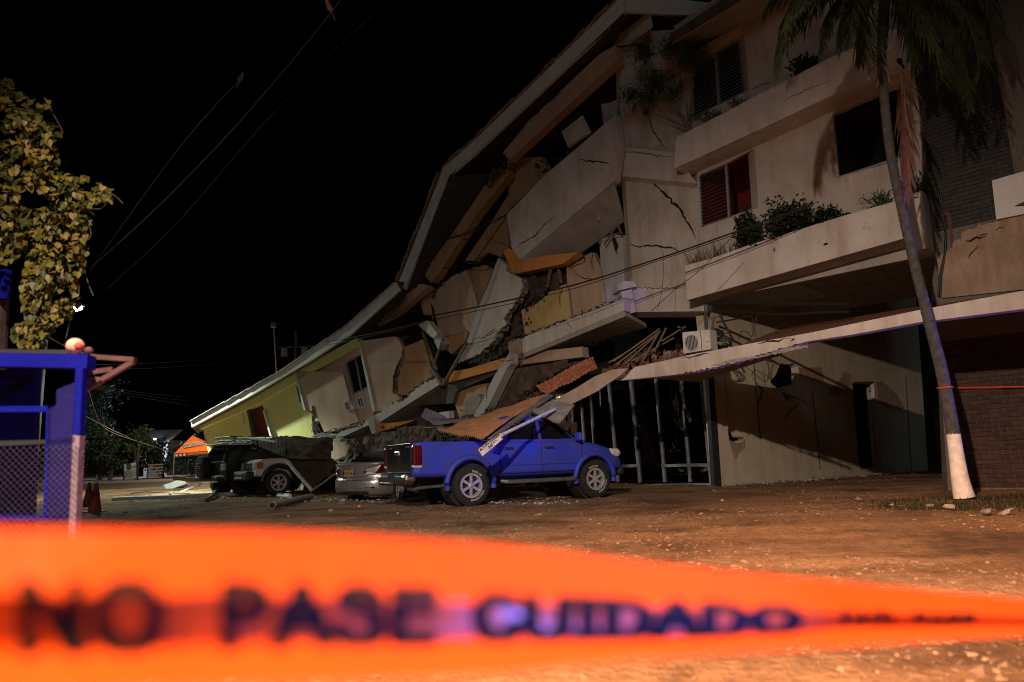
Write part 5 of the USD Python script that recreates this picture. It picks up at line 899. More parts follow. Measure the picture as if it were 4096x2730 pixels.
# ------------------------------------------------------------------ brick building on the right
B = Thing('brick_building', 'dark brick building at the right edge with a white sign panel and bare render patch', 'building')
BW = FAC(25.0)
u0_, u1_ = BW.uv(3795, 1700)[0], BW.uv(4230, 1700)[0]; ua = BW.uv(3672, 400)[0]
bl, bh, mo = .235, .078, .012
lowz = (0.02, 3.0); upz = (5.35, 10.4)
B.part('wall', slab([(3795, 1985), (4300, 1985), (4300, 1150), (3700, 1240), (3745, 1300)], BW.back(.035), .4), 'mortar')
B.part('wall', slab([(3668, 330), (3700, 780), (3740, 1010), (3720, 1260), (4300, 1160), (4300, -500), (3640, -300)], BW.back(.035), .4), 'mortar')
cells = []
def course(z0, z1, ul, ur, mat):
    for k in range(int((z1 - z0)/(bh + mo))):
        z = z0 + k*(bh + mo); u = ul - (bl + mo)*(.5 if k % 2 else 0)
        while u < ur:
            a, b = max(u, ul), min(u + bl, ur)
            if b - a > .04: cells.append((a, b, z, mat))
            u += bl + mo
course(*lowz, min(u0_, u1_), max(u0_, u1_), 'brick_red'); course(*upz, min(ua, u1_), max(ua, u1_), 'brick_dark')
r = np.random.default_rng(31); rest = {}
def projected(a, b, z):
    p = BW.p + BW.U*(a+b)/2 + BW.V*z; return (b - a)/np.linalg.norm(p - CAM)**1.0, p
order = sorted(range(len(cells)), key=lambda i: -projected(*cells[i][:3])[0]*(1 if cells[i][2] < 3.2 or cells[i][2] < 6.6 else .6))
for n_, i in enumerate(order):
    a, b, z, mt = cells[i]; lift = r.uniform(-.003, .004); q = BW.p + BW.U*a + BW.V*z; th = .045
    m = trimesh.creation.box((b - a, bh, th)); m.vertices = q + (m.vertices[:, :1] + (b-a)/2)*BW.U + (m.vertices[:, 1:2] + bh/2)*BW.V + (m.vertices[:, 2:] - .028 + lift)*BW.n
    if n_ < 300: B.part('brick', m, mt)
    else: rest.setdefault(mt, []).append(m)
for mt, ms in rest.items(): B.part('brickwork', cat(ms), mt, kind='stuff')
B.part('render_patch', slab(px('O', [(500, 800), (560, 700, 1), (640, 632, 1), (720, 572, 1), (900, 518, 1), (1010, 488), (1320, 410), (1700, 320), (1700, 1130), (1296, 1200), (440, 1290), (420, 1190), (390, 890), (420, 850)]), BW, .05, lift=.02, amp=.05), 'old_render')
for k, (a, w) in enumerate((([(690, 695), (760, 680), (830, 665), (912, 645)], .05), ([(820, 632), (870, 625), (925, 608)], .025), ([(1000, 590), (1050, 545), (1085, 542)], .02), ([(720, 880), (780, 790), (825, 735)], .02))): B.part('crack', crack('O', a, BW, w, lift=.03, seed=60+k), 'crack_dark')
sp = B.part('sign_panel', slab(px('O', [(972, 72), (1700, -135), (1700, 340), (1018, 478)]), BW, .06, lift=.10), 'sign_panel')
B.part('painted_arrow', slab(px('O', [(1200, 342), (1560, 180), (1700, 170), (1700, 330)]), BW, .004, lift=.106), 'cable', parent=sp)
for k, (a, b) in enumerate((((408, 180), (430, 1270)), ((430, 200), (405, 1270)))):
    P = [BW.hit(*q) + BW.n*(.04 if k else .06) for q in px('O', [a, (445 + 12*k, 400), (490 - 10*k, 620), (480 - 6*k, 820), (440 - 20*k, 1060), b])]; B.part('conduit', tube(P, .018, 6), 'cable')
B.part('orange_stain', slab(px('O', [(462, 385, 1), (530, 405), (545, 470, 1), (552, 770), (535, 770), (500, 440, 1), (470, 420)]), BW, .02, lift=.022, amp=.02), 'rust_red')
p = FAC(30); B.part('side_wall', patch((BW.back(.06).hit(3795, 1985), p.hit(3900, 1985), p.hit(3880, 1200), BW.back(.06).hit(3760, 1200)), .1, 1, 1), 'brick_dark')
B.done()
s = [BW.hit(*q) + BW.n*.05 for q in px('P', [(1030, 497), (1120, 495), (1330, 492), (1560, 487), (1750, 484)])]
single('marking_string', tube(s, .018, 5), 'string_red', 'red barrier string stretched along the brick wall', 'string')

# ------------------------------------------------------------------ palm tree
T = Thing('palm_tree', 'leaning coconut palm with white painted foot in front of the brick wall', 'tree')
YP = 11.45
tr = [(3858, 1990, .170), (3850, 1960, .155), (3838, 1900, .135), (3815, 1745, .112), (3770, 1500, .105), (3725, 1320, .098), (3650, 1020, .092), (3605, 820, .088), (3560, 600, .085), (3530, 300, .085), (3525, 190, .08)]
P = np.array([at(x, y, YP) for x, y, _ in tr]); rr = np.array([q[2] for q in tr])*.92
t = np.concatenate([[0], np.cumsum(np.linalg.norm(np.diff(P, axis=0), axis=1))]); tt = np.linspace(0, t[-1], 150)
from scipy.interpolate import PchipInterpolator
PP_ = PchipInterpolator(t, P)(tt); RR = PchipInterpolator(t, rr)(tt)
rings_ = RR*(1 + .022*np.sign(np.sin(tt*2*np.pi/.11)) + rng.normal(0, .012, len(tt)))
cut = np.searchsorted(tt, t[3])
T.part('trunk', tube(PP_[cut-1:], rings_[cut-1:], 16), 'bark', smooth=50); T.part('painted_foot', tube(PP_[:cut+1], RR[:cut+1]*1.02, 18), 'white_paint', smooth=50, label='white painted foot of the trunk')
T.part('crownshaft', tube([at(3528, 200, YP), at(3535, 60, YP), at(3540, -60, YP)], [.085, .10, .06], 12), 'palm_leaf', smooth=50)
i0 = np.argmin(np.abs(PP_[:, 2] - at(3773, 1556, YP)[2])); T.part('string_loop', tube([PP_[i0] + RR[i0]*1.15*np.array([math.cos(a), math.sin(a), .02*math.sin(3*a)]) for a in np.linspace(0, 6.28, 17)], .014, 5), 'string_red')
def frond(pts, seed, L=.55, mat='palm_leaf', n=64, spread=.75, droop=1.0, width=.035, name='frond'):
    r = np.random.default_rng(seed); C_ = np.array([at(*p) for p in pts]); s = np.concatenate([[0], np.cumsum(np.linalg.norm(np.diff(C_, axis=0), axis=1))]); f = PchipInterpolator(s, C_)
    T.part(name + '_stem', tube(f(np.linspace(0, s[-1], 24)), np.linspace(.028, .006, 24), 6), mat); V, F = [], []
    for k in range(n):
        q = .10 + .90*k/n; o = f(q*s[-1]); d = f(min(1, q + .02)*s[-1]) - f((q - .02)*s[-1]); d /= np.linalg.norm(d); sd = np.cross(d, [0, 0, 1.0]); sd /= np.linalg.norm(sd) + 1e-9
        for sgn in (-1, 1):
            l = L*(.55 + .6*math.sin(math.pi*min(1, q*.9 + .1)))*r.uniform(.75, 1.15); e = d*r.uniform(.5, .8) + sd*sgn*spread*r.uniform(.6, 1.1) + r.normal(0, .12, 3); e /= np.linalg.norm(e)
            pts_ = [o]; v = e.copy()
            for j in range(4): v = v + np.array([0, 0, -.30*droop*r.uniform(.7, 1.3)]); v /= np.linalg.norm(v); pts_.append(pts_[-1] + v*l/4)
            wv = np.cross(v, e + [.1, .2, .3]); wv /= np.linalg.norm(wv) + 1e-9; b = len(V); W_ = [.5, 1, .95, .7, .06]
            for p_, w_ in zip(pts_, W_): V += [p_ - wv*width*w_/2, p_ + wv*width*w_/2]
            for j in range(4): F += [[b+2*j, b+2*j+1, b+2*j+3], [b+2*j, b+2*j+3, b+2*j+2]]
    T.part(name, trimesh.Trimesh(V, F, process=False), mat)
c0 = (3538, -40, YP)
FR = [[c0, (3380, -60, YP-.3), (3220, 40, YP-.6), (3130, 160, YP-.8), (3110, 290, YP-.8)], [c0, (3420, -120, YP-.4), (3280, -80, YP-1.0), (3170, 20, YP-1.4), (3130, 120, YP-1.6)],
      [c0, (3440, -30, YP-.5), (3390, 60, YP-.8), (3370, 180, YP-.9)], [c0, (3470, -60, YP-.6), (3420, 20, YP-1.1), (3400, 130, YP-1.4)],
      [c0, (3660, -80, YP-.3), (3800, -20, YP-.6), (3880, 110, YP-.8), (3920, 300, YP-.9)], [c0, (3640, -60, YP+.3), (3760, 40, YP+.4), (3830, 200, YP+.5), (3850, 380, YP+.5)],
      [c0, (3620, -20, YP-.5), (3690, 80, YP-.8), (3740, 200, YP-.9), (3770, 330, YP-1)], [c0, (3700, -140, YP-.2), (3860, -120, YP-.4), (3960, -20, YP-.5), (4000, 140, YP-.5)],
      [c0, (3690, -60, YP+.2), (3800, 60, YP+.3), (3860, 230, YP+.3), (3880, 430, YP+.3)], [c0, (3740, -90, YP+.4), (3880, 0, YP+.6), (3950, 170, YP+.6), (3960, 330, YP+.6)], [c0, (3450, -10, YP+.3), (3440, 100, YP+.4), (3450, 220, YP+.4)], [c0, (3440, -60, YP-.2), (3330, 40, YP-.3), (3290, 180, YP-.3)], [c0, (3500, -40, YP-.5), (3470, 80, YP-.8), (3480, 230, YP-.8)], [c0, (3600, -20, YP+.2), (3650, 110, YP+.3), (3665, 260, YP+.3)], [c0, (3330, -90, YP+.3), (3160, -60, YP+.4), (3060, 40, YP+.4)], [c0, (3600, -200, YP), (3680, -420, YP), (3800, -560, YP-.2), (3930, -600, YP-.4)], [c0, (3480, -220, YP), (3400, -430, YP), (3300, -540, YP), (3180, -560, YP)], [c0, (3540, -250, YP+.4), (3560, -480, YP+.9), (3600, -640, YP+1.5)], [c0, (3520, -220, YP-.6), (3480, -380, YP-1.4), (3450, -430, YP-2.2)]]
for k, f in enumerate(FR): frond(f, 70+k, .62 if k < 2 else .55, spread=.8 if k > 3 else .55, droop=1.15)
frond([(3590, 270, YP-.12), (3610, 330, YP-.2), (3625, 520, YP-.22), (3630, 760, YP-.22)], 95, .62, 'dry_frond', 80, .42, 1.3, .035, 'dry_frond')
T.part('root_fibres', cat([tube([at(3530, 230, YP), at(3530 + rng.normal(0, 45), 230 + rng.normal(10, 50), YP - .1 + rng.normal(0, .12))], .006, 4) for k in range(60)]), 'wood', kind='stuff')
T.done()

# ------------------------------------------------------------------ plants on the balconies and grass
def leaves(n, pos, size, seed, aspect=.4, down=.3):
    r = np.random.default_rng(seed); V, F = [], []
    for k in range(n):
        o = pos[k]; d = r.normal(0, 1, 3); d[2] -= down; d /= np.linalg.norm(d); s = np.cross(d, r.normal(0, 1, 3)); s /= np.linalg.norm(s); l = size*r.uniform(.6, 1.3); nn = np.cross(d, s)
        b = len(V); V += [o, o + d*l*.45 + s*l*aspect*.5 + nn*l*.06, o + d*l + nn*-.05*l, o + d*l*.45 - s*l*aspect*.5 + nn*l*.06]; F += [[b, b+1, b+2], [b, b+2, b+3]]
    return trimesh.Trimesh(V, F, process=False)
def inblob(n, c, rad, seed, hollow=.5):
    r = np.random.default_rng(seed); d = r.normal(0, 1, (n, 3)); d /= np.linalg.norm(d, axis=1, keepdims=True); return np.array(c) + d*(hollow + (1-hollow)*r.random((n, 1)))*np.array(rad)*(1 + .75*(meshkit.noise(d*3.1 + seed, seed)[:, None] - .5)*2)
T = Thing('sapling', 'wild sapling with feathery leaves growing from the left end of the upper planter', 'tree')
SP_ = FAC(24.9); base = SP_.hit(*px('H', [(1050, 1540)])[0]); tips = px('H', [(520, 640), (640, 900), (400, 1130), (900, 560), (1020, 560), (560, 1140), (700, 1000), (850, 1080), (1060, 700), (1150, 720)]); m = []; L_ = []
for k, q in enumerate(tips):
    tip = SP_.hit(*q) + SP_.n*rng.uniform(-.1, .35); mid = (base + tip)/2 + np.array([0, 0, -.15 if k % 3 else .1]) + rng.normal(0, .05, 3); m.append(tube([base, base*.7 + mid*.3 + [0, 0, .05], mid, tip], [.025, .02, .014, .006], 5))
    L_.append(inblob(330, tip, (.52, .48, .40), 200+k, .1))
T.part('stem', cat(m), 'wood'); T.part('foliage', leaves(330*len(tips), np.vstack(L_), .15, 5, .22, .8), 'plant_leaf', kind='stuff'); T.done()
T = Thing('weed', 'single drooping weed rooted in the crack left of the upper planter', 'plant'); p = [PC.hit(*q) + PC.n*.05 for q in px('H', [(640, 1190), (600, 1290), (575, 1350), (600, 1450), (635, 1555)])]
T.part('stem', tube(p, .012, 5), 'wood'); T.part('foliage', leaves(60, inblob(60, PC.hit(*px('H', [(562, 1320)])[0]) + PC.n*.1, (.14, .14, .12), 8, .1), .12, 9, .25, 1.0), 'plant_leaf', kind='stuff'); T.done()
def bush(label, c, x, y, rad, n, size, mat='bush_leaf', seed=0, plane=None, asp=.55):
    ctr = (plane or FAC(24.75)).hit(*px(c, [(x, y)])[0]); T = Thing('shrub', label, 'shrub'); T.part('foliage', leaves(n, inblob(n, ctr, rad, seed, .45), size, seed, asp, .1), mat, kind='stuff')
    T.part('stem', cat([tube([ctr - [0, 0, rad[2]], ctr + rng.normal(0, .2, 3)*np.array(rad)], .012, 5) for k in range(5)]), 'wood'); T.done()
bush('dense round dark shrub left of the bigger one in the lower planter', 'B', 898, 165, (.34, .34, .52), 1300, .11, seed=1)
bush('largest dark shrub in the middle of the lower planter', 'B', 1120, 110, (.62, .4, .50), 1900, .11, seed=2); bush('low dark shrub right of the largest shrub in the lower planter', 'B', 1320, 88, (.42, .3, .22), 700, .10, seed=3)
bush('small dark leafy clump under the palm on the upper planter', 'W', 990, 830, (.34, .3, .24), 700, .10, seed=4); bush('spiky little plant at the right end of the lower planter behind the palm', 'A', 1780, 985, (.40, .3, .3), 300, .2, 'plant_leaf', 5, asp=.12); bush('scrubby low plants below the louvred window of the top floor', 'H', 1250, 1370, (.62, .2, .18), 340, .12, 'plant_leaf', 6, asp=.25)
bush('tiny red brown plant beside the scrubby plants of the top floor', 'H', 1610, 1200, (.2, .12, .14), 120, .14, 'dry_grass', 7, asp=.15); bush('thin grassy plant left of the palm trunk in the lower planter', 'A', 1590, 1050, (.3, .2, .22), 160, .22, 'plant_leaf', 12, asp=.08)
def blades(n, pos, h, seed, w=.012, lean=.4):
    r = np.random.default_rng(seed); V, F = [], []
    for k in range(n):
        o = np.array(pos[k]); a = r.uniform(0, 6.28); d = np.array([math.cos(a), math.sin(a), 0]); l = h*r.uniform(.5, 1.2); bend = lean*r.uniform(.3, 1.4); s = np.array([-d[1], d[0], 0])*w; b = len(V)
        for j, t_ in enumerate((0, .4, .75, 1.0)): c_ = o + np.array([0, 0, l*t_*(1 - .35*bend*t_)]) + d*l*bend*t_*t_; V += [c_ - s*(1 - t_*.95), c_ + s*(1 - t_*.95)]
        for j in range(3): F += [[b+2*j, b+2*j+1, b+2*j+3], [b+2*j, b+2*j+3, b+2*j+2]]
    return trimesh.Trimesh(V, F, process=False)
g0 = [FAC(24.55).hit(*q) for q in px('B', [(590, 345), (840, 265)])]; pos = [g0[0] + (g0[1] - g0[0])*rng.random()**(1.4) + np.array([rng.uniform(-.05, .3)]*2 + [-.05]) for k in range(150)]
single('dry_grass_tuft', blades(150, pos, .62, 3, .012, .6), 'dry_grass', 'dry yellow grass tuft at the left end of the lower planter', 'grass', kind='stuff')
# raised bed of grass round the palm foot
bx = ground(3850, 1965); ed = [ground(x, y) for x, y in ((3440, 2010), (3700, 2035), (4300, 2080))]; bk2 = [np.array([p[0]*1.0 + .9, p[1] + 3.0, 0]) for p in ed]
pos = []
while len(pos) < 3200:
    y = rng.uniform(8.9, 12.4); x = rng.uniform(5.0, 10.5)
    if ((x - 8.2)/2.9)**2 + ((y - 10.5)/1.55)**2 < 1 + rng.normal(0, .08): pos.append((x, y, float(bumps(np.array(x), np.array(y)))))
single('grass', blades(len(pos), pos, .10, 4, .008, .7), 'grass_blade', 'short dark grass round the foot of the palm', 'grass', kind='stuff')
for k, (x, y, s) in enumerate(((3795, 2035, .10), (3945, 2050, .10), (4025, 2052, .12), (3565, 2022, .05), (3720, 2026, .07), (3440, 1998, .09))):
    single('stone', chunk(ground(x, y) + [0, 0, s*.2], s, 900+k, .7), 'concrete', ('pale stone in front of the palm foot', 'pale stone at the edge of the grass near the right', 'largest pale stone at the right border of the grass', 'tiny stone left of the palm grass', 'small stone just left of the palm foot', 'brown stone at the left end of the grass bed')[k], 'stone')
# ------------------------------------------------------------------ overhead wires, birds
def wire(pts, r, label, mat='cable', name='overhead_wire'):
    P = np.array([at(*p) for p in pts]); t = np.linspace(0, 1, len(P)); f = PchipInterpolator(t, P) if len(P) > 2 else (lambda u: P[0] + (P[1] - P[0])*np.asarray(u)[:, None])
    return single(name, tube(f(np.linspace(0, 1, 40)), r, 6), mat, label, 'wire')
wire([(1372, -12, 9), (1000, 440, 13), (700, 760, 19), (360, 1075, 34)], .006, 'topmost overhead wire, the one the orange bird sits on', 'grey_cable')
wire([(1010, 260, 13), (950, 330, 13.5), (680, 640, 20), (355, 1090, 36)], .0045, 'thin overhead wire with the grey bird, left of the topmost wire', 'grey_cable')
wire([(1500, 60, 9.5), (1120, 425, 12.5), (700, 900, 22), (400, 1180, 36)], .0025, 'lowest of the three slanting overhead wires', 'grey_cable')
wire([(3240, 820, 14.4), (2980, 915, 15.2), (2620, 1040, 16.6), (2200, 1165, 18.2), (1720, 1265, 20.4)], .020, 'thick black service cable crossing in front of the hotel corner')
wire([(3240, 826, 14.4), (2980, 925, 15.2), (2620, 1048, 16.6), (2200, 1180, 18.2), (1722, 1280, 20.4)], .010, 'thinner cable just below the thick service cable')
wire([(2935, 940, 14.8), (2800, 1080, 15.4), (2700, 1160, 15.8), (2606, 1246, 16.2)], .008, 'thin cable slanting down over the corner foot')
wire([(2655, 1010, 16.2), (2652, 1120, 16.2), (2630, 1240, 16.3)], .006, 'short cable hanging down the corner wall')
wire([(1700, 1285, 20.6), (1560, 1320, 22), (1400, 1352, 24), (1300, 1370, 26)], .016, 'cable lying along the sunken roof edge')
wire([(1700, 1290, 20.6), (1560, 1327, 22), (1400, 1363, 24), (1300, 1382, 26)], .010, 'second cable lying along the sunken roof edge')
wire([(1780, 960, 21), (1900, 925, 20.7), (2030, 858, 20.4)], .018, 'cable across the broken roof beams')
wire([(60, 1318, 24), (280, 1400, 26), (420, 1715, 33), (560, 1770, 40), (700, 1812, 48)], .010, 'pale guy wire running down to the orange tent', 'steel')
wire([(330, 1660, 30), (480, 1735, 36), (560, 1770, 42), (705, 1813, 49)], .012, 'sagging wire above the notice board', 'steel')
for k, y in enumerate((1457, 1477)): wire([(300, y, 40), (560, y - 2, 48), (900, y - 22, 60)], .014, ('upper of the two level wires left of the wing', 'lower of the two level wires left of the wing')[k], 'steel')
for k in range(3): wire([(330, 1525 + 8*k, 40), (520, 1565 + 9*k, 48), (760, 1590 + 16*k, 60)], .008, ('topmost of the three faint wires behind the steel bracket', 'middle one of the three faint wires behind the steel bracket', 'lowest of the three faint wires behind the steel bracket')[k], 'grey_cable')
def bird(x, y, Y, hx, label, breast, flip=1, head=(0, 0)):
    T = Thing('bird', label, 'bird'); p = at(x, y, Y); s = .105
    def ell(c, r3, tilt=0): m = trimesh.creation.icosphere(3); m.apply_scale(r3); m.apply_transform(trimesh.transformations.rotation_matrix(tilt, [0, 1, 0])); m.apply_translation(c); return m
    body = mani(ell(p + [flip*-.02, 0, .10], (.042, .045, .085), -.45*flip)) + mani(ell(p + [flip*-.055, 0, .185], (.032, .032, .034))) + m3.Manifold.batch_hull([m3.Manifold.sphere(.022, 16).translate(tuple(p + [flip*-.04, 0, .15])), m3.Manifold.sphere(.03, 16).translate(tuple(p + [flip*-.05, 0, .18]))])
    T.part('body', tm(body), breast, smooth=60); T.part('head_patch', ell(p + [flip*-.06, -.012, .195], (.022, .022, .024)), 'ball_orange'); T.part('beak', trimesh.creation.cone(.008, .03).apply_transform(trimesh.transformations.rotation_matrix(-math.pi/2*flip, [0, 1, 0])).apply_translation(p + [flip*-.085, 0, .188]), 'cable')
    T.part('wing', ell(p + [flip*.0, -.035, .095], (.022, .012, .075), -.55*flip), 'bird_grey'); T.part('tail', bar(p + [0, 0, .05], p + [flip*.075, 0, -.13], .03, .01), 'bird_grey')
    for k in (-1, 1): T.part('leg', tube([p + [0, k*.012, 0], p + [-.005, k*.012, .05]], .003, 4), 'cable')
    T.done()
bird(1322, 52, 9.5, 0, 'orange breasted bird perched on the topmost wire', 'bird_orange'); bird(958, 332, 13.4, 0, 'small grey bird perched on the thin wire', 'bird_grey', -1)
# wires and conduits round the air conditioner on the canopy
r = np.random.default_rng(5)
for k, (c, pts, w) in enumerate((('U', [(640, 828), (1000, 818), (1400, 825), (2091, 830)], .035), ('U', [(640, 905), (1000, 918), (1400, 938), (1900, 912), (2091, 915)], .035), ('U', [(700, 1020), (900, 985), (1100, 940)], .02), ('U', [(1060, 940), (1080, 1060), (1060, 1180)], .012), ('U', [(1120, 940), (1100, 1050), (1100, 1170)], .012), ('U', [(930, 1200), (970, 1110), (1040, 1150), (1050, 1240)], .010), ('U', [(1400, 1170), (1310, 1090), (1400, 1040), (1480, 1070), (1530, 1140)], .010), ('U', [(870, 1200), (790, 1060), (730, 930)], .03), ('U', [(700, 1150), (860, 1130), (980, 1170), (1040, 1190)], .010))):
    P = [FAC(24.2).hit(*q) for q in px(c, pts)]; f = PchipInterpolator(np.linspace(0, 1, len(P)), P); single('loose_cable', tube(f(np.linspace(0, 1, 24)), w, 6), 'cable', ('upper thick cable bundle under the lower balcony', 'lower thick cable bundle under the lower balcony', 'cable dropping left from the lower bundle', 'left of two cables hanging down the strip wall', 'right of two cables hanging down the strip wall', 'small cable loop right of the air conditioner', 'cable loop standing on the canopy edge', 'dark strut leaning over the air conditioner', 'cable trailing right from the air conditioner')[k], 'cable')
T = Thing('cable_coil', 'coil of black cable lying right of the air conditioner', 'cable'); o = FAC(23.6).hit(*px('U', [(765, 1215)])[0])
for k in range(5): T.part('turn', tube([o + np.array([.22*math.cos(a)*(1 - .1*k), .05*k + .1*math.sin(a), .13*math.sin(a) - .02*k]) + r.normal(0, .008, 3) for a in np.linspace(0, 6.28, 22)], .014, 5), 'cable')
T.done()
T = Thing('meter_pipe', 'grey service pipes and meter box over the air conditioner', 'pipe')
for a, b in (((572, 830), (580, 1105)), ((598, 900), (596, 1110)), ((665, 960), (655, 1110))): T.part('pipe', tube([FAC(23.8).hit(*q) for q in px('U', [a, b])], .022, 6), 'grey_cable')
T.part('meter', slab(px('U', [(590, 845), (650, 838), (655, 905), (600, 910)]), FAC(23.9), .15, amp=.03), 'ac_dark'); T.done()

# ------------------------------------------------------------------ debris on the ground
def gp(x, y, up=0.0): q = ground(x, y); q[2] = float(bumps(q[0], q[1])) + up; return q
P = [gp(452, 2000, .06), gp(700, 1992, .06), gp(860, 1984, .06), gp(1030, 1974, .06)]; T = Thing('fallen_pole', 'long white pole lying on the ground across the left of the lot', 'pole'); T.part('pole', tube(P, .085, 14), 'white_trim', smooth=40)
for k in (.38, .86): q = P[0] + (P[-1] - P[0])*k; d = (P[-1] - P[0])/np.linalg.norm(P[-1] - P[0]); T.part('joint_band', tube([q - d*.03, q + d*.03], .095, 14), 'cable')
T.done()
single('curved_pipe', tube([gp(812, 2005, .06), gp(835, 1999, .08), gp(855, 1990, .14), gp(870, 1978, .24)], .07, 12), 'concrete', 'short curved pipe in front of the long white pole', 'pipe', smooth=40)
T = Thing('pipe', 'grey plastic pipe with a dark open end lying left of the silver car', 'pipe'); a, b = gp(1088, 2036, .08), gp(1245, 1992, .08); T.part('pipe', tube([a, b], .075, 18), 'kerb_stone', smooth=40); d = (a - b)/np.linalg.norm(a - b); T.part('open_end', tube([a - d*.01, a + d*.004], .062, 18), 'crack_dark'); T.done()
T = Thing('gutter_piece', 'big broken white gutter block lit bright beside the black off-roader', 'rubble piece')
q = px('M', [(1050, 1180), (1440, 1048), (1468, 1112), (1500, 1152), (1180, 1268), (1070, 1300), (1022, 1270)]); g = Plane(ground(690, 1962), (.1, -1, .35)); T.part('face', slab(q, g, .35), 'gutter_white'); T.part('broken_end', slab(px('M', [(1030, 1225, 1), (1062, 1195), (1100, 1258), (1210, 1300, 1), (1200, 1325), (1060, 1340, 1), (1018, 1300)]), g, .4, lift=.06, amp=.05), 'concrete'); T.done()
for k, (a, b, w, mt, lb) in enumerate((((1180, 1275), (1580, 1225), .12, 'white_trim', 'flat pale batten in front of the gutter block'), ((1250, 1305), (1690, 1290), .10, 'grey_sheet', 'grey pipe below the pale batten'), ((1400, 1335), (1760, 1170), .05, 'white_trim', 'thin rod leaning on the black off-roader bumper'), ((1240, 1040), (1670, 1085), .35, 'wood', 'weathered board behind the gutter block'), ((1560, 1230), (1800, 1190), .10, 'grey_sheet', 'crumpled strip under the black off-roader bumper'))):
    p_, q_ = [ground(*x) for x in px('M', [(a[0], a[1] + 90*(k == 3)), (b[0], b[1] + 90*(k == 3))])]
    if k == 3: p_, q_ = at(*px('M', [a])[0], 27), at(*px('M', [b])[0], 27)
    if k == 2: q_ = at(*px('M', [b])[0], 24.3)
    p_[2] += .06*(k != 3); q_[2] += .06*(k not in (2, 3)); single('batten', bar(p_, q_, .06, min(w, .16)), mt, lb, 'batten')
D_ = [(1075, 1983, .10, 'kerb_stone', 'pale broken pipe end beside the white off-roader wheel'), (1437, 2022, .085, 'white_band', 'white angular block on the ground in front of the silver car'), (1420, 2026, .05, 'concrete', 'small brown lump left of the white angular block'), (1368, 2010, .075, 'concrete', 'round brown lump below the silver car'), (1120, 2004, .05, 'kerb_stone', 'small pale chip right of the white off-roader wheel'), (1325, 2044, .07, 'ac_white', 'crumpled paper on the dirt left of the white block'),
      (1590, 2050, .03, 'bottle_clear', 'tiny glinting bit on the dirt below the pickup'), (555, 1987, .10, 'kerb_stone', 'flat pale stone behind the long white pole'), (600, 1981, .08, 'kerb_stone', 'smaller pale stone beside the flat one'), (535, 1967, .13, 'kerb_stone', 'pale chunk lying at the end of the thin black wire'), (688, 1972, .10, 'gutter_white', 'white brick beside the gutter block'), (2310, 2006, .06, 'kerb_stone', 'pale stone between the pickup and the shop'), (2140, 2012, .04, 'kerb_stone', 'little stone under the pickup step'), (2890, 2001, .05, 'kerb_stone', 'stone at the foot of the cracked wall'), (1155, 2060, .04, 'kerb_stone', 'lone chip on the dark dirt below the pipe')]
for k, (x, y, s, mt, lb) in enumerate(D_): single('stone', chunk(gp(x, y, s*.25), s, 700+k, .7), mt, lb, 'stone')
T = Thing('pipe_offcuts', 'two short white pipe offcuts lying beside the white off-roader wheel', 'pipe')
for k in (0, 1): T.part('offcut', tube([gp(1112, 1982 + 6*k, .06), gp(1160, 1986 + 7*k, .06)], .05, 12), 'white_trim', smooth=40)
T.done()
wire([(520, 1975, 24.0), (590, 1968, 24.8), (640, 1972, 24.5), (760, 1975, 24.0)], .012, 'thin black wire curling on the lit ground')
# crumbs along the foot of the cracked wall and under the cars
cr_ = []
for k in range(420):
    t_ = rng.random(); x = 2880 + 760*t_; q = RW.hit(x, 1900); q = q + RW.n*abs(rng.normal(0, .35)); s = float(np.exp(rng.normal(math.log(.035), .5))); cr_.append(chunk([q[0], q[1], s*.2], s, 1500+k, .7))
single('wall_crumbs', cat(cr_), 'concrete', 'plaster crumbs along the foot of the cracked ground floor wall', 'rubble', kind='stuff')
cr_ = []
for k in range(500):
    x = rng.uniform(480, 2300); y = 2002 - abs(rng.normal(0, 14)) + (x - 480)*.010; q = ground(x, y); s = float(np.exp(rng.normal(math.log(.028), .5))); cr_.append(chunk([q[0], q[1], s*.2], s, 2500+k, .7))
single('ground_crumbs', cat(cr_), 'kerb_stone', 'broken bits scattered on the dirt in front of the cars', 'rubble', kind='stuff')

# ------------------------------------------------------------------ cones, tent, far side of the street
def cone(T):
    T.part('body', trimesh.creation.revolve([(.0, .70), (.035, .70), (.15, .04), (.14, .03), (.0, .03)], sections=28), 'cone_orange', smooth=40); T.part('base', rbox(0, 0, .02, .38, .38, .035, .012), 'cone_orange'); T.part('collar', trimesh.creation.revolve([(.067, .52), (.071, .52), (.094, .40), (.088, .40)], sections=28), 'rust_red', smooth=40)
T = Thing('traffic_cone', 'nearer orange traffic cone, a clear bottle stuck on its tip', 'traffic cone'); cone(T); c1 = T.done((0, 0, 0)); q = gp(378, 2046); UsdGeom.Xformable(c1).GetOrderedXformOps()[0].Set(Gf.Vec3d(*q.tolist()))
q2 = gp(352, 2022); dup(c1, q2, .5, label='farther orange traffic cone, left of the one with the bottle', category='traffic cone')
T = Thing('bottle', 'clear plastic bottle stuck on the tip of the nearer cone', 'bottle'); T.part('bottle', trimesh.creation.revolve([(0, 0), (.032, 0), (.034, .10), (.030, .11), (.034, .13), (.012, .18), (.012, .20), (0, .20)], sections=20).apply_translation(q + [0, 0, .69]), 'bottle_clear', smooth=50); T.part('cap', trimesh.creation.cylinder(.014, .02).apply_translation(q + [0, 0, .90]), 'notice_blue'); T.done()
Y = 47.0; T = Thing('party_tent', 'orange pop-up party tent with beer lettering beyond the lot', 'tent')
w = at(832, 1820, Y)[0] - at(697, 1820, Y)[0]; a = at(697, 1815, Y); b = a + np.array([w*1.05, .6, .15]); zt = at(768, 1743, Y)[2]; n2 = np.array([-.05*w, w, 0]); top_ = at(770, 1742, Y + w/2)
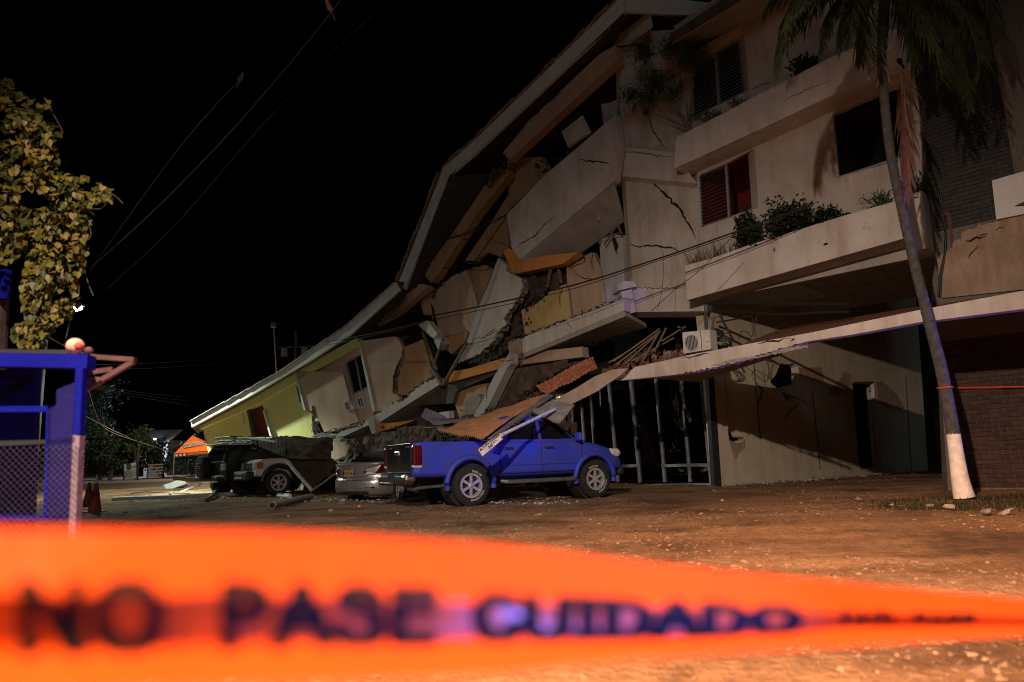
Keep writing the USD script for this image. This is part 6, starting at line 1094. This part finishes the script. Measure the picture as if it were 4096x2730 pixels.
V_ = [a, b, b + n2, a + n2, top_]; T.part('canopy', trimesh.Trimesh(np.vstack([V_, np.array(V_) - [0, 0, .03]]), [[0, 1, 4], [1, 2, 4], [2, 3, 4], [3, 0, 4], [6, 5, 9], [7, 6, 9], [8, 7, 9], [5, 8, 9]], process=False), 'tent_orange')
for p_, q_ in ((a, b), (b, b + n2), (b + n2, a + n2), (a + n2, a)): T.part('valance', patch((p_ - [0, 0, .28], q_ - [0, 0, .28], q_, p_), .01, 8, 1, wob=.02), 'tent_dark')
for p_ in (a, b, b + n2, a + n2): g_ = p_.copy(); g_[2] = float(zg(0, p_[1])); T.part('leg', tube([g_, p_], .03, 6), 'steel')
ex = (b - a)/np.linalg.norm(b - a); mid = (a + b)/2; ey = top_ - mid; ly = np.linalg.norm(ey); ey /= ly; nn = np.cross(ex, ey)
if nn @ (CAM - a) < 0: nn = -nn
tl_ = math.radians(9); exr = ex*math.cos(tl_) + ey*math.sin(tl_); eyr = -ex*math.sin(tl_) + ey*math.cos(tl_)
write(T, 'SOBERANA', mid - ex*.58 + ey*ly*.20 + nn*.02, exr, eyr, nn, .34, 'tent_dark', width=1.28, lift=.03); write(T, 'SOBERANA', mid - ex*.60 + ey*ly*.22 + nn*.04, exr, eyr, nn, .34, 'lettering_white', width=1.28, lift=.06)
write(T, '@CERVEZASOBERANA', a + ex*.85 - [0, 0, .20] + nn*.03, ex, np.array([0, 0, 1.0]), np.array([ex[1], -ex[0], 0]), .12, 'tent_orange', width=1.35, lift=.05)
for k in range(3): T.part('round_mark', trimesh.creation.cylinder(.085, .012).apply_transform(trimesh.transformations.rotation_matrix(math.pi/2, [1, 0, 0])).apply_translation(a + ex*(.18 + .24*k) + np.array([0, -.06, -.14])), 'lettering_white')
T.done()
Y = 46.6; T = Thing('notice_board', 'pale blue notice board about vehicle entry standing on the far pavement', 'sign'); zb = float(zg(0, Y)) + .13
a, b, d, e = at(495, 1918, Y), at(551, 1912, Y), at(550, 1850, Y), at(495, 1858, Y); a[2] = max(a[2], zb); b[2] = max(b[2], zb)
T.part('board', patch((a, b, d, e), .05, 1, 1), 'notice_blue'); ex = (b - a)/np.linalg.norm(b - a); up = np.array([0, 0, 1.0]); nn = np.array([0, -1.0, 0]); lx, lz = np.linalg.norm(b - a), e[2] - a[2]
for t_, s_, w_ in ((.34, 'PROHIBIDA LA', .86), (.20, 'ENTRADA VEHICULOS', .90), (.07, 'SIN LICENCIA', .70)): write(T, s_, a + ex*lx*.06 + up*lz*t_, ex, up, nn, lz*.10, 'tent_dark', width=lx*w_, lift=.06)
write(T, 'CLUB DE', a + ex*lx*.58 + up*lz*.82, ex, up, nn, lz*.07, 'tent_dark', width=lx*.36, lift=.06); write(T, 'FUTBOL', a + ex*lx*.58 + up*lz*.68, ex, up, nn, lz*.08, 'tent_dark', width=lx*.36, lift=.06)
T.part('crest', slab([(506, 1856), (524, 1853), (525, 1876), (516, 1883), (508, 1878)], Plane(a, (0, -1, 0)), .012, lift=.02), 'grey_cable'); T.part('divider', bar(a + up*lz*.5 + nn*.02, b + up*lz*.5 + nn*.02, .02), 'tent_dark')
for p_, q_ in ((a, e), (b, d)): T.part('post', bar(p_ - up*.2, q_ + up*.1, .08), 'kiosk_dark')
T.done()
def tree(name, label, x, yb, Y, h, rad, n, seed, mat, size=.24):
    o = at(x, yb, Y); o[2] = float(zg(0, Y)); r = np.random.default_rng(seed); T = Thing(name, label, 'tree'); c = o + [0, 0, h - rad*.9]
    T.part('trunk', tube([o, o + r.normal(0, .1, 3) + [0, 0, h*.3], c], [.16, .12, .05], 8), 'bark'); m = []; pts = []
    for k in range(9):
        d = r.normal(0, 1, 3); d[2] = d[2]*.6 + .1; tip = c + d/np.linalg.norm(d)*rad*r.uniform(.5, 1.0); m.append(tube([o + [0, 0, h*.35], (c + tip)/2, tip], [.07, .04, .015], 5)); pts.append(inblob(n//9, tip, (rad*.5, rad*.5, rad*.42), seed+k, .2))
    T.part('limbs', cat(m), 'bark'); pts = np.vstack(pts); T.part('crown', leaves(len(pts), pts, size, seed, .6, .5), mat, kind='stuff'); T.done()
tree('roadside_tree', 'roadside tree with cold lit leaves right of the kiosk', 440, 1915, 49.5, 4.2, 1.9, 3200, 1, 'tree_leaf'); tree('roadside_tree', 'leafy roadside tree hanging over the notice board', 545, 1915, 48.8, 3.6, 1.0, 1100, 2, 'tree_leaf'); tree('roadside_tree', 'dark tree behind the notice board with barely visible leaves', 400, 1915, 56, 8.0, 3.6, 3600, 3, 'dark_leaf', .3); tree('roadside_tree', 'dark low tree behind the orange tent', 790, 1905, 60, 4.0, 2.4, 1600, 4, 'dark_leaf', .3); tree('roadside_tree', 'dark bushy tree between the far house and the tent', 650, 1915, 57, 3.2, 1.6, 1600, 5, 'dark_leaf', .28)
Y = 62.0; T = Thing('house', 'small dark house with a pale porch wall across the street', 'house'); hz = float(zg(0, Y)); hx0, hx1 = at(570, 1850, Y)[0], at(662, 1850, Y)[0]
T.part('wall', box((hx0+hx1)/2, Y + 2, hz + 1.6, hx1 - hx0, 3.5, 3.2), 'house_wall'); T.part('roof', patch(((hx0 - .5, Y - .3, hz + 3.1), (hx1 + .5, Y - .3, hz + 3.1), (hx1 + .5, Y + 2, hz + 4.2), (hx0 - .5, Y + 2, hz + 4.2)), .1, 1, 1), 'timber_dark'); T.part('window', box(hx0 + 1.2, Y + .24, hz + 1.7, .9, .05, .9), 'car_glass'); T.part('door', box(hx1 - 1.1, Y + .24, hz + 1.05, .9, .05, 2.1), 'timber_dark'); T.done()
q = at(620, 1758, 60.5); T = Thing('wall_lamp', 'small bright lamp on the front of the far house', 'lamp'); T.part('bulb', trimesh.creation.icosphere(2, .10).apply_translation(q), 'lamp_far'); T.part('bracket', bar(q + [0, .1, .12], q + [0, 1.2, .12], .05), 'cable'); T.done()
lamp('far_house_lamp_light', (q[0], q[1] - .4, q[2]), (.55, .72, 1.0), 420.0, .1)
fz = float(zg(0, 52)); T = Thing('fence', 'low slatted gate and fence beside the notice board', 'fence'); fx0, fx1 = at(590, 1880, 52)[0], at(652, 1880, 52)[0]
for k in range(5): T.part('slat', box((fx0+fx1)/2, 52, fz + .2 + .22*k, fx1 - fx0, .03, .10), 'kerb_stone')
for x in (fx0, fx1): T.part('post', box(x, 52.05, fz + .65, .1, .1, 1.3), 'kiosk_dark')
T.done()
# the cold street lamp behind the vine, a flood light and pylon behind the wing
q = np.array([-19.2, 30.0, 8.3]); L0 = at(300, 1237, 30.0); T = Thing('street_lamp', 'tall street lamp shining cold white behind the hanging vine', 'street lamp')
gz0 = float(zg(0, 30)); T.part('pole', tube([(L0[0] - 1.4, 30.3, gz0), (L0[0] - 1.4, 30.3, L0[2] + .1)], [.10, .06], 10), 'grey_cable'); T.part('arm', tube([(L0[0] - 1.4, 30.3, L0[2] + .1), (L0[0] - .3, 30, L0[2] + .22)], .035, 8), 'grey_cable'); T.part('head', rbox(L0[0], 30, L0[2] + .16, .75, .3, .10, .04), 'grey_cable'); T.part('lens', trimesh.creation.icosphere(3, .20).apply_scale([1.6, 1, .7]).apply_translation(L0 + [0, 0, .05]), 'lamp_white'); T.done()
a, b = at(1140, 1465, 42), at(1095, 1300, 42); T = Thing('floodlight_mast', 'thin mast with an unlit floodlight behind the sunken roof', 'mast'); a[2] -= 6; T.part('mast', tube([a, b], .05, 6), 'grey_cable'); T.part('flood_head', rbox(*b, .36, .2, .34, .04), 'grey_cable'); T.done()
a = at(1183, 1440, 60); b = at(1183, 1345, 60); T = Thing('utility_pole', 'faint utility pole with cross arm and transformers behind the roof', 'utility pole'); a[2] = 1.0; T.part('pole', tube([a, b + [0, 0, .5]], .14, 8), 'cable'); T.part('cross_arm', bar(b + [-1.6, 0, -1.0], b + [1.6, 0, -1.0], .12), 'cable')
for k in (-1, 1): T.part('transformer', trimesh.creation.cylinder(.32, .7).apply_translation(b + [k*.9, -.2, -1.5]), 'grey_cable')
T.done()

# ------------------------------------------------------------------ kiosk with wire mesh at the left, bracket, balls
YK = 4.1; K = Thing('mesh_kiosk', 'blue lit metal frame kiosk with wire mesh panels at the left edge', 'kiosk')
def kp(x, y, Y=YK): return at(x, y, Y)
def kbar(name, pts, thick, mat='kiosk_blue', **kw): return K.part(name, slab(pts, Plane((0, YK, 0), (.08, -1, 0)), thick), mat, **kw)
kbar('roof_fascia', [(-260, 1404), (0, 1412), (350, 1418), (346, 1474), (0, 1466), (-260, 1462)], .10); K.part('roof', patch((kp(-260, 1402), kp(352, 1416), kp(300, 1400, 5.6), kp(-260, 1392, 5.6)), .05, 2, 2), 'kiosk_dark')
kbar('corner_post', [(302, 1472), (331, 1474), (318, 1742), (289, 1740)], .06); kbar('corner_post', [(289, 1741), (318, 1743), (306, 1990), (296, 2260), (268, 2260)], .06, 'kiosk_pale', label='pale lower half of the corner post'); kbar('top_rail', [(-260, 1628), (190, 1624), (188, 1648), (-260, 1650)], .05)
kbar('mid_rail', [(-260, 1770), (190, 1760), (300, 1748), (298, 1772), (-260, 1796)], .02, 'kiosk_dark'); kbar('panel', [(225, 1560), (300, 1530), (292, 1760), (278, 2080), (190, 2080), (190, 1640), (225, 1620)], .03, 'kiosk_panel')
kbar('lower_rail', [(-260, 2060), (270, 2066), (268, 2084), (-260, 2080)], .04); kbar('inner_post', [(186, 1640), (204, 1640), (192, 2075), (170, 2075)], .04)
K.part('back_wall', patch((kp(-320, 2260, 5.6), kp(120, 2260, 5.6), kp(150, 1480, 5.6), kp(-320, 1480, 5.6)), .05, 1, 1), 'kiosk_panel')
mesh_ = []; PK = Plane((0, YK - .01, 0), (.08, -1, 0)); X0, X1 = PK.uv(-260, 1900)[0], PK.uv(296, 1900)[0]; Z0, Z1 = PK.uv(0, 2260)[1], PK.uv(0, 1790)[1]
st = .035; nx = int(abs(X1 - X0)/st) + 1; x0_ = min(X0, X1)
for k in range(-int((Z1-Z0)/st) - 1, nx + 1):
    for s_ in (1, -1):
        # one slanting wire, clipped to the panel
        t0, t1 = 0.0, Z1 - Z0; u_a = x0_ + k*st if s_ > 0 else x0_ + (nx - k)*st; lo_, hi_ = x0_, x0_ + nx*st
        ta = max(0, (lo_ - u_a)*s_) if s_ > 0 else max(0, u_a - hi_); tb = min(t1, (hi_ - u_a)) if s_ > 0 else min(t1, u_a - lo_)
        if tb - ta > .02: f_ = lambda t_: PK.p + PK.U*(u_a + s_*t_) + PK.V*(Z0 + t_); mesh_.append(bar(f_(ta), f_(tb), .0015))
K.part('wire_mesh', cat(mesh_), 'kiosk_wire', kind='stuff'); K.done()
T = Thing('steel_bracket', 'rusty red triangular steel bracket sticking out right of the kiosk roof', 'bracket')
for n_, a, b, w in (('top_bar', (366, 1428), (540, 1440), .038), ('brace', (534, 1448), (330, 1566), .032), ('strut', (450, 1478), (330, 1494), .018), ('strut', (400, 1518), (334, 1520), .014)): T.part(n_, bar(at(*a, YK+.2), at(*b, YK+.2), w, .03), 'rust_red')
T.done()
T = Thing('plastic_ball', 'mottled orange and white ball lying on the kiosk roof corner', 'ball'); T.part('ball', trimesh.creation.icosphere(3, .050).apply_translation(at(300, 1386, YK)), 'ball_orange', smooth=True); T.part('valve', trimesh.creation.icosphere(2, .022).apply_translation(at(314, 1386, YK - .045)), 'string_red'); T.done()
single('knob', trimesh.creation.icosphere(3, .025).apply_translation(at(354, 1404, YK)), 'rust_red', 'small red round knob beside the ball on the kiosk roof', 'knob', smooth=True)
# the hanging vine
Yv = 6.4; V = Thing('climbing_vine', 'thick yellow green vine with heart shaped leaves hanging at the left edge', 'vine')
vp = Polygon(px('F', [(-60, 60), (0, 75), (60, 90), (85, 160), (180, 200), (270, 200), (262, 300), (355, 385), (300, 440), (320, 560), (380, 610), (480, 620), (620, 690), (610, 740), (500, 770), (495, 880), (470, 960), (470, 1120), (410, 1170), (440, 1290), (380, 1390), (300, 1440), (260, 1500), (200, 1560), (90, 1540), (60, 1450), (150, 1400), (110, 1250), (140, 1130), (120, 1060), (0, 1090), (-60, 1090)])); import shapely
r = np.random.default_rng(12); lx0, ly0, lx1, ly1 = vp.bounds; L_ = []
while len(L_) < 1750:
    x, y = r.uniform(lx0, lx1), r.uniform(ly0, ly1)
    if shapely.contains_xy(vp, x, y) and meshkit.fbm(np.array([x/90., y/90., 3.]), 2, 4) > .24: L_.append((x, y, Yv + r.normal(0, .28) + .25*abs(x-150)/200))
def heart(o, d, nrm, s, r):
    e = np.cross(nrm, d); t_ = [(0, .0, 0), (.30, -.16, .05), (.52, .10, .09), (.48, .45, .06), (.24, .80, 0), (0, 1.12, -.10), (-.24, .80, 0), (-.48, .45, .06), (-.52, .10, .09), (-.30, -.16, .05)]
    P = [o + s*(a*e + b*d + c*nrm) for a, b, c in t_]; c_ = o + s*(.35*d - .03*nrm); n = len(P); return trimesh.Trimesh([c_] + P, [[0, 1+k, 1+(k+1) % n] for k in range(n)], process=False)
rest = []
for k, (x, y, Yd) in enumerate(sorted(L_, key=lambda q: q[2])):
    o = at(x, y, Yd); nrm = np.array([.25, -.8, .5]) + r.normal(0, .42, 3); nrm /= np.linalg.norm(nrm); d = np.array([r.normal(0, .35), r.normal(0, .3), -1.0]); d -= nrm*(d @ nrm); d /= np.linalg.norm(d); m = heart(o, d, nrm, r.uniform(.038, .072), r)
    if k < 300: V.part('leaf', m, 'vine_leaf' if r.random() < .6 else 'vine_leaf_dry' if r.random() < .4 else 'vine_leaf_dark')
    else: rest.append(m)
V.part('leaf_mass', cat(rest[::2]), 'vine_leaf', kind='stuff'); V.part('leaf_mass', cat(rest[1::2]), 'vine_leaf_dark', kind='stuff')
for pts in ([(200, 330), (250, 230), (300, 300), (345, 385)], [(150, 600), (300, 800), (440, 1000), (465, 1150), (510, 1275)], [(60, 500), (100, 900), (200, 1300), (180, 1540)], [(540, 740), (575, 770), (540, 800), (470, 790)], [(480, 880), (495, 940), (455, 980)], [(420, 1200), (430, 1260), (400, 1330), (370, 1460), (348, 1540)], [(540, 700), (610, 720), (670, 770)]):
    P = [at(x, y, Yv + .1) for x, y in px('F', pts)]; f = PchipInterpolator(np.linspace(0, 1, len(P)), P); V.part('stem', tube(f(np.linspace(0, 1, 16)), .006, 5), 'timber_dark')
V.done()
T = Thing('utility_pole', 'dark utility pole wrapped by the vine at the left edge', 'utility pole'); a, b = at(-60, 2300, 6.9), at(-10, 1090, 6.9); a[2] = 0; T.part('pole', tube([a, b], .11, 12), 'timber_dark'); T.part('insulator', trimesh.creation.cylinder(.05, .3).apply_translation(at(20, 1140, 6.6)), 'kiosk_blue'); T.part('bracket', bar(at(-10, 1170, 6.7), at(36, 1165, 6.6), .03), 'kiosk_blue'); T.done()

# ------------------------------------------------------------------ barrier tape across the foreground
xs_ = np.linspace(-220, 4400, 180)
ip = lambda pts: PchipInterpolator(*zip(*pts))
yt = ip([(-220, 2112), (0, 2118), (1000, 2128), (2000, 2185), (2600, 2255), (3300, 2325), (4096, 2400), (4400, 2430)]); ya = ip([(-220, 2370), (1000, 2388), (2000, 2415), (2600, 2430), (3300, 2452), (4096, 2475), (4400, 2490)])
yf = ip([(-220, 2600), (700, 2580), (1400, 2555), (2000, 2548), (2600, 2545), (3200, 2522), (3500, 2500), (4096, 2492), (4400, 2500)]); yb = ip([(-220, 2790), (600, 2755), (1400, 2725), (2000, 2695), (2600, 2630), (3300, 2590), (4096, 2545), (4400, 2540)])
def Yt(x): return 1/np.maximum(.5, 1/.40 + (1/.97 - 1/.40)*np.asarray(x, float)/4096)
keys = [(yt, .024), (lambda x: yt(x)*.45 + ya(x)*.55, .010), (ya, -.002), (lambda x: ya(x)*.75 + yf(x)*.25, .0004), (yf, .0042), (lambda x: (yf(x)*.5 + yb(x)*.5), -.009), (yb, -.024)]
def tape_points(x, v):
    x, v = np.asarray(x, float), np.asarray(v, float); k = np.minimum((v*6).astype(int), 5); t_ = v*6 - k
    ys_ = np.stack([f(x) for f, _ in keys], -1); of = np.array([o for _, o in keys]); n = np.arange(len(x))
    y = ys_[n, k]*(1 - t_) + ys_[n, k+1]*t_; off = of[k]*(1 - t_) + of[k+1]*t_; Y = Yt(x)*(1 + off*2.2 + .010*(meshkit.fbm(np.stack([x/420., v*2.5, x*0], -1), 3, 5) - .5))
    d = ((x - 2048)/FPX)[:, None]*cr - ((y - 1365)/FPX)[:, None]*cu + fw; return CAM + d*((Y - CAM[1])/d[:, 1])[:, None]
NV = 24; xx2, vv2 = np.meshgrid(xs_, np.linspace(0, 1, NV+1), indexing='ij'); G = tape_points(xx2.ravel(), vv2.ravel()); nx_ = len(xs_); i = np.arange(nx_*(NV+1)).reshape(nx_, NV+1); q = np.stack([i[:-1, :-1], i[1:, :-1], i[1:, 1:], i[:-1, 1:]], -1).reshape(-1, 4)
MAT['tape_orange'] = usdkit.material(stage, '/World/Looks/tape_orange', {'p': ('principled_bsdf', {'base_color': (.56, .088, .012), 'roughness': .24, 'specular_ior_level': .7}), 't': ('translucent_bsdf', {'color': (.46, .075, .01)}), 'x': ('mix_closure', {'fac': .45})}, [('p.BSDF', 'x.closure1'), ('t.BSDF', 'x.closure2')], surface='x.closure')
T = Thing('barrier_tape', 'blurred orange barrier tape printed NO PASE stretched right in front', 'barrier tape'); T.part('ribbon', trimesh.Trimesh(G.reshape(-1, 3), np.vstack([q[:, [0, 1, 2]], q[:, [0, 2, 3]]]), process=False), 'tape_orange', smooth=True)
def print_on(text, x0, x1, v0, v1):
    """Black lettering printed on the ribbon between picture columns x0..x1 and ribbon heights v0 (top)..v1."""
    m = meshkit.text_mesh(text, 1.0, .02, True).subdivide().subdivide(); v = m.vertices; u = (v[:, 0] - v[:, 0].min())/np.ptp(v[:, 0]); h = np.clip(v[:, 1], -.03, 1.05); xx_ = x0 + (x1 - x0)*u; vv = v1 + (v0 - v1)*h
    P = tape_points(xx_, np.clip(vv, 0, 1)); m.vertices = P + (CAM - P)/np.linalg.norm(CAM - P, axis=1)[:, None]*(.0006 + .0004*(v[:, 2] > .01))[:, None]; return m
def letters(text, x0, x1, v0, v1):
    w = (x1 - x0)*.012; T.part('lettering', cat([print_on(text, x0 + a*w, x1 + a*w, v0 + b*.016, v1 + b*.016) for a, b in ((0, 0), (-1, -1), (1, 1), (1, -1), (-1, 1))]), 'lettering_black')
letters('NO', 75, 655, .27, .71); letters('PASE', 890, 1740, .27, .71); letters('CUIDADO', 1900, 3200, .29, .70); letters('NO', 3370, 3580, .30, .66); letters('PASE', 3660, 3900, .30, .66)
T.done()
